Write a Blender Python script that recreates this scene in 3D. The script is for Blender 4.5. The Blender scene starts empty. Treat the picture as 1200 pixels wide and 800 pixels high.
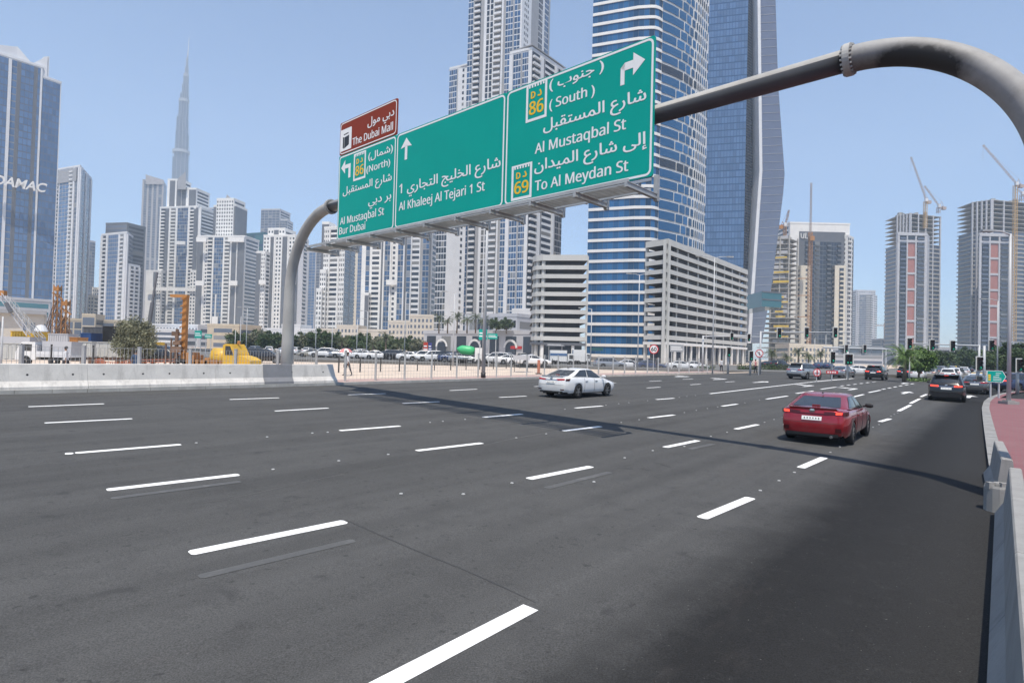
import bpy, bmesh, math, random
from math import sin, cos, pi, radians, sqrt, atan2, hypot
from mathutils import Vector, Matrix
random.seed(7)
SC = bpy.context.scene
COL = SC.collection

# ------------------------------------------------------------------ camera, sky, sun, exposure
F_PX, CAM_H, HORIZON, ROLL = 690.0, 2.35, 413.0, 0.026      # for a 1200 x 800 frame
PITCH = atan2(HORIZON - 400.0, F_PX)
cam_d = bpy.data.cameras.new('camera'); cam = bpy.data.objects.new('camera', cam_d); COL.objects.link(cam)
cam_d.sensor_width = 36.0; cam_d.lens = F_PX / 1200.0 * 36.0
cam_d.clip_start = 0.1; cam_d.clip_end = 12000.0
cam.location = (0, 0, CAM_H)
cam.rotation_euler = (Matrix.Rotation(pi / 2 + PITCH, 4, 'X') @ Matrix.Rotation(ROLL, 4, 'Z')).to_euler()
SC.camera = cam

SUN_DIR = Vector((0.0, -0.425, 1.0)).normalized()              # towards the sun: behind the camera, high
w = bpy.data.worlds.new('World'); SC.world = w; w.use_nodes = True
nt = w.node_tree; nt.nodes.clear()
sky = nt.nodes.new('ShaderNodeTexSky'); sky.sky_type = 'NISHITA'; sky.sun_disc = False
sky.sun_elevation = math.asin(SUN_DIR.z); sky.sun_rotation = atan2(SUN_DIR.x, SUN_DIR.y)
sky.altitude = 0.0; sky.air_density = 1.0; sky.dust_density = 0.8; sky.ozone_density = 6.0
bg = nt.nodes.new('ShaderNodeBackground'); bg.inputs['Strength'].default_value = 0.135
wo = nt.nodes.new('ShaderNodeOutputWorld')
nt.links.new(sky.outputs[0], bg.inputs[0]); nt.links.new(bg.outputs[0], wo.inputs[0])
sun_d = bpy.data.lights.new('sun', 'SUN'); sun_d.energy = 5.0; sun_d.angle = radians(0.55); sun_d.color = (1.0, 0.92, 0.80)
sun = bpy.data.objects.new('sun', sun_d); COL.objects.link(sun)
sun.rotation_euler = (-SUN_DIR).to_track_quat('-Z', 'Y').to_euler(); sun.location = (0, -60, 150)
vs = SC.view_settings; vs.view_transform = 'Standard'; vs.look = 'None'; vs.exposure = 0.36; vs.gamma = 1.0
vs.use_curve_mapping = False
SC.cycles.use_denoising = True; SC.cycles.max_bounces = 6; SC.cycles.volume_bounces = 1
SC.cycles.diffuse_bounces = 3; SC.cycles.glossy_bounces = 3; SC.cycles.transparent_max_bounces = 12
SC.cycles.caustics_reflective = False; SC.cycles.caustics_refractive = False

# ------------------------------------------------------------------ the lie of the land
TH = radians(40.0); DX, DY = sin(TH), cos(TH); NX, NY = cos(TH), -sin(TH)   # along the road / across it (to the right)
TILT, N_LEFT = 0.022, -25.0                                     # the carriageway rises towards its left kerb
Z_LEFT = -N_LEFT * TILT; Z_LOT = 0.30; Z_BASE = 0.12
def mn(m, n): return (m * DX + n * NX, m * DY + n * NY)
def to_mn(x, y): return (x * DX + y * DY, x * NX + y * NY)
def zg(x, y): return TILT * min(max(0.0, -(x * NX + y * NY)), -N_LEFT)
def ray(px, py):
    u, v = (px - 600.0) / F_PX, (400.0 - py) / F_PX
    c, s = cos(ROLL), sin(ROLL)
    u, v = u * c - v * s, u * s + v * c
    cp, sp = cos(PITCH), sin(PITCH)
    return (u, cp - v * sp, sp + v * cp)
def G(px, py, dz=0.0):                                          # where a ray meets the ground
    d = ray(px, py); t = -CAM_H / d[2]
    for _ in range(60): t = 0.5 * t + 0.5 * (zg(d[0] * t, d[1] * t) + dz - CAM_H) / d[2]
    return Vector((d[0] * t, d[1] * t, zg(d[0] * t, d[1] * t) + dz))
def at(px, py, Y):                                              # the point of a ray at depth Y
    d = ray(px, py); t = Y / d[1]
    return Vector((d[0] * t, Y, CAM_H + d[2] * t))
def hy(px): return HORIZON + ROLL * (px - 600.0)
def ztop(px, py, Y): return at(px, py, Y).z

# ------------------------------------------------------------------ objects
def tag(o, label=None, cat=None, group=None, kind=None):
    if label: o['label'] = label
    if cat: o['category'] = cat
    if group: o['group'] = group
    if kind: o['kind'] = kind
    return o
def thing(name, label, cat, loc=(0, 0, 0), rz=0.0, group=None):
    o = bpy.data.objects.new(name, None); COL.objects.link(o)
    o.empty_display_size = 0.3; o.location = loc; o.rotation_euler = (0, 0, rz)
    return tag(o, label, cat, group)
def root_of(o):
    while o.parent: o = o.parent
    return o
def link(name, me, mat, parent=None):
    o = bpy.data.objects.new(name, me); COL.objects.link(o); o.parent = parent
    if mat is not None:
        for m in (mat if isinstance(mat, (list, tuple)) else [mat]): me.materials.append(m)
    return o
def copy_tree(o, parent=None):
    c = o.copy(); COL.objects.link(c); c.parent = parent
    for ch in o.children: copy_tree(ch, c)
    return c

class MB:                                                        # collects faces, links them as one mesh
    def __init__(s): s.v = []; s.f = []; s.mi = []; s.cur = 0; s.sm = []; s.smooth = False
    def add(s, vs, fs):
        b = len(s.v); s.v += [tuple(p) for p in vs]
        for f in fs: s.f.append([b + i for i in f]); s.mi.append(s.cur); s.sm.append(s.smooth)
    def quad(s, a, b, c, d): s.add((a, b, c, d), ((0, 1, 2, 3),))
    def box(s, x0, x1, y0, y1, z0, z1, M=None):
        P = [Vector((x, y, z)) for z in (z0, z1) for y in (y0, y1) for x in (x0, x1)]
        if M is not None: P = [M @ p for p in P]
        s.add(P, ((0, 2, 3, 1), (4, 5, 7, 6), (0, 1, 5, 4), (2, 6, 7, 3), (0, 4, 6, 2), (1, 3, 7, 5)))
    def obox(s, A, B, n, d0, d1, z0, z1):                        # box over the plan segment A-B, d0..d1 along the normal n
        e = (A[0] + n[0] * d0, A[1] + n[1] * d0), (B[0] + n[0] * d0, B[1] + n[1] * d0)
        g = (A[0] + n[0] * d1, A[1] + n[1] * d1), (B[0] + n[0] * d1, B[1] + n[1] * d1)
        P = [(*e[0], z0), (*e[1], z0), (*g[1], z0), (*g[0], z0), (*e[0], z1), (*e[1], z1), (*g[1], z1), (*g[0], z1)]
        s.add(P, ((0, 1, 2, 3), (4, 7, 6, 5), (0, 4, 5, 1), (1, 5, 6, 2), (2, 6, 7, 3), (3, 7, 4, 0)))
    def prism(s, poly, z0, z1, top=True, bottom=False):
        n = len(poly)
        s.add([(p[0], p[1], z0) for p in poly] + [(p[0], p[1], z1) for p in poly],
              [(i, (i + 1) % n, n + (i + 1) % n, n + i) for i in range(n)] +
              ([tuple(range(n, 2 * n))] if top else []) + ([tuple(range(n - 1, -1, -1))] if bottom else []))
    def tube(s, pts, r, seg=10, caps=True):
        pts = [Vector(p) for p in pts]; n = len(pts)
        rs = r if isinstance(r, (list, tuple)) else [r] * n
        up = None; V = []
        for i, p in enumerate(pts):
            t = (pts[min(i + 1, n - 1)] - pts[max(i - 1, 0)]).normalized()
            if up is None:
                up = Vector((0, 0, 1)) if abs(t.z) < 0.9 else Vector((1, 0, 0))
            a = (up - t * up.dot(t)).normalized(); up = a; b = t.cross(a)
            V += [p + (a * cos(2 * pi * k / seg) + b * sin(2 * pi * k / seg)) * rs[i] for k in range(seg)]
        Fc = [(i * seg + k, (i + 1) * seg + k, (i + 1) * seg + (k + 1) % seg, i * seg + (k + 1) % seg)
              for i in range(n - 1) for k in range(seg)]
        if caps: Fc += [tuple(range(seg)), tuple((n - 1) * seg + k for k in range(seg - 1, -1, -1))]
        s.add(V, Fc)
    def bar(s, a, b, wd, ht=None):                               # square bar from a to b
        a, b = Vector(a), Vector(b); t = (b - a).normalized(); ht = ht or wd
        x = t.cross(Vector((0, 0, 1)))
        x = Vector((1, 0, 0)) if x.length < 1e-4 else x.normalized()
        y = x.cross(t).normalized()
        P = [p + x * (wd / 2 * i) + y * (ht / 2 * j) for p in (a, b) for j in (-1, 1) for i in (-1, 1)]
        s.add(P, ((0, 2, 3, 1), (4, 5, 7, 6), (0, 1, 5, 4), (2, 6, 7, 3), (0, 4, 6, 2), (1, 3, 7, 5)))
    def lathe(s, prof, seg=16, M=None):                          # profile (r, z) spun about Z
        V = [Vector((r * cos(2 * pi * k / seg), r * sin(2 * pi * k / seg), z)) for r, z in prof for k in range(seg)]
        if M is not None: V = [M @ p for p in V]
        s.add(V, [(i * seg + k, i * seg + (k + 1) % seg, (i + 1) * seg + (k + 1) % seg, (i + 1) * seg + k)
                  for i in range(len(prof) - 1) for k in range(seg)])
    def grid(s, rows, closed=False):                             # rows of points
        m = len(rows[0]); V = [p for r in rows for p in r]
        s.add(V, [(i * m + k, i * m + (k + 1) % m, (i + 1) * m + (k + 1) % m, (i + 1) * m + k)
                  for i in range(len(rows) - 1) for k in range(m if closed else m - 1)])
    def mesh(s, name, off=(0, 0, 0)):
        me = bpy.data.meshes.new(name)
        me.from_pydata([(p[0] - off[0], p[1] - off[1], p[2] - off[2]) for p in s.v], [], s.f)
        if any(s.mi): me.polygons.foreach_set('material_index', s.mi)
        if any(s.sm): me.polygons.foreach_set('use_smooth', s.sm)
        me.update(); return me
    def build(s, name, mat, parent=None, world=True, fix=False, kind=None):
        if not s.f: return None
        off = root_of(parent).location if (parent is not None and world) else (0, 0, 0)
        me = s.mesh(name, off)
        if fix:
            bm = bmesh.new(); bm.from_mesh(me); bmesh.ops.remove_doubles(bm, verts=bm.verts, dist=1e-4)
            bmesh.ops.recalc_face_normals(bm, faces=bm.faces); bm.to_mesh(me); bm.free()
        o = link(name, me, mat, parent)
        if kind: o['kind'] = kind
        return o

# ------------------------------------------------------------------ materials
def new_mat(name):
    m = bpy.data.materials.new(name); m.use_nodes = True
    t = m.node_tree; b = t.nodes['Principled BSDF']; return m, t, b
def node(t, kind, **kw):
    n = t.nodes.new(kind)
    for k, v in kw.items(): setattr(n, k, v)
    return n
def mixc(t, fac, a, b, blend='MIX'):
    n = node(t, 'ShaderNodeMix', data_type='RGBA', blend_type=blend)
    for sock, v in ((n.inputs[0], fac), (n.inputs[6], a), (n.inputs[7], b)):
        if isinstance(v, bpy.types.NodeSocket): t.links.new(v, sock)
        elif isinstance(v, (int, float)): sock.default_value = v
        else: sock.default_value = (*v[:3], 1)
    return n.outputs[2]
def math_(t, op, a, b=0.0, clamp=False):
    n = node(t, 'ShaderNodeMath', operation=op, use_clamp=clamp)
    for sock, v in ((n.inputs[0], a), (n.inputs[1], b)):
        if isinstance(v, bpy.types.NodeSocket): t.links.new(v, sock)
        else: sock.default_value = v
    return n.outputs[0]
def noise(t, scale, detail=4, rough=0.55, vec=None, stretch=None):
    n = node(t, 'ShaderNodeTexNoise'); n.inputs['Scale'].default_value = scale
    n.inputs['Detail'].default_value = detail; n.inputs['Roughness'].default_value = rough
    if vec is None:
        tc = node(t, 'ShaderNodeTexCoord'); vec = tc.outputs['Object']
    if stretch:
        mp = node(t, 'ShaderNodeMapping'); mp.inputs['Scale'].default_value = stretch
        t.links.new(vec, mp.inputs['Vector']); vec = mp.outputs[0]
    t.links.new(vec, n.inputs['Vector']); return n.outputs['Fac']
def ramp(t, fac, lo, hi, a=0.0, b=1.0):
    n = node(t, 'ShaderNodeMapRange', clamp=True); t.links.new(fac, n.inputs[0])
    for i, v in enumerate((lo, hi, a, b)): n.inputs[1 + i].default_value = v
    return n.outputs[0]
def bump(t, b, h, strength=0.3, dist=0.01):
    n = node(t, 'ShaderNodeBump'); n.inputs['Strength'].default_value = strength; n.inputs['Distance'].default_value = dist
    t.links.new(h, n.inputs['Height']); t.links.new(n.outputs[0], b.inputs['Normal'])
def pm(name, col, rough=0.6, var=0.12, scale=2.0, metal=0.0, spec=0.5, bmp=0.0, dirt=0.0, stretch=None, coat=0.0, island=0.0):
    m, t, b = new_mat(name)
    f = noise(t, scale, 5, stretch=stretch)
    c = mixc(t, ramp(t, f, 0.3, 0.7), [x * (1 - var) for x in col], [min(1, x * (1 + var)) for x in col])
    if dirt:
        d = ramp(t, noise(t, scale * 0.37, 6, 0.7, stretch=(1, 1, 0.15)), 0.5, 0.75, 0, dirt)
        c = mixc(t, d, c, (0.16, 0.14, 0.12))
    if island:
        g = node(t, 'ShaderNodeNewGeometry')
        c = mixc(t, 1.0, c, mixc(t, g.outputs['Random Per Island'], [1 - island] * 3, [1 + island] * 3), 'MULTIPLY')
    t.links.new(c, b.inputs['Base Color'])
    b.inputs['Roughness'].default_value = rough; b.inputs['Metallic'].default_value = metal
    b.inputs['Specular IOR Level'].default_value = spec; b.inputs['Coat Weight'].default_value = coat
    b.inputs['Coat Roughness'].default_value = 0.04
    if bmp: bump(t, b, noise(t, scale * 9, 4), bmp, 0.02)
    return m
def glass(name, col, rough=0.1, var=0.35, spec=0.5, metal=0.0, blinds=0.0):    # opaque tinted facade glass, each pane a little different
    m, t, b = new_mat(name)
    g = node(t, 'ShaderNodeNewGeometry')
    c = mixc(t, g.outputs['Random Per Island'], [x * (1 - var) for x in col], [min(1, x * (1 + var)) for x in col])
    if blinds:                                                     # a few panes with pale curtains drawn
        r2 = math_(t, 'FRACT', math_(t, 'MULTIPLY', g.outputs['Random Per Island'], 37.3)); c = mixc(t, ramp(t, r2, 1 - blinds - .01, 1 - blinds, 0, .55), c, (0.34, 0.33, 0.31))
    t.links.new(c, b.inputs['Base Color']); b.inputs['Roughness'].default_value = rough
    b.inputs['Specular IOR Level'].default_value = spec; b.inputs['Metallic'].default_value = metal
    bump(t, b, noise(t, 0.35, 2), 0.08, 0.25)
    return m
def flat(name, col, rough=0.5, metal=0.0, emit=0.0, spec=0.5):
    m, t, b = new_mat(name); b.inputs['Base Color'].default_value = (*col, 1); b.inputs['Roughness'].default_value = rough
    b.inputs['Metallic'].default_value = metal; b.inputs['Specular IOR Level'].default_value = spec
    if emit: b.inputs['Emission Color'].default_value = (*col, 1); b.inputs['Emission Strength'].default_value = emit
    return m

M = {}
M['white'] = pm('white_render', (0.72, 0.71, 0.69), 0.7, 0.06, 0.2)
M['white2'] = pm('white_render_cool', (0.62, 0.63, 0.65), 0.65, 0.06, 0.2)
M['cream'] = pm('cream_render', (0.62, 0.56, 0.46), 0.7, 0.06, 0.2)
M['beige'] = pm('beige_stone', (0.50, 0.42, 0.31), 0.75, 0.1, 0.3)
M['grey'] = pm('grey_cladding', (0.30, 0.30, 0.31), 0.5, 0.08, 0.3)
M['warmg'] = pm('warm_grey_cladding', (0.33, 0.315, 0.32), 0.55, 0.08, 0.3)
M['dgrey'] = pm('dark_grey_cladding', (0.115, 0.12, 0.135), 0.45, 0.1, 0.3)
M['lgrey'] = pm('light_grey_cladding', (0.46, 0.46, 0.48), 0.5, 0.06, 0.3)
M['terra'] = pm('terracotta_panel', (0.36, 0.15, 0.125), 0.7, 0.06, 0.3)
M['conc'] = pm('raw_concrete', (0.36, 0.345, 0.32), 0.85, 0.15, 0.6, dirt=0.3)
M['glass_b'] = glass('blue_glass', (0.035, 0.085, 0.18), 0.07, 0.45, blinds=.10)
M['glass_d'] = glass('dark_glass', (0.025, 0.032, 0.048), 0.08, 0.5, blinds=.14)
M['glass_n'] = glass('navy_glass', (0.018, 0.028, 0.05), 0.1, 0.4)
M['glass_v'] = glass('violet_grey_glass', (0.10, 0.12, 0.165), 0.1, 0.3, blinds=.05)
M['glass_t'] = glass('teal_glass', (0.04, 0.13, 0.16), 0.08, 0.4)
M['glass_s'] = glass('sky_blue_glass', (0.085, 0.155, 0.29), 0.08, 0.16)
M['glass_k'] = glass('bright_blue_glass', (0.016, 0.08, 0.19), 0.06, 0.6)
M['black'] = flat('black', (0.012, 0.012, 0.013), 0.5)
M['galv'] = pm('galvanised_steel', (0.42, 0.42, 0.41), 0.5, 0.15, 3.0, metal=0.35, bmp=0.02)
M['pole'] = pm('painted_grey_pole', (0.45, 0.46, 0.47), 0.45, 0.06, 1.5)
# ------------------------------------------------------------------ ground, road, kerbs, paint
def mat_asphalt():
    m, t, b = new_mat('asphalt')
    tc = node(t, 'ShaderNodeTexCoord'); P = tc.outputs['Object']
    mp = node(t, 'ShaderNodeMapping'); mp.inputs['Rotation'].default_value = (0, 0, TH)   # x: across (n), y: along (m)
    t.links.new(P, mp.inputs['Vector']); Q = mp.outputs[0]
    sx = node(t, 'ShaderNodeSeparateXYZ'); t.links.new(Q, sx.inputs[0])
    big = noise(t, 0.16, 5, 0.6, P); streak = noise(t, 1.0, 4, 0.6, Q, (1.4, 0.05, 1)); mid = noise(t, 1.6, 6, 0.65, P)
    fine = noise(t, 75.0, 2, 0.8, P); speck = noise(t, 34.0, 2, 0.5, P)
    c = mixc(t, ramp(t, big, 0.3, 0.7), (0.053, 0.053, 0.0525), (0.070, 0.070, 0.069))
    c = mixc(t, ramp(t, streak, 0.35, 0.65, 0, 0.65), c, (0.088, 0.088, 0.087))
    c = mixc(t, ramp(t, mid, 0.5, 0.75, 0, 0.4), c, (0.036, 0.036, 0.037))
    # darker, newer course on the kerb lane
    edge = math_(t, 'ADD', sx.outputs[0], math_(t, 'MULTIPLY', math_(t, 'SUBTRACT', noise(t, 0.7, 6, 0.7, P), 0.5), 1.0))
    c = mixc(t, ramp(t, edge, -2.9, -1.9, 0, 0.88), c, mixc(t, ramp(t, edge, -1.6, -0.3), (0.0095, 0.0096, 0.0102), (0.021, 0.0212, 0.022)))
    # worn light drag marks beside the kerb
    dust = math_(t, 'MULTIPLY', ramp(t, edge, -1.5, -0.5), ramp(t, noise(t, 1.0, 5, 0.7, Q, (0.5, 3.5, 1)), 0.5, 0.72))
    c = mixc(t, math_(t, 'MULTIPLY', dust, 0.0), c, (0.13, 0.125, 0.115))
    c = mixc(t, ramp(t, noise(t, 9.0, 2, 0.5, P), 0.66, 0.74, 0, 0.55), c, (0.026, 0.026, 0.027))
    c = mixc(t, ramp(t, noise(t, 5.0, 6, 0.75, P), 0.56, 0.72, 0, 0.13), c, (0.095, 0.094, 0.092))
    # oil drips down the middle of lanes, light grit
    c = mixc(t, ramp(t, noise(t, 2.7, 3, 0.5, P), 0.64, 0.74, 0, 0.4), c, (0.026, 0.026, 0.028))
    c = mixc(t, ramp(t, noise(t, 0.55, 6, 0.7, Q, (1, 0.25, 1)), 0.6, 0.8, 0, 0.4), c, (0.085, 0.072, 0.066))
    g_ = ramp(t, fine, 0.3, 0.7, 0.6, 1.5); cm = node(t, 'ShaderNodeCombineXYZ'); [t.links.new(g_, cm.inputs[i]) for i in range(3)]
    c = mixc(t, 1.0, c, cm.outputs[0], 'MULTIPLY')
    c = mixc(t, ramp(t, speck, 0.73, 0.77, 0, 0.7), c, (0.16, 0.155, 0.15))
    t.links.new(c, b.inputs['Base Color']); b.inputs['Roughness'].default_value = 0.88; b.inputs['Specular IOR Level'].default_value = 0.2
    h = math_(t, 'ADD', fine, math_(t, 'MULTIPLY', mid, 0.6)); bump(t, b, h, 0.5, 0.012)
    return m
def mat_paint(name, lo, hi, col=(0.84, 0.84, 0.825)):
    m, t, b = new_mat(name)
    tc = node(t, 'ShaderNodeTexCoord'); P = tc.outputs['Object']
    f = ramp(t, noise(t, 28.0, 5, 0.75, P), lo, hi)
    c = mixc(t, f, col, (0.075, 0.075, 0.075))
    c = mixc(t, ramp(t, noise(t, 3.0, 5, 0.7, P), 0.5, 0.8, 0, 0.3), c, (0.35, 0.34, 0.32))
    t.links.new(c, b.inputs['Base Color']); b.inputs['Roughness'].default_value = 0.7
    bump(t, b, noise(t, 70.0, 3, 0.6, P), 0.3, 0.006)
    return m
def mat_pavers(name, c1, c2, joint, sx_, sy_):
    m, t, b = new_mat(name)
    tc = node(t, 'ShaderNodeTexCoord')
    mp = node(t, 'ShaderNodeMapping'); mp.inputs['Rotation'].default_value = (0, 0, TH); t.links.new(tc.outputs['Object'], mp.inputs[0])
    br = node(t, 'ShaderNodeTexBrick'); t.links.new(mp.outputs[0], br.inputs[0])
    br.inputs['Color1'].default_value = (*c1, 1); br.inputs['Color2'].default_value = (*c2, 1); br.inputs['Mortar'].default_value = (*joint, 1)
    br.inputs['Scale'].default_value = 1.0; br.inputs['Brick Width'].default_value = sx_; br.inputs['Row Height'].default_value = sy_
    br.inputs['Mortar Size'].default_value = 0.008
    c = mixc(t, ramp(t, noise(t, 0.8, 6, 0.7), 0.4, 0.75, 0, 0.3), br.outputs[0], (0.24, 0.165, 0.155))
    t.links.new(c, b.inputs['Base Color']); b.inputs['Roughness'].default_value = 0.85
    bump(t, b, br.outputs['Fac'], -0.4, 0.006)
    return m
M['asphalt'] = mat_asphalt()
M['paint'] = mat_paint('road_paint', 0.66, 0.8)
M['paint_worn'] = mat_paint('worn_road_paint', 0.38, 0.60, (0.092, 0.092, 0.09))
M['paver_red'] = mat_pavers('red_block_paving', (0.225, 0.082, 0.09), (0.195, 0.07, 0.078), (0.17, 0.105, 0.105), 0.22, 0.11)
M['paver_pink'] = mat_pavers('pink_block_paving', (0.47, 0.33, 0.29), (0.42, 0.29, 0.26), (0.35, 0.28, 0.25), 0.22, 0.11)
M['kerb'] = pm('kerb_concrete', (0.40, 0.39, 0.365), 0.85, 0.15, 2.0, dirt=0.45, bmp=0.1)
M['kerb_g'] = pm('grey_kerb', (0.25, 0.245, 0.235), 0.85, 0.18, 3.0, dirt=0.4, bmp=0.1)
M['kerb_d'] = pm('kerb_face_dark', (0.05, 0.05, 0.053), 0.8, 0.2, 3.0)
M['sand'] = pm('compacted_sand', (0.52, 0.42, 0.33), 0.95, 0.14, 0.25, bmp=0.3, dirt=0.25)
M['sand2'] = pm('site_sand', (0.56, 0.46, 0.37), 0.95, 0.16, 0.5, bmp=0.3)
def strip(name, nodes, ms, mat, dz=0.0, parent=None):
    b = MB(); rows = []
    for m_ in ms: rows.append([(*mn(m_, n_), z_ + dz) for n_, z_ in nodes])
    b.grid(rows); o = b.build(name, mat, parent); return o
MS = [-60, -20, 0, 20, 40, 60, 90, 140, 240, 500, 1000, 1700]
gr = strip('ground', [(-1900, Z_BASE), (-400, Z_BASE), (N_LEFT - 3.0, Z_BASE + .02), (N_LEFT - 2.6, Z_LEFT - .06), (N_LEFT - .3, Z_LEFT - .03), (0, -.06), (400, -.06), (900, -.06)], [-400, -150] + MS, M['sand']); gr['kind'] = 'structure'
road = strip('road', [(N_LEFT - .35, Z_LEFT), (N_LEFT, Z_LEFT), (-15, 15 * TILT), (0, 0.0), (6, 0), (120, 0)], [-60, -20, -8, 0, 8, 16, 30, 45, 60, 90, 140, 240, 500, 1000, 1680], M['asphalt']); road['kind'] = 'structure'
# the side street to the left beyond the fence and the car park behind the sand lot
side = strip('side_street', [(-420, Z_LEFT + .004), (N_LEFT - .345, Z_LEFT + .004), (N_LEFT - .345, Z_LEFT - .5), (-420, Z_LEFT - .5), (-420, Z_LEFT + .004)], [84, 118], M['asphalt']); side['kind'] = 'structure'
lot = MB(); lot.prism([(-75, 82, ), (75, 82), (110, 150), (-160, 150)], Z_BASE - .1, Z_LEFT + .10)
lot = lot.build('car_park_ground', pm('pale_asphalt', (0.13, 0.127, 0.12), 0.9, 0.15, 0.4)); lot['kind'] = 'structure'

# left kerb: stones, a narrow pink pavement behind, sand beyond
LK = [G(*p) for p in ((-140, 465.5), (0, 462), (100, 460), (200, 457.3), (300, 455), (390, 452), (500, 447.7), (600, 443.7), (750, 438.3), (830, 435.6))]
LK = [Vector((*mn(to_mn(p.x, p.y)[0], N_LEFT + (to_mn(p.x, p.y)[1] - N_LEFT) * .35), 0)) for p in LK]
def resample(P, step):
    out = [P[0].copy()]; acc = 0.0
    for a, b in zip(P, P[1:]):
        L = (b - a).length; d = step - acc
        while d <= L: out.append(a.lerp(b, d / L)); d += step
        acc = (acc + L) % step if L >= step - acc else acc + L
    return out
lk = tag(thing('left_kerb', None, None), kind='structure')
lkp = resample(LK, 1.0)
rnd = random.Random(3)
for a, b in zip(lkp, lkp[1:]):
    e = (b - a).normalized(); nrm = (e.y, -e.x); q = MB(); z = zg(a.x, a.y)
    t_ = rnd.uniform(-.006, .006); bb = b - e * .012
    q.obox(a, bb, nrm, -0.16, 0.0 + t_, z - .05, z + .13 + t_ * .5); q.build('kerb_stone', M['kerb'], lk)
pv = MB(); r9 = [(p.x - NX * 2.42, p.y - NY * 2.42, Z_BASE - .1) for p in LK]; r0 = [(p.x - NX * .16, p.y - NY * .16, Z_LEFT + .125) for p in LK]; r1 = [(p.x - NX * 2.4, p.y - NY * 2.4, Z_LEFT + .125) for p in LK]
pv.grid([r9, r1, r0]); pv = pv.build('left_pavement', M['paver_pink']); pv['kind'] = 'structure'
sd = MB(); sd.prism([(p.x - NX * 2.44, p.y - NY * 2.44) for p in LK] + [mn(80, -45), mn(80, -62), (-76, 81.5), mn(-10, -75)], Z_BASE - .1, Z_LOT)
sd = sd.build('sand_lot', M['sand2']); sd['kind'] = 'structure'

# right kerb curve and the red pavement
RKP = [(1163, 640), (1161.5, 600), (1160, 572), (1158.5, 550), (1156, 530), (1153.5, 510), (1151.5, 492), (1150.5, 480), (1153, 472), (1159, 467), (1170, 463.2), (1186, 460.2), (1203, 459.2), (1240, 458.2)]
RK = [G(*p) for p in RKP]
RK = [Vector((*mn(13.6, -.10), 0))] + RK[3:]
rk = tag(thing('right_kerb', None, None), kind='structure')
def norm_pts(P):
    out = []
    for i, p in enumerate(P):
        e = (P[min(i + 1, len(P) - 1)] - P[max(i - 1, 0)]); e.z = 0; e.normalize(); out.append(Vector((e.y, -e.x, 0)))
    return out
rkp = resample([Vector((p.x, p.y, 0)) for p in RK], 0.9); rn = norm_pts(rkp)
for i in range(len(rkp) - 1):
    a, b = rkp[i], rkp[i + 1]; na, nb = rn[i], rn[i + 1]; g = (b - a).normalized() * .008; q = MB(); t_ = rnd.uniform(-.004, .004)
    P4 = [a + g, b - g, b - g + nb * .3, a + g + na * .3]
    z0, z1 = -.05, .135 + t_
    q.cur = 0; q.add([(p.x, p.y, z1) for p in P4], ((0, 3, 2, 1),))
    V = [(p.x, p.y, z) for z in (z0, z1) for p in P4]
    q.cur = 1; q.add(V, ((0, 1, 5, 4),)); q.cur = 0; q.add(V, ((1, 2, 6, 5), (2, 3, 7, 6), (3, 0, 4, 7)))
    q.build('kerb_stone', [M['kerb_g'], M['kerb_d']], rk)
pv = MB(); inner = [(p.x + n_.x * .3, p.y + n_.y * .3, .13) for p, n_ in zip(rkp, rn)]
outer = [(*mn(to_mn(p[0], p[1])[0], 14 if to_mn(p[0], p[1])[0] < 52 else to_mn(p[0], p[1])[1] + .3), .13) for p in inner]
inner = [(*mn(-4, .42), .13)] + inner; outer = [(*mn(-4, 14), .13)] + outer
pv.grid([inner, outer]); pv = pv.build('red_pavement', M['paver_red']); pv['kind'] = 'structure'

# painted dashes, read off the carriageway
DASH = dict(
 F=[(33,476.5,122,473),(269,468,327,466),(408,462.5,452,461),(527,457.5,559,455.8),(626,452.8,655,451.4),(700,449.4,722,448.4),(761,446.5,775,446),(800,444.3,812,443.8)],
 E=[(52,495.5,155,490.5),(322,481.5,385,478),(472,472.5,515,470.5),(585,465.5,617,464),(680,459.8,706,458.2),(758,454.5,774,453.5),(809,450.7,821,449.9),(850,447.6,861,446.9)],
 D=[(76,531.7,86,531),(88,530.7,212,520.7),(398,504.5,469,499),(566,488.8,612,485),(674,478,706,475.5),(769,468,790,466.5)],
 C=[(125,574,280,556),(488,528,565,519),(660,504.8,704,499.5),(760,489.5,790,486),(846,475.8,864,473.3),(898,467.5,923,463.8),(933,460.9,953,457.9),(962,455.9,980,453.4)],
 B=[(222,648,405,611),(619,561,693,546.5),(779,524,818,516),(862,502.7,888,497.3),(997,465.7,1012,462),(1018,459.8,1032,457)],
 A=[(822,607,880,583),(938,548,966,536),(1031,494,1043,490.5),(1053,481.5,1067,474.5),(1067,472.5,1078,467),(1079,464.8,1086,461.8)])
def paint_line(pa, pb, wd, mat, name='lane_dash', r=0.03, dz=.004):
    a, b = G(*pa), G(*pb); e = (b - a); e.z = 0; e.normalize(); nn = Vector((e.y, -e.x, 0)) * wd / 2; q = MB()
    P = [a - nn + e * r, a - nn * .6, a + nn * .6, a + nn + e * r, b + nn - e * r, b + nn * .6, b - nn * .6, b - nn - e * r]
    q.add([(p.x, p.y, zg(p.x, p.y) + dz) for p in P], (tuple(range(8)),)); return q.build(name, mat, road)
for k, L in DASH.items():
    for d in L: paint_line(d[:2], d[2:], .15 if k in 'EF' else .17, M['paint'])
a0, b0 = G(622, 711.5), G(822, 607); e0 = (a0 - b0).normalized()
def g2(p): return Vector((p.x, p.y, zg(p.x, p.y)))
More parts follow.
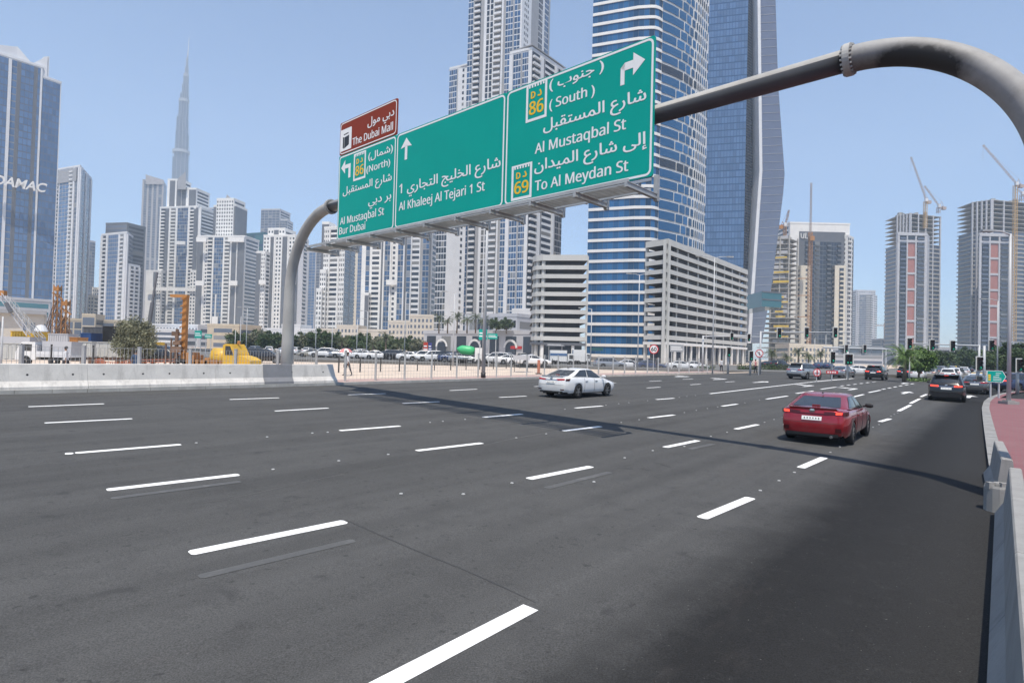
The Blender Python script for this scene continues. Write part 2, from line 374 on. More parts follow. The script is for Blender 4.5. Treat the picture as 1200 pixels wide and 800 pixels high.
def raw_line(a, b, wd, mat, name, dz=.004, parent=None):
    e = (b - a); e.z = 0; e.normalize(); nn = Vector((e.y, -e.x, 0)) * wd / 2; q = MB()
    q.add([(p.x, p.y, zg(p.x, p.y) + dz) for p in (a - nn, a + nn, b + nn, b - nn)], ((0, 1, 2, 3),)); return q.build(name, mat, parent or road)
raw_line(a0 + e0 * 2.1, a0, .17, M['paint'], 'lane_dash')
raw_line(G(832, 461.2), G(956, 446.9), .17, M['paint'], 'solid_line'); raw_line(G(956.3, 446.85), G(1000, 443.2), .3, M['paint'], 'solid_line')
for pa, pb in (((985, 452.2), (1030, 446.6)), ((1034, 456), (1074, 448.6))):     # short guide dashes before the junction
    for k in range(6):
        f0, f1 = k / 6, (k + .5) / 6
        paint_line([pa[i] + (pb[i] - pa[i]) * f0 for i in (0, 1)], [pa[i] + (pb[i] - pa[i]) * f1 for i in (0, 1)], .17, M['paint'], r=.02)
paint_line((233, 676), (415, 633), .13, M['paint_worn'], 'worn_dash'); paint_line((130, 584), (282, 564), .14, M['paint_worn'], 'worn_dash')
paint_line((640, 572), (715, 553), .14, M['paint_worn'], 'worn_dash')
paint_line((808, 526), (836, 520), .15, M['paint_worn'], 'worn_dash')
# lane arrows in the far lanes
def road_arrow(px, py, turn):
    c = G(px, py); ex = Vector((DX, DY, 0)); ey = Vector((-NX, -NY, 0)); q = MB()
    S = [(-1.7, -.09), (-1.7, .09), (.4, .09), (.4, -.09)]; Hd = [(.4, -.34), (.4, .34), (1.7, 0)]
    polys = [S, Hd] if turn == 0 else [[(-1.7, -.09), (-1.7, .09), (.9, .09), (.9, -.09)], [(.55, .09), (.55, .5), (.9, .5), (.9, .09)], [(.2, .5), (.75, 1.15), (1.3, .5)]]
    for poly in polys:
        V = [c + ex * p[0] * 1.2 + ey * (p[1] * (1 if turn >= 0 else -1) * 1.3) for p in poly]
        q.add([(p.x, p.y, zg(p.x, p.y) + .004) for p in V], (tuple(range(len(V))),))
    q.build('lane_arrow', M['paint'], road)
for px, py, tn in ((949, 452, 1), (1001, 455.7, 1), (1062, 460, 0), (802, 441.4, 1), (846, 444.3, 1), (892, 447.5, 0), (1136, 464.5, 0), (1060, 449, 0)): road_arrow(px, py, tn)
paint_line((1010, 446.8), (1092, 449.4), .4, M['paint_worn'], 'stop_line')
# reflective studs between the dashes
ms_ = MB(); ms_.lathe([(.03, 0), (.027, .01), (.017, .014), (0.001, .015)], 8); stud = ms_.mesh('road_stud')
M['stud'] = flat('stud_white', (.42, .42, .41), .4); stud.materials.append(M['stud'])
STUD = [(230,519),(313,512),(366,507.5),(384,506.5),(320,550),(397,540),(455,532.5),(470,578.5),(543,579),(600,566),(504,495),(519,493.7),(545,491.4),(605,513),(640,508.3),(696,564.6) ,(732,536.5),(765,528),(802,523),(833,511.3),(852,506.5),(728,495),(749,491.8),(802,483.4),(816,480.8),(829,478.7),(841,476.7),(662,479.5),(710,474.8),(725,473),(737,471.8),(759,469.5),(796,465.6),(805,464.5),(815,463.4),(873,472),(890,468.7),(896,494.8),(907,491.5),(917,488.8),(891,574.7),(913,563.2),(931,553.5),(973,530),(984,523.5),(1023,500.5),(1030,497.5),(1044,487.5),(1048,485.5),(1052,483.6)]
for p in STUD:
    g = G(*p); o = bpy.data.objects.new('road_stud', stud); COL.objects.link(o); o.parent = road; o.location = (g.x, g.y, g.z + .002)
# tar-filled crack crossing the lanes
M['tar'] = flat('tar', (.043, .043, .044), .7)
q = MB(); pts = [G(*p) for p in ((405, 609), (430, 620), (462, 634), (500, 650), (545, 668), (590, 688), (628, 706))]; rr = random.Random(5)
rows = []
for p in pts:
    wv = rr.uniform(.003, .009); rows.append([(p.x - wv, p.y, p.z + .003), (p.x + wv, p.y + wv, p.z + .003)])
q.grid(rows); q.build('tar_seam', M['tar'], road)
# a faint brownish drag line across the lanes
M['drag'] = mat_paint('faint_drag_mark', 0.40, 0.62, (0.105, 0.092, 0.086))
pts = [G(*p) for p in ((215, 592), (260, 586), (310, 575), (350, 566), (400, 556), (445, 545), (490, 535), (540, 526))]; q = MB(); rr = random.Random(15)
q.grid([[(p.x, p.y, p.z + .0022), (p.x + rr.uniform(.02, .05), p.y + rr.uniform(.05, .1), zg(p.x, p.y) + .0022)] for p in pts]); q.build('drag_mark', M['drag'], road)
pts = [G(*p) for p in ((566, 522), (600, 514), (630, 509), (668, 502))]; q = MB(); q.grid([[(p.x, p.y, p.z + .0022), (p.x + .03, p.y + .09, zg(p.x, p.y) + .0022)] for p in pts]); q.build('drag_mark', M['drag'], road)
# ------------------------------------------------------------------ lettering
AR = {}
for ch, iso, fin, ini, med in (('ا', 'FE8D', 'FE8E', None, None), ('ب', 'FE8F', 'FE90', 'FE91', 'FE92'), ('ت', 'FE95', 'FE96', 'FE97', 'FE98'),
        ('ج', 'FE9D', 'FE9E', 'FE9F', 'FEA0'), ('خ', 'FEA5', 'FEA6', 'FEA7', 'FEA8'), ('د', 'FEA9', 'FEAA', None, None), ('ر', 'FEAD', 'FEAE', None, None),
        ('س', 'FEB1', 'FEB2', 'FEB3', 'FEB4'), ('ش', 'FEB5', 'FEB6', 'FEB7', 'FEB8'), ('ع', 'FEC9', 'FECA', 'FECB', 'FECC'), ('ق', 'FED5', 'FED6', 'FED7', 'FED8'),
        ('ل', 'FEDD', 'FEDE', 'FEDF', 'FEE0'), ('م', 'FEE1', 'FEE2', 'FEE3', 'FEE4'), ('ن', 'FEE5', 'FEE6', 'FEE7', 'FEE8'), ('و', 'FEED', 'FEEE', None, None),
        ('ي', 'FEF1', 'FEF2', 'FEF3', 'FEF4'), ('ى', 'FEEF', 'FEF0', None, None), ('إ', 'FE87', 'FE88', None, None)):
    AR[ch] = [chr(int(x, 16)) if x else None for x in (iso, fin, ini, med)]
def arabic(s):                                                   # joined letter forms, laid out right to left
    out = []
    for i, ch in enumerate(s):
        if ch not in AR: out.append(ch); continue
        prev = i > 0 and s[i - 1] in AR and AR[s[i - 1]][2] is not None
        nxt = i + 1 < len(s) and s[i + 1] in AR and AR[ch][2] is not None
        f = AR[ch]
        out.append((f[3] if prev and nxt else f[2] if nxt else f[1] if prev else f[0]) or f[1])
    r = out[::-1]
    return ''.join({'(': ')', ')': '('}.get(c, c) for c in r)
def text_mesh(body, offset=0.0, extrude=0.0):
    c = bpy.data.curves.new('text', 'FONT'); c.body = body; c.size = 1.0; c.offset = offset; c.extrude = extrude; c.resolution_u = 3
    o = bpy.data.objects.new('text', c); COL.objects.link(o)
    dg = bpy.context.evaluated_depsgraph_get(); me = bpy.data.meshes.new_from_object(o.evaluated_get(dg))
    bpy.data.objects.remove(o); bpy.data.curves.remove(c); return me

# ------------------------------------------------------------------ the sign gantry
YR = 14.0
TR = at(768, 41, YR); BR = at(769.5, 206.5, YR); BL = at(394.5, 282.5, 23.65)
GD = Vector((TR.x - BL.x, TR.y - BL.y, 0)).normalized()           # along the sign, left to right
GN = Vector((GD.y, -GD.x, 0))                                    # out of the face, towards the traffic
G0 = Vector((BL.x, BL.y, 0)); SW = (Vector((TR.x, TR.y, 0)) - G0).length; ZT, ZB = TR.z, (BR.z + BL.z) / 2
def sp(px, py):                                                  # sign-face coordinates (s, z) under a pixel
    d = ray(px, py); den = d[0] * GN.x + d[1] * GN.y; t = (G0.x * GN.x + G0.y * GN.y) / den
    return Vector((d[0] * t - G0.x, d[1] * t - G0.y, 0)).dot(GD), CAM_H + d[2] * t
def SP(s, z, d=0.0): return Vector((G0.x + GD.x * s + GN.x * d, G0.y + GD.y * s + GN.y * d, z))
GM = Matrix(((GD.x, 0, GN.x, 0), (GD.y, 0, GN.y, 0), (0, 1, 0, 0), (0, 0, 0, 1)))   # face axes: x along, y up, z out
M['sign_green'] = pm('green_sign_sheet', (0.0, 0.33, 0.27), 0.5, 0.04, 0.6, spec=.15)
M['sign_brown'] = pm('brown_sign_sheet', (0.24, 0.035, 0.014), 0.5, 0.05, 0.6, spec=.15)
M['sign_white'] = flat('white_reflective', (0.80, 0.80, 0.79), 0.45); M['sign_yellow'] = flat('yellow_reflective', (0.86, 0.52, 0.01), 0.45)
M['sign_back'] = pm('aluminium_sheet', (0.45, 0.45, 0.45), 0.4, 0.08, 1.0, metal=0.6)
M['gpipe'] = pm('weathered_grey_pipe', (0.36, 0.355, 0.34), 0.6, 0.14, 0.9, bmp=0.06, dirt=0.75)
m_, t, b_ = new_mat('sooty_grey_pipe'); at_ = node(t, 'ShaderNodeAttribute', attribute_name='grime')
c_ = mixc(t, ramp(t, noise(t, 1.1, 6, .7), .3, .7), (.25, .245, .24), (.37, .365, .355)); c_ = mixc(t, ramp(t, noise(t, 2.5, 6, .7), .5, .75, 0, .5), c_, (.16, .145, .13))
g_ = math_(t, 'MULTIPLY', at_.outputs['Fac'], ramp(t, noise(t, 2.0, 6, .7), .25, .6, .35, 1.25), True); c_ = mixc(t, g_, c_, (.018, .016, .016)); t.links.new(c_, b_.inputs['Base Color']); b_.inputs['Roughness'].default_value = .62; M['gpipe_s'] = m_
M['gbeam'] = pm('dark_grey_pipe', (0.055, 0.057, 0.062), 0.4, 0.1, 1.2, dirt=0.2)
gan = thing('sign_gantry', 'arched grey steel gantry spanning the road with green direction boards and one brown board', 'sign gantry', (G0.x, G0.y, 0))
def face_part(name, mat, parent, polys, d0, d1=None):            # flat shapes on the sign face, optionally with thickness
    q = MB()
    for poly in polys:
        n = len(poly); V = [SP(s, z, d0) for s, z in poly]
        if d1 is None: q.add(V, (tuple(range(n)),))
        else:
            q.add(V + [SP(s, z, d1) for s, z in poly], [tuple(range(n)), tuple(range(2 * n - 1, n - 1, -1))] + [(i, n + i, n + (i + 1) % n, (i + 1) % n) for i in range(n)])
    return q.build(name, mat, parent)
def rrect(s0, s1, z0, z1, r, seg=5):
    P = []
    for cx, cz, a0 in ((s1 - r, z1 - r, 0), (s0 + r, z1 - r, 90), (s0 + r, z0 + r, 180), (s1 - r, z0 + r, 270)):
        P += [(cx + r * cos(radians(a0 + 90 * k / seg)), cz + r * sin(radians(a0 + 90 * k / seg))) for k in range(seg + 1)]
    return P
def frame_polys(s0, s1, z0, z1, wd, r=0.02):
    o, i = rrect(s0, s1, z0, z1, r), rrect(s0 + wd, s1 - wd, z0 + wd, z1 - wd, max(r - wd, .012)); n = len(o)
    return [[o[k], o[(k + 1) % n], i[(k + 1) % n], i[k]] for k in range(n)]
def board(name, mat, s0, s1, z0, z1, label, fr=0.055):
    b = face_part(name, mat, gan, [rrect(s0, s1, z0, z1, .06)], 0.0, -.05); b['label'] = label
    face_part('border', M['sign_white'], b, frame_polys(s0 + .03, s1 - .03, z0 + .03, z1 - .03, fr, .16), .004)
    return b
def put(me, b, s0, s1, z0, z1, mat, name='lettering'):           # fit a text mesh to a rectangle of the face
    vs_ = [v.co for v in me.vertices]; x0, x1 = min(v.x for v in vs_), max(v.x for v in vs_); y0, y1 = min(v.y for v in vs_), max(v.y for v in vs_)
    kx = (s1 - s0) / (x1 - x0); ky = (z1 - z0) / (y1 - y0)
    off = root_of(b).location
    bm = bmesh.new(); sh = .009                                     # drawn three times a hair apart: a bolder weight
    for i_, (dx_, dz_, d_) in enumerate(((-sh, 0, .006), (sh, 0, .0066), (0, sh * .7, .0072))):
        m2 = me.copy()
        for v in m2.vertices:
            p = SP(s0 + (v.co.x - x0) * kx + dx_, z0 + (v.co.y - y0) * ky + dz_, d_); v.co = (p.x - off[0], p.y - off[1], p.z)
        bm.from_mesh(m2); bpy.data.meshes.remove(m2)
    bm.to_mesh(me); bm.free()
    return tag(link(name, me, mat, b), kind='stuff')
def sans(s): return ''.join(chr(0x1D5A0 + ord(c) - 65) if 'A' <= c <= 'Z' else chr(0x1D5BA + ord(c) - 97) if 'a' <= c <= 'z' else chr(0x1D7E2 + ord(c) - 48) if '0' <= c <= '9' else c for c in s)
def line_of_text(b, body, pl, pr, cap, mat='sign_white', off=None, desc=True):
    """pl, pr: pixels of the left and right ends of the baseline; cap: letter height in metres"""
    (s0, za), (s1, zb_) = sp(*pl), sp(*pr); z = (za + zb_) / 2; latin = all(ord(c) < 256 for c in body); body = sans(body)
    off = 0.0 if off is None else off; me = text_mesh(body, off); y0 = min(v.co.y for v in me.vertices); y1 = max(v.co.y for v in me.vertices)
    k = cap / .714 if latin else cap
    return put(me, b, s0, s1, z + y0 * k, z + y1 * k, M[mat])
d1, d2 = sp(463.4, 215)[0], sp(592, 170)[0]
b1 = board('green_board', M['sign_green'], 0.0, d1 - .012, ZB, ZT, 'narrow green board with a left arrow below the brown board')
b2 = board('green_board', M['sign_green'], d1 + .012, d2 - .012, ZB, ZT, 'wide green middle board with an upright arrow')
b3 = board('green_board', M['sign_green'], d2 + .012, SW, ZB, ZT, 'wide green board with a right turn arrow')
bz1 = ZT + (sp(432, 131)[1] - sp(431, 171)[1]); b4 = board('brown_board', M['sign_brown'], .02, d1 - .02, ZT + .03, bz1 + .03, 'brown tourist board standing on the left end', .04)
A_ = arabic
# panel 1
line_of_text(b1, A_('(شمال)'), (431.8, 187.5), (460.5, 177), .36); line_of_text(b1, '(North)', (429.6, 202.2), (457.2, 194), .24)
line_of_text(b1, A_('شارع المستقبل'), (402, 228.5), (459, 211), .40); line_of_text(b1, A_('بر دبي'), (431.8, 241), (458.4, 232), .42)
line_of_text(b1, 'Al Mustaqbal St', (398.6, 264.3), (450, 251), .28); line_of_text(b1, 'Bur Dubai', (397.6, 276.2), (428, 267.6), .28)
# panel 2
line_of_text(b2, A_('شارع الخليج التجاري 1'), (468, 227), (586.5, 195.5), .46); line_of_text(b2, 'Al Khaleej Al Tejari 1 St', (467.5, 247), (568, 223.5), .29)
# panel 3
line_of_text(b3, A_('( جنوب )'), (644, 104), (707.5, 83.5), .38); line_of_text(b3, '( South )', (644, 126.5), (696.8, 112.5), .26)
line_of_text(b3, A_('شارع المستقبل'), (637, 152), (757, 118.5), .43); line_of_text(b3, 'Al Mustaqbal St', (627, 181), (733.4, 151), .28)
line_of_text(b3, A_('إلى شارع الميدان'), (626.5, 202), (757.8, 167.5), .43); line_of_text(b3, 'To Al Meydan St', (627, 224), (736, 200.4), .28)
# brown panel
line_of_text(b4, A_('دبي مول'), (431, 147), (462, 136), .42); line_of_text(b4, 'The Dubai Mall', (413.2, 171.3), (460.5, 151.7), .28)
def rect_px(x0, y0, x1, y1, xm=None):
    xm = xm or (x0 + x1) / 2; return sp(x0, (y0 + y1) / 2)[0], sp(x1, (y0 + y1) / 2)[0], sp(xm, y1)[1], sp(xm, y0)[1]
s0, s1, z0, z1 = rect_px(399.3, 151, 412, 176); face_part('pictogram_plate', M['sign_white'], b4, [rrect(s0, s1, z0, z1, .05)], .005)
ws, hs = s1 - s0, z1 - z0
face_part('pictogram', M['black'], b4, [[(s0 + ws * .22, z0 + hs * .14), (s0 + ws * .34, z0 + hs * .10), (s0 + ws * .34, z0 + hs * .62), (s0 + ws * .22, z0 + hs * .66)],
    [(s0 + ws * .36, z0 + hs * .10), (s0 + ws * .78, z0 + hs * .22), (s0 + ws * .78, z0 + hs * .66), (s0 + ws * .36, z0 + hs * .62)],
    [(s0 + ws * .30, z0 + hs * .72), (s0 + ws * .72, z0 + hs * .74), (s0 + ws * .72, z0 + hs * .79), (s0 + ws * .30, z0 + hs * .77)]], .0065)
def shield(b, x0, y0, x1, y1, num):
    s0, s1, z0, z1 = rect_px(x0, y0, x1, y1); wd = (s1 - s0) * .1
    polys = [[(s0, z0), (s1, z0), (s1, z0 + wd), (s0, z0 + wd)], [(s0, z0 + wd), (s0 + wd, z0 + wd), (s0 + wd, z1), (s0, z1)], [(s1 - wd, z0 + wd), (s1, z0 + wd), (s1, z1), (s1 - wd, z1)], [(s0 + wd, z1 - wd * .6), (s1 - wd, z1 - wd * .6), (s1 - wd, z1), (s0 + wd, z1)]]
    n = 6; st = (s1 - s0 - 2 * wd) / n
    for k in range(n):                                            # the battlement teeth along the top
        a = s0 + wd + st * (k + .2); polys.append([(a, z1 - wd * 1.5), (a + st * .55, z1 - wd * 1.5), (a + st * .55, z1 - wd * .6), (a, z1 - wd * .6)])
    f = face_part('route_shield', M['sign_white'], b, polys, .005)
    hh = z1 - z0; w_ = s1 - s0
    put(text_mesh(sans(num), .01), b, s0 + w_ * .16, s1 - w_ * .16, z0 + hh * .17, z0 + hh * .52, M['sign_yellow'])
    put(text_mesh('D', .012), b, s0 + w_ * .24, s0 + w_ * .44, z0 + hh * .6, z0 + hh * .78, M['sign_yellow'])
    put(text_mesh(A_('د'), .012), b, s0 + w_ * .56, s0 + w_ * .74, z0 + hh * .61, z0 + hh * .78, M['sign_yellow'])
shield(b1, 414.6, 178.6, 428.6, 210.4, '86'); shield(b3, 616.8, 96.5, 641, 140.5, '86'); shield(b3, 599.5, 192.5, 623.3, 233.5, '69')
def arrow(b, pts): face_part('arrow', M['sign_white'], b, pts, .006)
s0, s1, z0, z1 = rect_px(400, 187.5, 411, 209.5); w_, h_ = s1 - s0, z1 - z0     # left turn
arrow(b1, [[(s1 - w_ * .22, z0), (s1, z0), (s1, z0 + h_ * .74), (s1 - w_ * .22, z0 + h_ * .74)], [(s0 + w_ * .38, z0 + h_ * .54), (s1 - w_ * .22, z0 + h_ * .54), (s1 - w_ * .22, z0 + h_ * .74), (s0 + w_ * .38, z0 + h_ * .74)], [(s0, z0 + h_ * .64), (s0 + w_ * .42, z0 + h_ * .28), (s0 + w_ * .42, z0 + h_)]])
s0, s1, z0, z1 = rect_px(469.8, 161.5, 482.6, 187); w_, h_ = s1 - s0, z1 - z0   # straight on
arrow(b2, [[(s0 + w_ * .39, z0), (s0 + w_ * .61, z0), (s0 + w_ * .61, z0 + h_ * .66), (s0 + w_ * .39, z0 + h_ * .66)], [(s0, z0 + h_ * .56), (s0 + w_ * .5, z0 + h_ * .62), (s1, z0 + h_ * .56), (s0 + w_ * .5, z1)]])
s0, s1, z0, z1 = rect_px(727.6, 62, 756, 96); w_, h_ = s1 - s0, z1 - z0         # right turn
arrow(b3, [[(s0, z0), (s0 + w_ * .17, z0), (s0 + w_ * .17, z0 + h_ * .75), (s0, z0 + h_ * .60)], [(s0, z0 + h_ * .60), (s0 + w_ * .17, z0 + h_ * .48), (s0 + w_ * .56, z0 + h_ * .48), (s0 + w_ * .56, z0 + h_ * .75), (s0 + w_ * .17, z0 + h_ * .75)], [(s0 + w_ * .52, z0 + h_ * .22), (s1, z0 + h_ * .62), (s0 + w_ * .52, z0 + h_)]])
# stiffeners behind the boards
q = MB()
for k in range(18): s_ = .4 + k * (SW - .8) / 17; q.bar(SP(s_, ZB - .35, -.10), SP(s_, ZT - .05, -.10), .06, .10)
q.build('board_stiffeners', M['sign_back'], gan, kind='stuff')
# the pipe: two tapered legs, two bends, one long beam
ZBEAM = sp(772, 128)[1] + .14; DB = -.55
sL = sp(323, 425)[0]; sfl = sp(374, 246)[0]; sfr = sp(986, 67)[0]; sR = sfr + 3.0
def GP(s, z): return SP(s, z, DB)
zL = zg(*GP(sL, 0)[:2])
leg = [GP(sL, zL - .2), GP(sL, zL + 2), GP(sL, ZBEAM - 3.55)]; rl = [.30, .27, .235]
bend = [GP(sfl + (sL - sfl) * cos(a), ZBEAM - 3.55 + 3.55 * sin(a)) for a in [pi / 2 * k / 14 for k in range(0, 15)]]
q = MB(); q.smooth = True; q.tube(leg + bend[1:], rl + [.235] * 14, 24); q.build('arched_leg', M['gpipe'], gan)
bend = [GP(sfr + (sR - sfr) * sin(a), ZBEAM - 3.0 + 3.0 * cos(a)) for a in [pi / 2 * k / 48 for k in range(0, 49)]]
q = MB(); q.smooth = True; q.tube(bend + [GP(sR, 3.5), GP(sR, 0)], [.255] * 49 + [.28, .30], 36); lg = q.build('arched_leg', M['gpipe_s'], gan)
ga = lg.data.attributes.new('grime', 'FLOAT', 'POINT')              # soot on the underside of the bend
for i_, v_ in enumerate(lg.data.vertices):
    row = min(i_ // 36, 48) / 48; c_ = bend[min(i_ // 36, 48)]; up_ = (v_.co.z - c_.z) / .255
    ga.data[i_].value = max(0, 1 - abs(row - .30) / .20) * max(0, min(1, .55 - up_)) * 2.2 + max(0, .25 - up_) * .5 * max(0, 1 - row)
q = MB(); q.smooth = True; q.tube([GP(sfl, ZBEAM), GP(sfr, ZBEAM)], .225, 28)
for i_, f_ in enumerate(q.f):                                    # dark grey on the lower part, lighter pipe grey on top
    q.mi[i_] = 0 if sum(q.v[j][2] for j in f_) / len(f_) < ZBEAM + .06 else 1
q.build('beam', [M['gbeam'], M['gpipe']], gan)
for s_ in (sfl, sfr):
    q = MB(); q.tube([GP(s_ - .06, ZBEAM), GP(s_ + .06, ZBEAM)], .315, 28); fl = q.build('flange', M['gpipe'], gan)
    q = MB()
    for k in range(20):
        a = 2 * pi * k / 20
        for sg in (-1, 1): q.bar(SP(s_ + sg * .06, ZBEAM + .275 * sin(a), DB + .275 * cos(a)), SP(s_ + sg * .10, ZBEAM + .275 * sin(a), DB + .275 * cos(a)), .036)
    q.build('bolts', M['gpipe'], fl, kind='stuff')
q = MB()
for s_ in (.6, SW * .34, SW * .67, SW - .6):
    q.obox(SP(s_ - .06, 0, 0), SP(s_ + .06, 0, 0), GN, -.78, -.05, ZBEAM - .3, ZBEAM + .3)
q.build('board_clamps', M['galv'], gan, kind='stuff')
# walkway in front of the boards
cw = []; W_CAT = 1.28; ZC = ZB - .52
for k, px in enumerate((360, 382.5, 407, 434, 464, 497, 533, 574, 620.5, 672.5, 732.5)):
    r_ = ray(px, 250)
    den = r_[0] * GN.x + r_[1] * GN.y; t = (G0.x * GN.x + G0.y * GN.y + W_CAT) / den
    s_ = Vector((r_[0] * t - G0.x, r_[1] * t - G0.y, 0)).dot(GD); cw.append(s_)
    q = MB(); q.obox(SP(s_ - .035, 0), SP(s_ + .035, 0), GN, -.12, W_CAT, ZC - .02, ZC + .07); q.obox(SP(s_ - .05, 0), SP(s_ + .05, 0), GN, -.12, W_CAT, ZC + .07, ZC + .085); q.obox(SP(s_ - .05, 0), SP(s_ + .05, 0), GN, -.12, W_CAT, ZC - .035, ZC - .02)
    q.obox(SP(s_ - .05, 0), SP(s_ + .05, 0), GN, -.14, -.03, ZC - .08, ZB + .02)
    q.build('bracket', M['galv'], gan)
q = MB()
for k in range(12):
    d_ = .38 + k * .055; q.obox(SP(cw[0], 0), SP(cw[-1], 0), GN, d_, d_ + .02, ZC + .09, ZC + .12)
for k in range(80):
    s_ = cw[0] + (cw[-1] - cw[0]) * k / 79; q.obox(SP(s_ - .008, 0), SP(s_ + .008, 0), GN, .36, 1.02, ZC + .095, ZC + .11)
q.build('walkway_grating', M['galv'], gan, kind='stuff')
for d_ in (.18, 1.14):
    q = MB(); q.obox(SP(cw[0], 0), SP(cw[-1], 0), GN, d_, d_ + .05, ZC + .09, ZC + .17); q.build('walkway_rail', M['galv'], gan)
q = MB(); q.obox(SP(0, 0), SP(SW, 0), GN, .02, .06, ZB - .12, ZB - .05); q.build('light_trough', M['sign_back'], gan)
# ------------------------------------------------------------------ buildings
class Bld:
    def __init__(s, name, label, wall, cat='tower', group=None):
        s.name, s.label, s.cat, s.wall, s.group = name, label, cat, wall, group; s.p = {}; s.order = []
    def mb(s, part, mat):
        k = (part, mat)
        if k not in s.p: s.p[k] = MB(); s.order.append(k)
        return s.p[k]
    def facade(s, A, B, z0, z1, spec, fh=3.5, pw=2.2, base=0.0):
        e = Vector((B[0] - A[0], B[1] - A[1])); L = e.length; e /= L; n = (e.y, -e.x)
        tot = sum(x[1] for x in spec); a = 0.0; nf = max(1, int(round((z1 - z0) / fh))); fh = (z1 - z0) / nf
        def P(t, d=0.0): return (A[0] + e.x * t + n[0] * d, A[1] + e.y * t + n[1] * d)
        def quad(mb_, t0, t1, za, zb, d): p, q = P(t0, d), P(t1, d); mb_.quad((*p, za), (*q, za), (*q, zb), (*p, zb))
        for x in spec:
            ty, wd = x[0], x[1] / tot * L; mat = x[2] if len(x) > 2 else None; a0, a1 = a, a + wd; a = a1
            if ty == 'P': s.mb('pier', mat or s.wall).obox(P(a0), P(a1), n, base, .7, z0, z1)
            elif ty == 'D': quad(s.mb('cladding', mat or 'dgrey'), a0, a1, z0, z1, .05)
            elif ty in 'GgN':                                     # curtain wall: panes over a frame sheet
                quad(s.mb('frame', x[3] if len(x) > 3 else 'grey'), a0, a1, z0, z1, .04)
                nb = max(1, round(wd / (pw if ty != 'N' else pw * .6))); mb_ = s.mb('panes', mat or ('glass_b' if ty == 'G' else 'glass_d'))
                for f in range(nf):
                    for b in range(nb):
                        t0, t1 = a0 + wd * (b + .06) / nb, a0 + wd * (b + .94) / nb
                        quad(mb_, t0, t1, z0 + fh * (f + .14), z0 + fh * (f + .97), .09)
            elif ty == 'B':                                       # stacked balconies before a shaded recess
                quad(s.mb('recess', x[3] if len(x) > 3 else 'glass_d'), a0, a1, z0, z1, .04); mb_ = s.mb('balconies', mat or s.wall)
                for f in range(nf):
                    zf = z0 + fh * f; mb_.obox(P(a0 + wd * .06), P(a1 - wd * .06), n, .0, 1.3, zf - .15, zf + fh * .3)
            elif ty == 'H':                                       # punched windows in the wall
                nb = max(1, round(wd / (pw * 1.15))); mb_ = s.mb('windows', mat or 'glass_d')
                for f in range(nf):
                    for b in range(nb):
                        quad(mb_, a0 + wd * (b + .25) / nb, a0 + wd * (b + .75) / nb, z0 + fh * (f + .3), z0 + fh * (f + .82), .06)
            elif ty == 'L':                                       # ribbon windows
                mb_ = s.mb('windows', mat or 'glass_d')
                for f in range(nf): quad(mb_, a0 + wd * .02, a1 - wd * .02, z0 + fh * (f + .3), z0 + fh * (f + .85), .06)
            elif ty == 'S':                                       # open slab edges
                quad(s.mb('recess', 'glass_d'), a0, a1, z0, z1, .04); mb_ = s.mb('slab_edges', mat or s.wall)
                for f in range(nf): mb_.obox(P(a0), P(a1), n, 0, .5, z0 + fh * f - .2, z0 + fh * f + .5)
    def block(s, cor, ytop, specs, py=None, fh=3.5, pw=2.2, z0=None, wall=None, depth=None, cap=True, zt=None, part='wall'):
        """cor: visible plan corners (pixel x, depth) from left to right; ytop: pixel row of the top at corner py"""
        i = py or 0; z0 = Z_BASE if z0 is None else z0
        zt = ztop(cor[i][0], ytop, cor[i][1]) if zt is None else zt
        C = [at(px, ytop if ytop is not None else 300, Y) for px, Y in cor]; C = [(c.x, c.y) for c in C]
        if len(C) == 3 and depth is None: poly = C + [(C[0][0] + C[2][0] - C[1][0], C[0][1] + C[2][1] - C[1][1])]
        else:
            d = depth or hypot(C[-1][0] - C[0][0], C[-1][1] - C[0][1]); e = Vector((C[-1][0] - C[0][0], C[-1][1] - C[0][1])).normalized()
            poly = C + [(C[-1][0] - e.y * d, C[-1][1] + e.x * d), (C[0][0] - e.y * d, C[0][1] + e.x * d)]
        s.mb(part, wall or s.wall).prism(poly, z0, zt)
        if cap:
            cx, cy = sum(p[0] for p in poly) / len(poly), sum(p[1] for p in poly) / len(poly)
            s.mb('parapet', wall or s.wall).prism([(cx + (p[0] - cx) * 1.012, cy + (p[1] - cy) * 1.012) for p in poly], zt + .01, zt + 1.4)
        for k, sp_ in enumerate(specs):
            if sp_: s.facade(C[k], C[k + 1], z0, zt - .6, sp_, fh, pw)
        if len(C) == 2 or depth is not None:                       # the sides get ribbon windows for other viewpoints
            for A, B in ((poly[-1], poly[0]), (poly[len(C) - 1], poly[len(C)])):
                s.facade(A, B, z0, zt - 1, [('W', .08), ('L', .84), ('W', .08)], fh * 1.0)
        return C, zt
    def done(s):
        allv = [v for m_ in s.p.values() for v in m_.v[:40]]
        base = (sum(v[0] for v in allv) / len(allv), sum(v[1] for v in allv) / len(allv), Z_BASE)
        s.o = thing(s.name, s.label, s.cat, base, 0, s.group)
        for part, mat in s.order:
            o = s.p[(part, mat)].build(part, M[mat], s.o)
            if o and part not in ('wall',): o['kind'] = 'stuff'
        return s.o
W, P_, B_, G_, g_, D_, H_ = (lambda w: ('W', w)), (lambda w, m=None: ('P', w, m)), (lambda w, m=None: ('B', w, m)), (lambda w, m='glass_b': ('G', w, m)), (lambda w, m='glass_d', f='lgrey': ('g', w, m, f)), (lambda w, m='dgrey': ('D', w, m)), (lambda w, m='glass_d': ('H', w, m))

GS = lambda w: ('G', w, 'glass_s', 'glass_v')
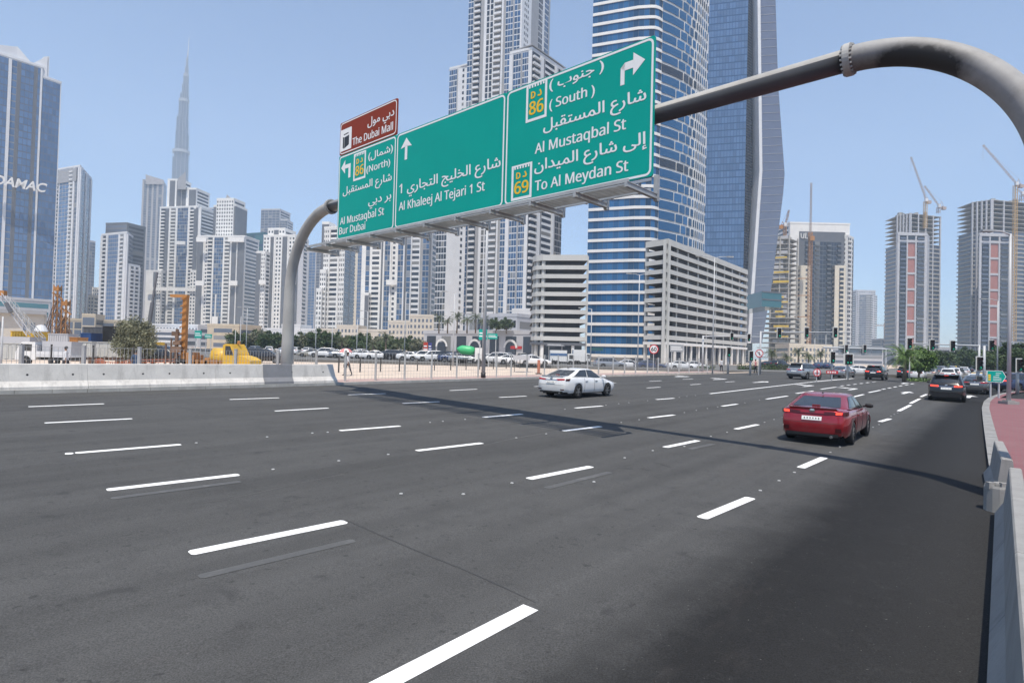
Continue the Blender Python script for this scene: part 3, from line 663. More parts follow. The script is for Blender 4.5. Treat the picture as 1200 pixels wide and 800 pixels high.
# --- far left: blue glass office tower with white crown and letters
b = Bld('office_tower', 'blue glass tower with white crown fins and large white letters, leftmost tower', 'white2')
C, zt = b.block([(-90, 300), (50, 338)], 80, [[GS(40), P_(1.6), GS(3), D_(2), GS(7), D_(2), GS(1.5), P_(1)]], py=1, fh=3.9, pw=1.7, depth=34)
b.block([(50, 338), (72, 346)], 98.5, [[GS(5), W(.3)]], py=1, fh=3.9, pw=1.7, depth=30)
cr = b.mb('crown', 'white2')                                       # sloping crown walls
for (xa, ya, Ya), (xb, yb, Yb), yb0 in (((-60, 46, 306), (20, 55, 330), 84), ((20, 54, 330), (37, 74, 335), 84), ((37, 75, 335), (56, 66, 340), 92), ((52, 66.5, 339), (58, 66.5, 341), 100)):
    A, B2_ = at(xa, ya, Ya), at(xb, yb, Yb); n = Vector((B2_.y - A.y, A.x - B2_.x, 0)).normalized(); zb = at(xa, yb0, Ya).z - 2
    P8 = [A, B2_, Vector((B2_.x, B2_.y, zb)), Vector((A.x, A.y, zb))]; Q8 = [p - n * 4 for p in P8]
    cr.add(P8 + Q8, ((0, 3, 2, 1), (4, 5, 6, 7), (0, 1, 5, 4), (1, 2, 6, 5), (2, 3, 7, 6), (3, 0, 4, 7)))
b.block([(-90, 292), (60, 332)], 344, [[('L', 1, 'glass_t')]], fh=4.5, depth=45, wall='lgrey')
o = b.done()
tm = text_mesh('DAMAC', .02, .06); A, B2_ = at(-9, 210, 300 + 81 / 140 * 38 - 2.5), at(54, 217.5, 300 + 144 / 140 * 38 - 2.5)
vs_ = [v.co.copy() for v in tm.vertices]; x1 = max(v.x for v in vs_); ex = Vector((B2_.x - A.x, B2_.y - A.y, 0)); wl = ex.length; ex.normalize(); en = Vector((ex.y, -ex.x, 0))
for v, c in zip(tm.vertices, vs_):
    p = Vector((A.x, A.y, A.z - 2.5)) + ex * ((c.x + c.y * .25) / x1 * wl * .97) + Vector((0, 0, c.y * 7.2)) + en * (c.z * 12 + 1.0); v.co = p - o.location
link('lettering', tm, M['white'], o)

def tower(name, label, wall, blocks, cat='tower', extra=None):
    b = Bld(name, label, wall, cat)
    for bl in blocks: b.block(*bl[:3], **(bl[3] if len(bl) > 3 else {}))
    if extra: extra(b)
    return b.done()
GW = [W(.5), G_(1.6, 'glass_s'), W(.4), B_(1), W(.4)]
tower('residential_tower', 'tall white framed blue glass tower beside the leftmost lettered tower', 'white2',
  [([(64, 520), (94, 505), (108, 545)], 195, [[P_(.5), B_(1.1), W(.3), G_(3, 'glass_s'), W(.3), B_(1.1), P_(.5), G_(1, 'glass_v'), P_(.4)], [P_(.3), G_(1, 'glass_v'), P_(.2), G_(1, 'glass_v'), P_(.3)]], dict(py=1, pw=4)), ], extra=lambda b: b.mb('recess', 'grey').obox(at(68, 200, 517), at(90, 200, 506), (-.1, -1), .1, .2, ztop(90, 212, 506), ztop(90, 197, 506)))
tower('glass_tower', 'slim dark blue tower half hidden behind white framed tower', 'lgrey', [([(100, 640), (112, 650)], 282, [[G_(1, 'glass_v')]], dict(pw=4))])
tower('apartment_block', 'low pale block in the gap left of the dark capped tower', 'cream', [([(97, 560), (110, 560)], 347, [[H_(1)]]), ([(108, 600), (119, 600)], 338, [[H_(1)]])], 'building')
tower('residential_tower', 'white framed tower with dark stepped cap left of the grey slab', 'white2',
  [([(119, 520), (149, 505), (162, 545)], 273, [[P_(.5), B_(.9), P_(.4), G_(2.6, 'glass_s'), P_(.4), B_(.9), P_(.6)], [P_(.2), G_(2, 'glass_v'), P_(.2)]], dict(py=1, pw=3)),
   ([(124, 525), (149, 520)], 263, [[('L', 1, 'glass_v')]], dict(wall='dgrey', depth=20)), ([(151, 508), (164, 520)], 313, [[P_(.4), B_(1), P_(.4), B_(1), P_(.4)]], dict(py=1))])
tower('office_tower', 'tall grey slab tower with slanted top left of the needle spire', 'grey',
  [([(167, 820), (192, 830)], 214, [[P_(.6, 'warmg'), G_(1, 'glass_v'), P_(.6, 'warmg'), G_(1, 'glass_v'), P_(.6, 'warmg'), G_(1, 'glass_v'), P_(.6, 'warmg'), G_(1.2, 'glass_v'), P_(.5, 'warmg')]], dict(py=1, pw=4))],
  extra=lambda b: b.mb('crown', 'warmg').add([at(170.6, 204.5, 819), at(192, 211, 829), at(192, 216, 829), at(170.6, 216, 819), at(170.6, 204.5, 850), at(192, 211, 860), at(192, 216, 860), at(170.6, 216, 850)], ((0, 3, 2, 1), (0, 1, 5, 4), (1, 2, 6, 5), (3, 0, 4, 7), (4, 5, 6, 7))))

M['needle'] = pm('steel_blue_cladding', (0.085, 0.10, 0.135), 0.35, 0.1, 0.05, metal=.2)
# --- the needle: stepped tiers narrowing to a spire
def needle():
    b = Bld('spire_skyscraper', 'very tall stepped needle skyscraper with thin spire in the haze', 'glass_v', 'skyscraper')
    Yb = 1640; cx = at(211.5, 200, Yb).x; z_ = lambda y: at(213, y, Yb).z
    tiers = [(400, 26, 0), (300, 22, -1), (242, 17.5, -.5), (222, 16.6, -.3), (178, 15, 0), (172, 13.4, .8), (150, 12.4, .8), (135, 11.0, .5), (118, 9.2, 1.2), (108, 8.0, 1.6), (98, 6.0, 2.2), (88, 4.8, 2.6), (78, 3.2, 3), (68, 2.0, 3.2), (60, .9, 3.6)]
    k = Yb / F_PX; zb = 0
    for i, (y, wpx, dx) in enumerate(tiers):
        z1 = z_(y); r = wpx / 2 * k * 1.15; c = (cx + dx * k, Yb); mb_ = b.mb('wall', 'needle')
        for lobe in range(3):
            a = pi / 2 + 2 * pi * lobe / 3 + .35; c2 = (c[0] + cos(a) * r * .45, c[1] + sin(a) * r * .45)
            mb_.prism([(c2[0] + r * .58 * cos(2 * pi * q / 10), c2[1] + r * .58 * sin(2 * pi * q / 10)) for q in range(10)], zb, z1 - (lobe * (z1 - zb) * .12))
        if i in (4, 8, 11): b.mb('bands', 'grey').prism([(c[0] + r * 1.06 * cos(2 * pi * q / 14), c[1] + r * 1.06 * sin(2 * pi * q / 14)) for q in range(14)], z1 - 5, z1 + 3)
        zb = z1 * .86 if i == 0 else zb + (z1 - zb) * .6
        for q in range(12):
            a = 2 * pi * q / 12; b.mb('fins', 'grey').bar((c[0] + r * .98 * cos(a), c[1] + r * .98 * sin(a), max(0, z_(tiers[max(i - 1, 0)][0]))), (c[0] + r * .98 * cos(a), c[1] + r * .98 * sin(a), z1), .55)
    b.mb('spire', 'lgrey').tube([(cx + 3.8 * k, Yb, z_(66)), (cx + 4.3 * k, Yb, z_(43))], [1.6, .5], 8)
    b.done()
needle()

# --- the white residential cluster
def white_cluster():
    r1 = [W(.3), B_(1), D_(.9), P_(.35), B_(1.1), P_(.4), G_(2.3), P_(.4), B_(1), D_(.7)]
    tower('residential_tower', 'stepped white apartment tower in front of the needle spire', 'white',
      [([(187.5, 600), (232.5, 590)], 244, [r1], dict(py=0, depth=30)), ([(196, 606), (230, 602)], 222, [[H_(1), W(.2), D_(.6), W(.3), D_(.6), W(.4), D_(1)]], dict(depth=22)),
       ([(196.5, 604), (213, 603)], 211, [[W(.3), D_(.7), W(.2), D_(.6)]], dict(depth=16)), ([(171, 594), (189, 592)], 318, [[W(2), D_(1), H_(1.1)]], dict(depth=26)),
       ([(227, 590), (236, 592)], 244, [[D_(.8), P_(.4)]], dict(depth=24)), ([(223, 588), (237, 588)], 318, [[H_(1), D_(1)]], dict(depth=20))],
      extra=lambda b: (b.mb('blade', 'grey').add([at(208, 222, 600), at(218, 222, 600), at(217.5, 201, 600), at(208, 210, 600), at(208, 222, 606), at(218, 222, 606), at(217.5, 201, 606), at(208, 210, 606)], ((0, 1, 2, 3), (5, 4, 7, 6), (1, 5, 6, 2), (3, 2, 6, 7), (4, 0, 3, 7))),
        b.mb('bridges', 'white').obox(at(172, 335, 591), at(236, 335, 587), (0, -1), .5, 1.6, ztop(200, 341, 590), ztop(200, 337, 590)), b.mb('bridges', 'white').obox(at(206, 283, 589), at(218, 283, 589), (0, -1), .5, 1.8, ztop(210, 287, 590), ztop(210, 283, 590))))
    tower('glass_tower', 'narrow blue tower squeezed between two white apartment towers', 'lgrey', [([(236, 720), (252, 715)], 245, [[G_(1, 'glass_s'), P_(.2), G_(1, 'glass_s')]], dict(pw=4))])
    r2 = [D_(1.6), P_(.3), H_(.7), B_(1.2), P_(.35), G_(2.2), P_(.35), B_(1.3), P_(.35), D_(1.2), P_(.2), D_(1.6)]
    tower('residential_tower', 'white apartment tower with pointed roof blade left of the teal tower', 'white',
      [([(250.5, 566), (276, 560), (290, 580)], 241, [[D_(.9), W(.2), H_(1.6), W(.2), D_(.9)], [D_(1)]], dict(py=1)), ([(254, 562), (274, 559)], 234, [[H_(1)]], dict(depth=18)),
       ([(231.5, 548), (287, 542)], 277.5, [r2], dict(depth=24))],
      extra=lambda b: (b.mb('blade', 'grey').add([at(262, 241, 562), at(276, 241, 562), at(274, 235, 562), at(266, 228, 562), at(262, 241, 568), at(276, 241, 568), at(274, 235, 568), at(266, 228, 568)], ((0, 1, 2, 3), (1, 5, 6, 2), (3, 2, 6, 7), (4, 0, 3, 7), (5, 4, 7, 6))),
        [b.mb('bridges', 'white').obox(at(x0, y0, 541), at(x1, y0, 541), (0, -1), .3, 1.6, ztop(x0, y0 + 5.5, 541), ztop(x0, y0, 541)) for x0, x1, y0 in ((231, 243, 278), (268, 287, 278), (230, 240, 329), (269, 279, 329))],
        b.mb('mast_block', 'white').prism([at(x, 380, y).xy for x, y in ((248, 536), (255, 536), (255, 544), (248, 544))], Z_BASE, ztop(250, 371, 540)), b.mb('mast_block', 'white').bar(at(252, 371, 540), at(253, 345, 540), .8)))
    tower('office_tower', 'teal glass tower between the white apartment towers', 'glass_t', [([(288, 600), (309, 592)], 275, [[g_(1, 'glass_t', 'glass_b')]], dict(fh=11, pw=12))])
    tower('office_tower', 'pale blue tower with rounded top block behind the teal tower', 'lgrey', [([(295, 780), (337, 770)], 276, [[G_(1, 'glass_s'), W(.1), G_(2, 'glass_v')]], dict(pw=5)), ([(306, 778), (328, 774)], 246, [[G_(1, 'glass_v')]], dict(pw=5)), ([(328, 776), (337, 776)], 258, [[G_(1, 'glass_v')]], dict(depth=20))])
    tower('residential_tower', 'white gridded apartment tower directly behind the left gantry leg', 'white',
      [([(309, 522), (346, 516)], 277, [[H_(1.2), P_(.25), D_(.7), P_(.25), H_(1.2), P_(.2), D_(1), P_(.2), H_(1.2)]], dict(depth=22)), ([(314, 526), (334, 523)], 269, [[H_(1), D_(.8), H_(1)]], dict(depth=18)),
       ([(300.5, 516), (311, 514)], 296, [[D_(1.2), H_(1)]], dict(depth=18)), ([(346, 514), (356, 516)], 281, [[D_(.5), P_(.6, 'lgrey')]], dict(depth=22))],
      extra=lambda b: [b.mb('bridges', 'white').obox(at(x0, 328, 513), at(x1, 328, 513), (0, -1), .2, 1.4, ztop(x0, 333, 513), ztop(x0, 328, 513)) for x0, x1 in ((304, 312), (337, 347))])
    tower('office_tower', 'grey blue curtain wall tower just right of the left gantry leg', 'lgrey', [([(354, 700), (379, 690)], 296, [[G_(1, 'glass_v'), P_(.12, 'lgrey'), G_(1, 'glass_s'), P_(.12, 'lgrey'), G_(1, 'glass_v')]], dict(pw=4))])
    tower('residential_tower', 'white apartment tower of square windows below the left end of the sign', 'white',
      [([(380, 432), (405, 426), (417, 450)], 268, [[H_(1.2), P_(.3), ('L', 1.7, 'glass_d'), P_(.3), H_(1.2)], [G_(1, 'glass_v'), D_(.3), G_(1, 'glass_v')]], dict(py=0, pw=1.6)), ([(375, 428), (382, 427)], 318, [[H_(1)]], dict(depth=14, pw=1.6)), ([(370.5, 426), (377, 425)], 340, [[H_(1)]], dict(depth=14, pw=1.6)),
       ([(377.5, 434), (386, 433)], 262, [[D_(1)]], dict(depth=10))])
    tower('residential_tower', 'pale beige and blue tower behind the sign walkway, left of the striped towers', 'cream', [([(413, 560), (430, 555)], 235, [[H_(1), W(.3), G_(1, 'glass_s'), W(.3)]])])
    tower('residential_tower', 'white tower with blue glass strips and shelf balconies under the brown board', 'white',
      [([(427, 404), (470, 398)], 205, [[W(.9), G_(.9), W(.5), ('L', 1.6, 'glass_d'), W(.4), D_(.5), P_(.3), G_(1.2), P_(.3), H_(1), P_(.5)]], dict(depth=20)), ([(423, 400), (432, 399)], 345, [[W(.5), D_(.5)]], dict(depth=12))],
      extra=lambda b: b.mb('bridges', 'white').obox(at(453, 329, 398), at(467, 329, 397), (0, -1), .3, 1.5, ztop(453, 334, 398), ztop(453, 328, 398)))
    tower('residential_tower', 'blue and grey balcony tower under the middle green board', 'white2',
      [([(469, 384), (508, 378)], 210, [[G_(1.3), P_(.3), D_(.4), G_(1), P_(.2), ('L', 1.7, 'glass_d'), P_(.2), D_(.5, 'grey'), G_(1.4), D_(.5)]], dict(depth=20))])
white_cluster()
# --- the tall twin-shouldered tower behind the sign
def tall_tower():
    b = Bld('residential_tower', 'very tall white and grey balcony tower rising behind the middle of the sign', 'white2')
    G2 = lambda w_, m='glass_b': ('G', w_, m, 'white2')
    b.block([(549.5, 338), (612, 326), (645, 352)], 0, [[G2(1.6), D_(.4, 'grey'), B_(2), D_(1, 'grey'), W(.8), g_(.9, 'glass_d', 'white2'), W(.25), g_(.9, 'glass_d', 'white2'), W(.3), B_(2.4), P_(.5), D_(.6, 'grey'), G2(2.2), D_(.4, 'grey'), G2(1.8), W(.4)],
        [W(.5), H_(1.1), W(.6), D_(1.7, 'grey'), g_(1, 'glass_d', 'white2'), W(.5), G2(1), D_(.4, 'grey')]], py=0, zt=215, fh=3.4, pw=1.5)
    b.block([(527, 352), (549, 346)], 82, [[G2(1.5), D_(.2, 'grey'), W(.7), H_(.7), W(.6)]], py=0, depth=20, fh=3.4, pw=1.5)
    b.block([(515, 318), (527, 316), (549, 322)], 150, [[G2(1, 'glass_d')], [W(1.6), H_(.5), W(.3)]], py=0, fh=3.4, pw=1.5)
    b.block([(598, 312), (624, 306), (663, 330)], 58, [[P_(.55), G2(1.2), D_(.25, 'grey'), G2(1), P_(.5)], [B_(1.1), P_(.5), D_(.3), ('L', 1.5, 'glass_d'), P_(.3), D_(.3, 'grey'), g_(1.1, 'glass_d', 'grey')]], py=1, fh=3.4, pw=1.5)
    b.block([(600, 308), (622, 304)], 364.5, [[W(1)]], depth=10, z0=None)
    rf = b.mb('roof_slabs', 'grey')
    for c_ in ([(596, 314), (624, 305), (664, 330)], [(526, 353), (550, 345), (556, 352)]):
        y_ = 57 if c_[0][0] > 590 else 80
        pts = [at(px, y_, Y).xy for px, Y in c_]; z_ = ztop(c_[1][0], y_ - 1, c_[1][1]) + 1.5; rf.prism(pts, z_, z_ + .6, True, True)
    b.done()
tall_tower()
# ------------------------------------------------------------------ the blue banded tower, the two car parks, the glass wedge tower
def seg_pts(cor, ytop): return [Vector(at(px, ytop, Y).xy) for px, Y in cor]
def band(mb_, pts, d0, d1, z0, z1):                               # a ribbon that follows the plan points, d0..d1 outwards
    N = []
    for i, p in enumerate(pts):
        e = (pts[min(i + 1, len(pts) - 1)] - pts[max(i - 1, 0)]).normalized(); N.append(Vector((e.y, -e.x)))
    A = [p + n * d0 for p, n in zip(pts, N)]; B = [p + n * d1 for p, n in zip(pts, N)]
    for i in range(len(pts) - 1):
        mb_.add([(*A[i], z0), (*A[i + 1], z0), (*B[i + 1], z0), (*B[i], z0), (*A[i], z1), (*A[i + 1], z1), (*B[i + 1], z1), (*B[i], z1)], ((3, 2, 6, 7), (4, 7, 6, 5), (0, 1, 2, 3)) + (((0, 3, 7, 4),) if i == 0 else ()) + (((1, 5, 6, 2),) if i == len(pts) - 2 else ()))
def blue_tower():
    L = [(692, 227), (745, 221), (760, 220.3)]; K = [(765, 220.3), (769, 221), (773, 222.4)]; R = [(784, 225), (800, 230), (815, 237), (828, 246)]
    pts = seg_pts(L + K + R, 150); base = Vector((pts[3].x, pts[3].y, Z_BASE))
    t = thing('banded_tower', 'bright blue glass tower with white horizontal bands and rounded corner behind the sign', 'tower', base)
    q = MB(); back = [pts[-1] + Vector((-8, 30)), pts[0] + Vector((6, 34))]; z1 = 205.0
    q.prism([(p + Vector((0, .6))) for p in pts] + back, Z_BASE, z1); q.build('core', M['white2'], t)
    fh = 12.45 * 222 / F_PX; z0 = Z_BASE + 2.0; n = int((z1 - z0) / fh)
    left = pts[:6]; right = pts[5:]
    # dense curve of the right face for staggered panes
    def at_len(P, s):
        for a, b in zip(P, P[1:]):
            l = (b - a).length
            if s <= l: return a.lerp(b, s / l)
            s -= l
        return P[-1]
    RL = sum((b - a).length for a, b in zip(right, right[1:])); wallq = MB(); band(wallq, right, -.2, .12, z0, z1); wallq.build('white_wall', M['white'], t)
    pm_ = {}
    for f in range(n):
        za = z0 + f * fh
        q = MB(); band(q, left, -.2, .42, za - .55, za + .55); q.build('white_band', M['white'], t)
        q = MB(); band(q, left, -.2, .1, za + .55, za + fh - .55)
        m_ = 9
        for a, b in zip(left, left[1:]):
            pass
        gl = MB()
        LL = sum((b - a).length for a, b in zip(left, left[1:])); nb = 14
        for k in range(nb):
            p0, p1 = at_len(left, LL * (k + .02) / nb), at_len(left, LL * (k + .98) / nb); e = (p1 - p0).normalized(); nn = Vector((e.y, -e.x)) * .16
            gl.quad((*(p0 + nn), za + .55), (*(p1 + nn), za + .55), (*(p1 + nn), za + fh - .55), (*(p0 + nn), za + fh - .55))
        q.build('window_strip', M['dgrey'], t); gl.build('window_panes', M['glass_k'], t, kind='stuff')
        # right face: wide panes by the corner, narrow slots farther along, shifted floor by floor
        s = 0.05; first = True; pn = MB()
        while s < RL - .8:
            u = s / RL; wd = (8.0 + ((f * 2) % 5) * 1.1) if first else 6.0 * (1 - u) ** 1.8 + 1.0 if u < .6 else 1.1; first = False
            a_, b_ = max(s, 0.05), min(s + wd, RL)
            if b_ > a_ + .3:
                tall = .42 if u < .5 else .55; ns = max(2, int((b_ - a_) / 1.1) + 1); cp = [at_len(right, a_ + (b_ - a_) * i_ / (ns - 1)) for i_ in range(ns)]; rows = [[], []]
                for i_, p0 in enumerate(cp):
                    e = (cp[min(i_ + 1, ns - 1)] - cp[max(i_ - 1, 0)]).normalized(); p1 = p0 + Vector((e.y, -e.x)) * .32; rows[0].append((*p1, za + tall)); rows[1].append((*p1, za + fh - tall))
                pn.grid(rows)
            s += wd + (.5 if u < .4 else .95)
        pn.build('window_panes', M['glass_k' if f % 9 else 'glass_d'], t, kind='stuff')
    q = MB(); band(q, pts, -.2, .5, Z_BASE, z0 - .56); q.build('entrance_wall', M['glass_d'], t)
blue_tower()

M['cpdark'] = pm('deck_shade_concrete', (0.045, 0.045, 0.048), 0.9, 0.2, 0.5)  # shade deep inside the decks, put into the colour of core and slabs
M['cpwall'] = pm('painted_concrete', (0.52, 0.515, 0.49), 0.7, 0.05, 0.3, dirt=0.12)
def car_park(name, label, cor, ytop, levels, zfirst, fh, curve=0):
    pts = seg_pts(cor, ytop); base = Vector((pts[0].x, pts[0].y, Z_BASE)); t = thing(name, label, 'car park', base)
    if curve:                                                     # rounded left end
        e = (pts[1] - pts[0]).normalized(); nv = Vector((e.y, -e.x)); p0 = pts[0]
        pts = [p0 - nv * 6 - e * 3.0, p0 - nv * 3.2 - e * 2.6, p0 - nv * 1.2 - e * 1.4, p0 + e * .6] + pts[1:]
    e = (pts[-1] - pts[0]).normalized(); inn = [pts[0] + pts[-1] - pts[1] + Vector((0, .5))] * 1 if not curve else [pts[-1] + Vector((0, 24)), pts[0] + Vector((0, 20))]
    core = MB(); allp = list(pts) + inn; cc = sum(allp, Vector((0, 0))) / len(allp)
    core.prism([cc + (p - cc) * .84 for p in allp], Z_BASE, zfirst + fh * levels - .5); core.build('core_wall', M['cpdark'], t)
    cols = MB()
    for k in range(levels + 1):
        z = zfirst + k * fh
        if k < levels or True:
            q = MB(); band(q, pts, -.25, .12, z - .40, z + (.82 if k < levels else 1.3)); q.build('parapet', M['cpwall'], t)
        if True:
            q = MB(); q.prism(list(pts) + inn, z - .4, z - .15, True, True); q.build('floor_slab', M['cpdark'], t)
    TL = 0.0
    for a, b in zip(pts, pts[1:]):
        l = (b - a).length; e2 = (b - a).normalized(); n2 = (-e2.y, e2.x)
        for j in range(max(1, int(l / 7.5)) + 1):
            p = a + e2 * (l * j / max(1, int(l / 7.5))); cols.obox(p - e2 * .3, p + e2 * .3, n2, .3, 1.1, Z_BASE, zfirst + levels * fh + 1)
    cols.build('columns', M['cpwall'], t, kind='stuff')
    return t, pts, inn
def shops(t, pts, inn, zt, glassm='glass_d', fascia='white', spacing=6.0):
    q = MB(); q.prism([sum(list(pts) + inn, Vector((0, 0))) / (len(pts) + len(inn)) * .1 + p * .9 for p in list(pts) + inn], Z_BASE, zt - .3); q.build('shopfront', M[glassm], t)
    q = MB(); band(q, pts, -.2, .35, zt - 1.3, zt - .5); q.build('fascia', M[fascia], t)
    for a, b in zip(pts, pts[1:]):
        l = (b - a).length
        if l < 8: continue
        e2 = (b - a).normalized(); n2 = (e2.y, -e2.x)
        for j in range(int(l / spacing) + 1):
            p = a + e2 * min(l - .5, j * spacing + .4); q = MB(); q.obox(p - e2 * .4, p + e2 * .4, n2, -.8, 0, Z_BASE, zt - 1.3); q.build('shop_column', M['white'], t)
zc = ztop(782, 278.5, 160)
fhr = (zc - 1.5 - ztop(782, 396, 160)) / 10
t_, p_, i_ = car_park('car_park', 'white multi storey car park with open decks right of the banded blue tower', [(757, 166), (782.5, 160), (877, 214)], 279, 10, zc - 1.5 - fhr * 10, fhr)
shops(t_, p_, i_, zc - 1.5 - fhr * 10 - .5)
zc = ztop(631, 297, 172); fhl = 10.45 * 172 / F_PX
t_, p_, i_ = car_park('car_park', 'white multi storey car park with rounded end left of the banded blue tower', [(634, 173), (689, 171)], 297, 9, zc - 1.5 - fhl * 9, fhl, 1)
shops(t_, p_, i_, zc - 1.5 - fhl * 9 - .5, 'glass_d', 'dgrey', 9)

def wedge_tower():
    b = Bld('glass_tower', 'tall blue curtain wall tower with leaning pale side fin', 'glass_b')
    b.block([(827, 336), (877, 330)], 0, [[('G', 1, 'glass_s', 'glass_b')]], zt=225, fh=3.9, pw=1.7, depth=40)
    b.block([(877, 330.5), (889, 338)], 0, [[('g', 1, 'glass_n', 'dgrey')]], zt=225, fh=1.6, pw=1.7, depth=36)
    o = b.done()
    def fin(pl, Y0, Y1, mat, nm):
        q = MB(); A = [at(x, y, Y0) for x, y in pl]; B = [Vector((p.x, Y1, p.z)) for p in A]; n = len(pl)
        q.add(A + B, [tuple(range(n))[::-1], tuple(range(n, 2 * n))] + [(i, (i + 1) % n, n + (i + 1) % n, n + i) for i in range(n)]); return q.build(nm, M[mat], o)
    fin([(887, -60), (890.5, -60), (893.5, 200), (880, 402), (876, 402), (890, 200)], 326.5, 342, 'white2', 'edge_fin')
    fin([(890.6, -60), (907, -60), (912, 100), (919.5, 203), (918, 225), (905, 330), (893, 402), (880.2, 402), (893.6, 200)], 328, 356, 'lilac', 'side_fin')
    q = MB(); fa = lambda x, y, Y: at(x, y, Y)
    for k in range(46):                                           # joints of the fin cladding
        y = -40 + k * 9.6
        if y > 395: break
        xl = 890.9 + (y + 60) / 260 * 3 if y < 200 else 893.9 - (y - 200) / 202 * 13.4
        xr = 907 + (y + 60) / 160 * 5 if y < 100 else (912 + (y - 100) / 103 * 7.3 if y < 203 else (919 - (y - 225) / 105 * 13.5 if y > 225 else 919)) if y < 330 else 905 - (y - 330) / 72 * 12
        A, B2_ = fa(xl, y, 327.9), fa(xr - .4, y - 1, 327.9); q.bar(A, B2_, .12)
    q.build('panel_joints', M['lgrey'], o, kind='stuff')
    # glazed box cantilevered over the pavement
    q = MB(); A, B2_ = at(893, 344, 262), at(916, 344, 266); n = (.05, 1); zb, zt = ztop(893, 359, 262), ztop(893, 341, 262)
    q.obox(A, B2_, n, 0, 62, zb, zt); q.build('glazed_box', M['glass_t'], o)
    q = MB(); q.obox(A, B2_, n, -.15, -.02, zb + 3, zb + 3.5); q.obox(A, B2_, n, -.15, -.02, zt - .5, zt); q.build('box_trim', M['dgrey'], o)
M['lilac'] = pm('pale_lilac_cladding', (0.19, 0.205, 0.255), 0.22, 0.06, 0.25, metal=0.5)
wedge_tower()

def frame_tower():
    b = Bld('framed_tower', 'tower with thick white portal frame round a dark glass front', 'white'); Y = 450
    b.block([(926, Y), (996, Y)], 262, [None], depth=26)
    b.mb('cladding', 'dgrey').obox(at(936, 300, Y), at(990, 300, Y), (0, -1), .05, .25, ztop(936, 405, Y), ztop(936, 271, Y))
    z = [ztop(960, y, Y - 1) for y in (408, 283)]
    b.facade(at(939, 300, Y - .3), at(988, 300, Y - .3), z[0], z[1], [D_(.7), B_(1, 'dgrey'), ('g', 1.2, 'glass_n', 'dgrey'), B_(1, 'dgrey'), ('g', 1.4, 'glass_n', 'dgrey'), B_(1, 'dgrey'), ('g', 1.2, 'glass_n', 'dgrey'), B_(1, 'dgrey'), D_(.4)], 3.6, 2.4)
    for x0, x1 in ((938, 950), (978.5, 991)): b.block([(x0, Y - 4), (x1, Y - 4)], 313, [[W(1), B_(1, 'cream'), W(.4)] if x0 > 960 else [W(1), H_(.8), W(.5)]], depth=5, wall='cream')
    b.block([(994, Y - 2), (1000.5, Y + 8)], 277, [[B_(1), W(.4), D_(.5)]], depth=20)
    o = b.done()
    q = MB()                                                       # the white monogram high on the dark panel
    Yk = Y - .6
    for L in ([(938.5, 273.5), (939, 278.5), (941.5, 279), (942.3, 273.5)], [(944.5, 273), (943.6, 279), (946.3, 279.3)]):
        for a, c in zip(L, L[1:]): q.bar(at(*a, Yk), at(*c, Yk), .55)
    q.build('monogram', M['white'], o)
frame_tower()
def mass(name, label, wall, blocks, cat='tower'): return tower(name, label, wall, blocks, cat)
mass('residential_tower', 'hazy blue balcony tower right of the white portal tower', 'lgrey', [([(1002, 905), (1020, 895), (1028, 920)], 345, [[D_(.3), B_(1, 'lgrey'), ('G', 1.4, 'glass_v'), B_(1, 'lgrey')], [B_(1, 'white2')]], dict(py=1)), ([(1004, 902), (1026, 902)], 340.5, [[H_(1)]], dict(depth=20, wall='lgrey'))])
mass('residential_tower', 'dark blue far tower partly hidden by the brick red panel tower', 'lgrey', [([(1037, 955), (1044, 950), (1054, 970)], 341, [[D_(1)], [B_(1, 'lgrey')]], dict(py=0))])
mass('low_block', 'dark low block at the foot of the far blue tower', 'dgrey', [([(1033, 700), (1052, 700)], 398, [[('g', 1, 'glass_d', 'dgrey')]])], 'building')
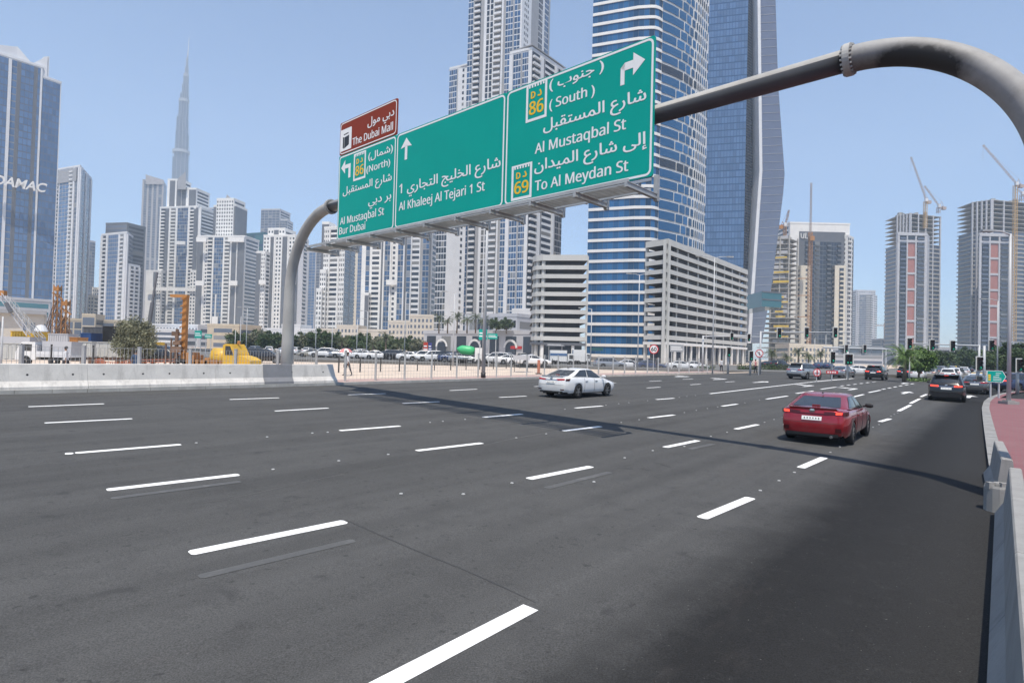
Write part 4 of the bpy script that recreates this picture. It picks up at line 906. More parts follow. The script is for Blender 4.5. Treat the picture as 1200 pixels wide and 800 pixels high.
def red_tower(label, x0, xr, yf, yb, xb0, xb1, Y):
    b = Bld('unfinished_tower', label, 'grey')
    k = (xr - x0)
    b.block([(x0, Y), (xr, Y), (xr + k * .1, Y + 14)], yf, [[P_(.5, 'lgrey'), B_(1.6, 'glass_v'), P_(.3, 'lgrey'), ('D', 1.7, 'terra'), P_(.35, 'lgrey'), B_(1.8, 'glass_v'), P_(.6, 'lgrey')], [P_(.4, 'lgrey'), W(1)]], py=0, fh=3.5, wall='lgrey')
    fr = b.mb('cross_beams', 'lgrey'); A, B2_ = at(x0, yf, Y), at(xr, yf, Y); e = Vector((B2_.x - A.x, 0)); tot = 6.85
    a0, a1 = A.x + e.x * 2.4 / tot, A.x + e.x * 4.1 / tot; z = ztop(x0, yf + 9, Y)
    while z > 5: fr.obox((a0, A.y), (a1, A.y), (0, -1), .06, .5, z - .8, z + .8); z -= 18.6 * Y / F_PX
    fr.obox(A, B2_, (0, -1), .06, .75, ztop(x0, yf + 9.5, Y), ztop(x0, yf + 7, Y)); fr.obox(A, B2_, (0, -1), .06, .9, ztop(x0, yf, Y) - 1.2, ztop(x0, yf, Y) + 1)
    b.mb('openings', 'glass_d').obox((A.x + e.x * .1, A.y), (A.x + e.x * .93, A.y), (0, -1), .05, .2, ztop(x0, yf + 6.6, Y), ztop(x0, yf + 1.6, Y))
    # the raw concrete frame behind, still open at the top
    C0, C1, C2 = at(xb0, yb + 14, Y + 34), at(xb0 + (xb1 - xb0) * .3, yb, Y + 24), at(xb1, yb, Y + 34); zt = ztop(xb0 + (xb1 - xb0) * .3, yb, Y + 24)
    poly = [C0.xy, C1.xy, C2.xy, Vector((C2.x - 2, C2.y + 20)), Vector((C0.x + 2, C0.y + 20))]; sl = b.mb('floor_slabs', 'conc'); z = Z_BASE; nfl = int((zt - Z_BASE) / 3.55); fh = (zt - Z_BASE) / nfl
    cx, cy = sum(p[0] for p in poly) / 5, sum(p[1] for p in poly) / 5
    inner = [(cx + (p[0] - cx) * .955, cy + (p[1] - cy) * .955) for p in poly]
    b.mb('core', 'glass_v').prism(inner, Z_BASE, zt - fh * 7); b.mb('core', 'glass_v').prism([(cx + (p[0] - cx) * .45, cy + (p[1] - cy) * .45) for p in poly], zt - fh * 7, zt + 2)
    for f in range(nfl + 1): sl.prism(poly, Z_BASE + f * fh - .3, Z_BASE + f * fh + (.75 if f < nfl - 7 else .15), True, True)
    cl = b.mb('columns', 'lgrey')
    for A_2, B_2 in zip(poly[:2], poly[1:3]):
        for j in range(5):
            p = A_2.lerp(B_2, j / 4 * .96 + .02); cl.box(p.x - .5, p.x + .5, p.y - .2, p.y + .9, Z_BASE, zt + .4)
    rr_ = random.Random(int(x0))
    rb = b.mb('formwork', 'conc')
    for j in range(9):
        p = poly[0].lerp(poly[2], rr_.random()); h_ = rr_.uniform(1, 4.5); rb.box(p.x - .5, p.x + rr_.uniform(.3, 3), p.y + 2, p.y + 5, zt, zt + h_)
    return b.done()
red_tower('unfinished tower with brick red panel strip, left of the two at the right edge', 1051.5, 1086, 274, 250, 1051.5, 1103, 480)
red_tower('unfinished tower with brick red panel strip cut by the right edge of the picture', 1147, 1185, 275, 234, 1139.5, 1216, 470)
def site_tower():
    b = Bld('unfinished_tower', 'raw concrete tower under construction with yellow safety screens left of portal tower', 'conc'); Y = 425
    A, B2_, C2 = at(904, 290, Y + 6), at(925, 290, Y), at(935, 290, Y + 10); zt = ztop(920, 276, Y)
    poly = [A.xy, B2_.xy, C2.xy, Vector((C2.x, C2.y + 14)), Vector((A.x, A.y + 14))]; nfl = int(zt / 3.6); rr_ = random.Random(4)
    cx, cy = sum(p[0] for p in poly) / 5, sum(p[1] for p in poly) / 5
    b.mb('wall', 'conc').prism([(cx + (p[0] - cx) * .6, cy + (p[1] - cy) * .6) for p in poly], Z_BASE, zt + 1)
    for f in range(nfl + 1):
        g = 1.0 + (.25 if f < 10 else 0); z = Z_BASE + f * 3.6
        b.mb('floor_slabs', 'conc').prism([(cx + (p[0] - cx) * g, cy + (p[1] - cy) * g) for p in poly], z - .25, z + .3, True, True)
        if rr_.random() < (.75 if f < 15 else .3): b.mb('safety_screens', 'syellow').obox(A.xy.lerp(B2_.xy, rr_.uniform(0, .4)), A.xy.lerp(B2_.xy, rr_.uniform(.6, 1)), (-.2, -1), .6 if f > 9 else 3.6, .8 if f > 9 else 3.8, z + .4, z + rr_.uniform(1.2, 2.2))
        if rr_.random() < .5: b.mb('materials', 'lgrey').obox(A.xy.lerp(B2_.xy, rr_.uniform(0, .6)), A.xy.lerp(B2_.xy, rr_.uniform(.65, 1)), (-.2, -1), -1.2, -.4, z + .4, z + 2.4)
    for p in (poly[0], poly[1], poly[2], poly[0].lerp(poly[1], .5)): b.mb('columns', 'conc').box(p.x - .4, p.x + .4, p.y, p.y + .9, Z_BASE, zt)
    b.done()
M['syellow'] = pm('yellow_screen', (0.62, 0.43, 0.05), 0.7, 0.2, 0.4)
site_tower()

M['cream2'] = pm('pale_stone', (.55, .50, .43), .8, .08, .3)
# --- low buildings along the far side of the lot
mass('low_building', 'long beige low office with small windows behind the crawler crane, far left', 'cream2', [([(-60, 200), (52, 215)], 366, [[W(2), H_(1, 'glass_v'), W(1), H_(1, 'glass_v'), W(.4)]], dict(fh=7, depth=20)), ([(-60, 198.5), (54, 214)], 363.5, [None], dict(zt=None, depth=4, z0=ztop(0, 366, 205), wall='grey'))], 'building')
mass('arcade_building', 'beige framed low building with grid of openings left of the willow tree', 'beige', [([(70, 330), (150, 345)], 375, [[('g', 1, 'glass_v', 'beige')]], dict(fh=5, pw=7, depth=25)), ([(96, 326), (112, 328)], 370, [[('g', 1, 'glass_v', 'beige')]], dict(fh=5, pw=6, depth=15))], 'building')
mass('podium', 'pale low podium at the foot of the stepped white apartment tower', 'white2', [([(165, 420), (232, 412)], 381, [[H_(1, 'glass_v')]], dict(depth=30, fh=4)), ([(180, 400), (215, 398)], 387, [[('L', 1, 'glass_v')]], dict(depth=15, fh=4))], 'building')
mass('podium', 'brown topped low building right of the drill rig mast', 'beige', [([(243, 330), (280, 326)], 382, [[W(1), ('L', 3, 'glass_v'), W(1)]], dict(depth=20, fh=4))], 'building')
mass('podium', 'pale terrace building behind the trees right of the left gantry leg', 'white2', [([(284, 392), (372, 380)], 386, [[H_(1, 'glass_v')]], dict(depth=20, fh=4)), ([(330, 384), (352, 382)], 382, [None], dict(depth=15))], 'building')
mass('podium', 'cream stepped terrace building under the left half of the sign', 'cream2', [([(372, 372), (500, 355)], 387, [[H_(1, 'glass_v'), W(.3), H_(1, 'glass_v')]], dict(depth=25, fh=4)), ([(395, 366), (420, 364)], 383, [[H_(1, 'glass_v')]], dict(depth=15)), ([(455, 356), (500, 350)], 378, [[H_(1, 'glass_v')]], dict(depth=20)), ([(480, 348), (512, 345)], 371, [[H_(1, 'glass_v')]], dict(depth=20))], 'building')
def arcade():
    b = Bld('shopping_podium', 'long cream podium with shop arches left of the curved car park', 'lgrey', 'building')
    C, zt = b.block([(497, 246), (634, 214)], 391, [[W(.3)] + [('g', 1.2, 'glass_d', 'lgrey'), W(.5)] * 7], fh=9, pw=6, depth=30, py=0)
    b.block([(545, 247), (606, 232)], 372, [[W(.4), ('g', 2, 'glass_d', 'lgrey'), W(.4), H_(1.5)]], fh=5, depth=20)
    o = b.done(); q = MB(); r = MB()
    e = Vector((C[1][0] - C[0][0], C[1][1] - C[0][1])).normalized(); n = (e.y, -e.x); A = Vector(C[0])
    for k in range(3):                                            # arched shop portals
        c = A + e * (10 + k * 17.0); N = 10
        for j in range(N):
            a0, a1 = pi * j / N, pi * (j + 1) / N
            P = [(c + e * (cos(a) * rr_), Z_BASE + 4 + sin(a) * rr_) for a, rr_ in ((a0, 3.2), (a1, 3.2), (a1, 2.3), (a0, 2.3))]
            q.add([(p.x + n[0] * .4, p.y + n[1] * .4, z) for p, z in P], ((0, 1, 2, 3),))
        r.obox(c - e * 2.3, c + e * 2.3, n, .1, .3, Z_BASE, Z_BASE + 5.6)
    q.build('arches', M['white'], o, kind='stuff'); r.build('shop_windows', M['glass_d'], o, kind='stuff')
    for k, cl in enumerate(('sgn_red', 'white', 'sgn_red', 'glass_t')):
        q = MB(); c = A + e * (44 + k * 11); q.obox(c, c + e * 5, n, .1, .35, Z_BASE + 3.6, Z_BASE + 4.7); q.build('shop_sign', M[cl], o)
    return o
M['sgn_red'] = flat('red_sign', (.45, .02, .02), .5)
arcade()
for k, (x0, x1, y, Y, mt) in enumerate(((925, 975, 411, 380, 'cream'), (975, 1035, 414, 420, 'lgrey'), (1098, 1122, 414, 600, 'lgrey'), (1120, 1140, 417, 800, 'glass_v'))):
    mass('low_building', ['cream low building behind palms left of the crossing gantry', 'pale low building seen through the crossing gantry', 'grey low building down the avenue left of the far traffic', 'hazy low building at the end of the avenue'][k], mt, [([(x0, Y), (x1, Y)], y - 6, [[('L', 1, 'glass_v')] if k == 1 else [H_(1, 'glass_v')]], dict(depth=20, fh=4, z0=0))], 'building')
mass('podium', 'dark grey podium at the foot of the right edge tower', 'dgrey', [([(1137, 250), (1230, 250)], 414, [[('g', 1, 'glass_d', 'dgrey')]], dict(depth=30, fh=5, pw=4, z0=0))], 'building')
# ------------------------------------------------------------------ vehicles
def paint_mat(name, col, metal=0.0, rough=0.22):
    m, t, b = new_mat(name)
    f = noise(t, 3.0, 5); c = mixc(t, ramp(t, f, .35, .7, 0, .10 if max(col) > .05 else .02), col, (.25, .23, .2))
    t.links.new(c, b.inputs['Base Color']); b.inputs['Roughness'].default_value = rough; b.inputs['Metallic'].default_value = metal
    b.inputs['Coat Weight'].default_value = 0.8 if max(col) > .2 else .45; b.inputs['Coat Roughness'].default_value = 0.03
    return m
for nm, c, mt in (('white', (.74, .74, .74), 0), ('red', (.36, .008, .02), .5), ('black', (.012, .012, .014), 0), ('grey', (.13, .135, .14), .5), ('silver', (.36, .37, .39), .5), ('beige', (.42, .38, .31), .4), ('blue', (.03, .05, .12), .2), ('green', (.02, .25, .14), 0), ('yellow', (.72, .45, .02), 0), ('brown', (.09, .06, .045), .3)):
    M['car_' + nm] = paint_mat('car_paint_' + nm, c, mt)
M['car_glass'] = flat('car_glass', (.022, .026, .03), .06, spec=.9)
M['tyre'] = pm('tyre_rubber', (.018, .018, .019), .85, .2, 8); M['rim'] = flat('alloy_rim', (.34, .34, .35), .3, .8); M['plast'] = flat('black_plastic', (.022, .022, .024), .55)
M['tail'] = flat('tail_lamp_red', (.38, .008, .012), .15); M['tail_dark'] = flat('tail_lamp_dark', (.06, .006, .008), .12); M['tail_lit'] = flat('tail_lamp_lit', (1.0, .06, .03), .2, emit=1.2)
M['lamp'] = flat('head_lamp', (.6, .62, .65), .08); M['chrome'] = flat('chrome', (.6, .6, .62), .12, 1.0); M['plate'] = flat('number_plate', (.72, .72, .7), .45); M['under'] = flat('underbody', (.008, .008, .008), .9)
def lerp_tab(tab, x):
    if x <= tab[0][0]: return tab[0][1]
    for (a, va), (b, vb) in zip(tab, tab[1:]):
        if x <= b:
            t = (x - a) / (b - a); t = t * t * (3 - 2 * t) if True else t
            return va + (vb - va) * t
    return tab[-1][1]
SEDAN = dict(L=4.75, W=1.84, H=1.44, wb=2.75, fo=.93, R=.335, sill=.24, belt=[(-2.4, .98), (-1.2, .97), (.6, .93), (1.1, .90), (2.0, .72), (2.4, .62)],
    deck=[(-2.4, 1.04), (-1.75, 1.09), (-1.2, 1.08), (.7, .98), (1.1, .96), (1.8, .84), (2.2, .72), (2.4, .60)], cab=(-1.98, -.95, .28, 1.22), roofw=.56)
SUV = dict(L=4.75, W=1.90, H=1.70, wb=2.78, fo=.93, R=.37, sill=.30, belt=[(-2.4, 1.08), (-1.2, 1.08), (.8, 1.02), (1.2, 1.0), (2.0, .90), (2.4, .80)],
    deck=[(-2.4, 1.12), (-1.75, 1.14), (-1.2, 1.13), (.9, 1.1), (1.2, 1.08), (1.9, 1.0), (2.25, .90), (2.4, .78)], cab=(-2.28, -1.85, .35, 1.18), roofw=.64)
COUPE = dict(L=4.9, W=1.98, H=1.66, wb=2.9, fo=.9, R=.39, sill=.30, belt=SUV['belt'], deck=SUV['deck'], cab=(-2.25, -.95, .3, 1.15), roofw=.60)
def make_car(S, name, label, paint, group=None, brake=False, detail=True, style=0):
    L, Wd, H, R = S['L'], S['W'], S['H'], S['R']; kx = L / 4.8; hw = Wd / 2; sill = S['sill']
    xf = L / 2 - S['fo']; xr = xf - S['wb']; root = thing(name, label, 'car', (0, 0, 0), 0, group); root['category'] = 'car'
    pm_ = M['car_' + paint]
    xs = sorted(set([round(-L / 2 + L * i / 58, 3) for i in range(59)] + [round(xw + R * 1.13 * cos(a), 3) for xw in (xf, xr) for a in [pi * k / 12 for k in range(13)]]))
    def section(x):
        u = abs(x) / (L / 2); tp = 1.0 - .16 * max(0, (u - .72) / .28) ** 2.2 - .012 * u
        w = hw * tp; zb = sill + (.06 if x > L / 2 - .3 or x < -L / 2 + .3 else 0); zs = lerp_tab(S['belt'], x / kx); zd = max(lerp_tab(S['deck'], x / kx), zs + .02)
        za = 0
        for xw in (xf, xr):
            d = abs(x - xw); Ra = R * 1.12
            if d < Ra: za = max(za, R + sqrt(Ra * Ra - d * d))
        zm = zb + (zs - zb) * .45
        P = [(w * .90, zb), (w * .965, zb + .07), (w * .985, zb + (zm - zb) * .55), (w * 1.0, zm), (w * .995, zm + (zs - zm) * .5), (w * .975, zs - .045), (w * .945, zs), (w * .86, zs + (zd - zs) * .55), (w * .60, zd - .012), (w * .30, zd), (0, zd + .008)]
        out = []
        for i, (y, z) in enumerate(P):
            if i < 6: z = max(z, min(za, zs - .07 + i * .008))
            out.append((y, z))
        return out
    def xoff(x, z):                                                # nose and tail are not flat: bumpers bulge, the upper edge leans in
        u = abs(x) / (L / 2)
        if u < .84: return x
        k = ((u - .84) / .16) ** 2; t = (z - sill) / .8
        lean = .05 * max(0, (.35 - t)) / .35 + (.16 if x > 0 else .11) * max(0, t - .62) / .38 if t < 1.3 else .2
        return x - math.copysign(k * lean, x)
    rows = []
    for x in xs:
        sec = section(x); row = [(xoff(x, z), y, z) for y, z in sec] + [(xoff(x, z), -y, z) for y, z in sec[-2::-1]]; rows.append(row)
    q = MB(); q.smooth = True; q.grid(rows); n = len(rows[0])
    for row, sg in ((rows[0], -1), (rows[-1], 1)):                 # end faces, gently bowed
        for j in range(n // 2):
            a, b_, c, d = row[j], row[j + 1], row[n - 2 - j], row[n - 1 - j]
            def mid(p, r, f): return (p[0] + sg * .05 * (1 - (2 * f - 1) ** 2), p[1] + (r[1] - p[1]) * f, p[2])
            for k in range(6): q.add([mid(a, d, k / 6), mid(b_, c, k / 6), mid(b_, c, (k + 1) / 6), mid(a, d, (k + 1) / 6)], ((0, 1, 2, 3),))
    body = q.build('body', pm_, root, False, True)
    # cabin: rings between belt and roof
    xa, xb, xc, xd = [v * kx for v in S['cab']]; zr = H; rw = S['roofw'] * Wd * .5 / .5 * .5
    def ring(v):
        x0 = xa + (xb - xa) * v; x1 = xd + (xc - xd) * v; w0 = hw * .90; w1 = hw * .70; wv = w0 + (w1 - w0) * (v ** 1.25); P = []
        N = 14
        def zz(x):
            t = (x - x0) / (x1 - x0); zb = max(lerp_tab(S['belt'], x / kx), lerp_tab(S['deck'], x / kx) - .03) - .02
            top = zr - .05 * (abs(t - .45) / .55) ** 2 - .045
            return zb + (top - zb) * v
        side = []
        for k in range(N + 1):
            t = k / N; x = x0 + (x1 - x0) * t; c_ = .10 * max(0, (abs(t - .5) - .36) / .14) ** 2; side.append((x, wv - c_ * hw, zz(x)))
        P = side[:]
        for k in range(1, 7):                                      # across the front
            t = k / 7; y = side[-1][1] * (1 - 2 * t); P.append((x1 + .10 * (1 - (2 * t - 1) ** 2), y, zz(x1)))
        P += [(x, -y, z) for x, y, z in side[::-1]]
        for k in range(1, 7):
            t = k / 7; y = -side[0][1] * (1 - 2 * t); P.append((x0 - .07 * (1 - (2 * t - 1) ** 2), y, zz(x0)))
        return [Vector(p) for p in P]
    V = [0, .08, .2, .4, .6, .8, .92, 1.0]; rings = [ring(v) for v in V]; top = rings[-1]
    cx = sum((p.x for p in top)) / len(top)
    for f, dz in ((.94, .028), (.8, .042), (.55, .05), (.25, .053), (.02, .054)): rings.append([Vector((cx + (p.x - cx) * f, p.y * f, p.z * .0 + (zr - .05 * (abs((p.x - cx) / (top[0].x - cx)) * f) ** 2 - .045) + dz)) for p in top])
    q = MB(); q.smooth = True; q.grid(rings, True); q.build('cabin', pm_, root, False)
    def patch(nm, ks, v0, v1, off=.008, mat='car_glass', steps=5):
        q = MB(); q.smooth = True; rr = [ring(v0 + (v1 - v0) * i / steps) for i in range(steps + 1)]; C = Vector((cx, 0, .9)); rows = []
        for r in rr:
            row = []
            for k in ks:
                i0 = int(math.floor(k)); p = r[i0 % len(r)].lerp(r[(i0 + 1) % len(r)], k - i0); d = Vector((p.x - cx, p.y, .25)); 
                a = r[(i0 + 1) % len(r)] - r[i0 % len(r)]; nn = Vector((a.y, -a.x, 0)).normalized()
                if nn.dot(Vector((p.x - cx, p.y, 0))) < 0: nn = -nn
                row.append(p + nn * off + Vector((0, 0, off * .5)))
            rows.append(row)
        q.grid(rows); return q.build(nm, M[mat], root, False)
    N = 14; fr = N; nR = 2 * N + 2 + 6
    patch('windscreen', [N + .45, N + 1, N + 2, N + 3, N + 4, N + 5, N + 6, N + 6.55], .10, .95)
    rearv = (.12, .93) if S is not SUV else (.22, .90)
    patch('rear_window', [nR - .45, nR + 1, nR + 2, nR + 3, nR + 4, nR + 5, nR + 6.0][:0] + [nR + .4 - 1, nR + 1 - 1, nR + 2 - 1, nR + 3 - 1, nR + 4 - 1, nR + 5 - 1, nR + 5.6], *rearv)
    for s_ in (0, 1):
        segs = ((.10, .45), (.50, .90)) if S is not SUV else ((.03, .20), (.235, .53), (.565, .93))
        for a, b_ in segs:
            ks = [N * (a + (b_ - a) * i / 5) for i in range(6)]
            if s_: ks = [N + 6 + 1 + (N - k) for k in ks]
            patch('window_surround', [ks[0] - .18] + ks[1:-1] + [ks[-1] + .18] if not s_ else [ks[0] + .18] + ks[1:-1] + [ks[-1] - .18], .06, .935, .005, 'plast')
            patch('side_window', ks, .10, .90)
    # wheels
    tw = .215
    wm = MB(); wm.smooth = True; T = Matrix.Rotation(pi / 2, 4, 'X')
    wm.lathe([(R * .66, -tw / 2), (R * .93, -tw / 2), (R, -tw / 2 + .04), (R, tw / 2 - .04), (R * .93, tw / 2), (R * .66, tw / 2)], 24, T); tyre_me = wm.mesh('tyre'); tyre_me.materials.append(M['tyre'])
    rm = MB(); rm.lathe([(R * .68, tw / 2 - .015), (R * .63, tw / 2 - .02), (R * .61, tw / 2 - .09), (.02, tw / 2 - .11)], 20, T)
    rm.cur = 1
    for k in range(10):
        a = 2 * pi * k / 10 + (.12 if k % 2 else -.12); rm.bar((R * .12 * cos(a), -(tw / 2 - .03), R * .12 * sin(a)), (R * .63 * cos(a), -(tw / 2 - .035), R * .63 * sin(a)), .045, .03)
    rm.lathe([(.001, tw / 2 - .02), (R * .17, tw / 2 - .02), (R * .17, tw / 2 - .08)], 12, T); rim_me = rm.mesh('rim'); rim_me.materials.append(M['plast']); rim_me.materials.append(M['rim'])
    for xw in (xf, xr):
        for sg in (1, -1):
            wo = bpy.data.objects.new('wheel', tyre_me); COL.objects.link(wo); wo.parent = root; wo.location = (xw, sg * (hw - tw / 2 - .015), R)
            if sg > 0: wo.rotation_euler = (0, 0, pi)
            ro = bpy.data.objects.new('rim', rim_me); COL.objects.link(ro); ro.parent = wo
    q = MB(); q.box(-L / 2 + .25, L / 2 - .25, -hw * .72, hw * .72, sill - .05, sill + .5); q.build('underbody', M['under'], root, False)
    # tail lamps follow the rear corners; rear face x at (y, z)
    def rear_x(y, z, out=.012):
        w = hw * .83; u = min(1.0, abs(y) / w); base = xoff(-L / 2, z) - .05 * (1 - u * u)
        return base - out
    def tail_patch(nm, y0, y1, z0, z1, mat, wrap=0.0, slant=0.0, d=.012):
        q = MB(); q.smooth = False; rows = []
        for i in range(4):
            z = z0 + (z1 - z0) * i / 3; row = []
            for k in range(7):
                y = y0 + (y1 - y0) * k / 6; row.append((rear_x(y, z + slant * (k / 6), d), y, z + slant * (k / 6)))
            rows.append(row)
        q.grid(rows); return q.build(nm, M[mat], root, False)
    lampz = {0: (.80, .93), 1: (.86, .99), 2: (.84, .95)}[style]
    if S is not SEDAN: lampz = (.93, 1.05)
    if detail:
        for sg in (1, -1):
            if S is SEDAN:
                tail_patch('tail_light', sg * hw * .34, sg * hw * .83, lampz[0] + .02, lampz[1] - .02, 'tail_dark' if brake else 'tail', d=.014, slant=.03)
                if brake: tail_patch('lit_bulb', sg * hw * .66, sg * hw * .83, lampz[0] + .045, lampz[1] - .02, 'tail_lit', d=.024, slant=.012)
            else: tail_patch('tail_light', sg * hw * .40, sg * hw * .82, lampz[0] + .02, lampz[1] - .01, 'tail_lit' if brake else 'tail', d=.014, slant=.02)
            q = MB(); zz = lampz; sec = section(-L / 2 + .16)
            rows = []
            for z in (zz[0] + .01, (zz[0] + zz[1]) / 2, zz[1]):
                row = []
                for x in (-L / 2 + .05, -L / 2 + .13, -L / 2 + .24, -L / 2 + .34):
                    s2 = section(x); y = max(lerp_tab([(p[1], p[0]) for p in s2[:8]], z), 0) if False else s2[4][0]; row.append((xoff(x, z) - .004, sg * (y * 1.012), z + (.02 if x > -L / 2 + .3 else 0)))
                rows.append(row)
            q.grid(rows); q.build('tail_light_wrap', M['tail_dark'], root, False)
            tail_patch('reflector', sg * hw * (.66 if style == 1 else .60), sg * hw * .82, .40, (.52 if style == 1 else .45), 'tail_dark' if style else 'plast', d=.013)
            q = MB(); mz = lerp_tab(S['belt'], .75) + .02; mx = S['cab'][3] * kx - .34
            q.lathe([(.001, -.115), (.05, -.11), (.075, -.05), (.078, .05), (.05, .11), (.001, .115)], 10, Matrix.Translation((mx, sg * (hw * .98 + .09), mz + .09)) @ Matrix.Rotation(pi / 2, 4, 'X') @ Matrix.Diagonal((.75, 1, 1, 1)))
            q.bar((mx, sg * hw * .88, mz + .05), (mx, sg * (hw + .02), mz + .07), .05); q.build('wing_mirror', M['plast'] if style != 2 else pm_, root, False)
            for hx in ((-.62, .28) if S is SEDAN else (-.75, .25)):
                q = MB(); q.box(hx - .1, hx + .1, sg * hw * .985, sg * (hw * .985 + sg * 0) + sg * .03 if True else 0, .80 * (H / 1.44) + .0, .83 * (H / 1.44)) if sg > 0 else q.box(hx - .1, hx + .1, -hw * .985 - .03, -hw * .985, .80 * (H / 1.44), .83 * (H / 1.44)); q.build('door_handle', M['chrome'] if style == 2 else pm_, root, False)
            q = MB(); 
            for hx in ((-.78, .12, 1.0) if S is SEDAN else (-.95, .08, 1.0)):
                sec = section(hx); pts = [(hx, sg * (p[0] + .003), p[1]) for p in sec[1:7]]
                for a, b_ in zip(pts, pts[1:]): q.bar(a, b_, .012, .006)
            q.build('door_seams', M['plast'], root, False, kind='stuff')
            q = MB(); q.box(L / 2 - .52, L / 2 - .12, sg * hw * .55 if sg > 0 else -hw * .86, sg * hw * .86 if sg > 0 else -hw * .55, .60 * H / 1.44, .70 * H / 1.44); q.build('headlight', M['lamp'], root, False)
        tail_patch('number_plate', -.26, .26, .72 if S is SEDAN else .80, .83 if S is SEDAN else .92, 'plate', d=.02)
        pl = MB(); zc = .775 if S is SEDAN else .86
        for k in range(6): y = -.19 + k * .075; pl.box(rear_x(0, zc) - .014, rear_x(0, zc) - .010, y - .014, y + .014, zc - .024, zc + .024)
        pl.build('plate_characters', M['plast'], root, False, kind='stuff')
        tail_patch('boot_seam', -hw * .8, hw * .8, (.645 if S is SEDAN else .72), (.655 if S is SEDAN else .732), 'plast', d=.010)
        tail_patch('rear_bumper_trim', -hw * .74, hw * .74, sill + .02, sill + (.11 if S is SEDAN else .26), 'plast', d=.012)
        tail_patch('boot_trim', -hw * .42, hw * .42, lampz[0] + .03, lampz[0] + .06, 'chrome' if S is not SEDAN or style == 2 else 'tail_dark', d=.016)
        q = MB(); q.lathe([(.001, .02), (.05, .016), (.055, 0)], 12, Matrix.Translation((rear_x(0, lampz[1] + .0) - .0, 0, lampz[1] - .0)) @ Matrix.Rotation(-pi / 2, 4, 'Y') @ Matrix.Diagonal((1, 1.5, 1, 1))); q.build('badge', M['chrome'], root, False)
        q = MB(); zr_ = zr + .006
        q.add([(xb - .05, .025, zr_ - .02), (xb - .05, -.025, zr_ - .02), (xb + .16, 0, zr_ - .0), (xb - .03, 0, zr_ + .055)], ((0, 1, 3), (1, 2, 3), (2, 0, 3), (0, 2, 1))); q.build('roof_antenna', M['plast'], root, False)
        if S is SEDAN:
            q = MB(); zl = lerp_tab(S['deck'], -2.3); q.add([(-L / 2 + .34, y, zl + .035) for y in (-hw * .7, 0, hw * .7)] + [(-L / 2 + .06 - .05 * (y == 0), y, zl + .03) for y in (-hw * .68, 0, hw * .68)] + [(-L / 2 + .10 - .05 * (y == 0), y, zl - .04) for y in (-hw * .68, 0, hw * .68)], ((0, 1, 4, 3), (1, 2, 5, 4), (3, 4, 7, 6), (4, 5, 8, 7))); q.build('boot_lip', pm_, root, False)
            q = MB(); q.tube([(-L / 2 + .10, -hw * .55, .27), (-L / 2 - .02, -hw * .55, .27)], .045, 10); q.build('exhaust', M['chrome'], root, False)
        else:
            for sg in (1, -1): q = MB(); q.bar((xb + .1, sg * hw * .62, zr + .02), (xc - .2, sg * hw * .62, zr + .03), .04); q.build('roof_rail', M['chrome'], root, False)
            q = MB(); q.box(xb - .28, xb + .1, -hw * .66, hw * .66, zr - .07, zr - .025); q.build('roof_spoiler', pm_, root, False)
            tail_patch('brake_light', -.2, .2, 1.49, 1.52, 'tail_lit' if brake else 'tail', d=-.42 * 0 + .02) if False else None
        q = MB(); zb_ = (1.13 if S is SEDAN else H - .05); q.box((xa + .12 if S is SEDAN else xb - .30), (xa + .15 if S is SEDAN else xb - .27), -.11, .11, zb_ - .015, zb_); q.build('brake_light', M['tail_lit' if brake and S is not SEDAN else 'tail'], root, False)
    return root
def place(o, p, ang):                                             # ang: heading measured from the road direction, to the left
    o.location = p; o.rotation_euler = (0, 0, pi / 2 - TH + ang); return o
def set_paint(o, old, new):
    for c in [o] + list(o.children):
        for i, s_ in enumerate(c.material_slots):
            if s_.material == M['car_' + old]: s_.link = 'OBJECT'; s_.material = M['car_' + new]
def mid_wheels(pa, pb): return (G(*pa) + G(*pb)) / 2
# hero cars
c_white = make_car(SEDAN, 'white_sedan', 'clean white sedan driving in the middle lanes left of centre', 'white', style=2)
rr_, ff = G(676.6, 466.8), G(709.8, 464.2); e = (ff - rr_); e.z = 0; e.normalize(); lft = Vector((-e.y, e.x, 0)); ctr = (rr_ + ff) / 2 + lft * .80; ctr.z = zg(ctr.x, ctr.y)
c_white.location = ctr; c_white.rotation_euler = (0, 0, atan2(e.y, e.x)); c_white.scale = (.935, .935, .935)
c_red = make_car(SEDAN, 'red_sedan', 'metallic red sedan with lit tail lamps in the near lanes', 'red', brake=True, style=1)
rr_, ff = G(995.5, 521), G(1017, 511.5); e = Vector((DX, DY, 0)); lft = Vector((-e.y, e.x, 0)); ctr = rr_ + e * 1.28 + lft * .78; ctr.z = zg(ctr.x, ctr.y)
c_red.location = ctr; c_red.rotation_euler = (0, 0, atan2(e.y, e.x) + .02); c_red.scale = (.935, .935, .925)
c_suv = make_car(SUV, 'black_suv', 'black sport utility car with lit brake lamps, nearest in the kerb lane', 'black', brake=True)
p = G(1107, 470.3); c_suv = place(c_suv, Vector((p.x + DX * 2.3, p.y + DY * 2.3, 0)), .03)
def put_car(proto, old, new, label, px, py, ang=0.0, group='cars on the avenue', name=None, sc=1.0, fwd=2.3):
    o = copy_tree(proto); o.name = name or (new + '_car'); o['label'] = label; o['group'] = group; set_paint(o, old, new)
    p = G(px, py); x, y = p.x + DX * fwd, p.y + DY * fwd; place(o, Vector((x, y, zg(x, y))), ang); o.scale = (sc,) * 3; return o
put_car(c_white, 'white', 'grey', 'dark grey sedan just ahead of the black sport utility car in the kerb lane', 1142, 461.6, .0, name='grey_sedan')
sv2 = make_car(SUV, 'grey_suv', 'silver grey sport utility car turning left beside the median nose', 'silver'); p = G(936, 444.6)
place(sv2, Vector((p.x + 1.6, p.y + 2.0, zg(p.x, p.y))), -.20); sv2['group'] = 'cars on the avenue'
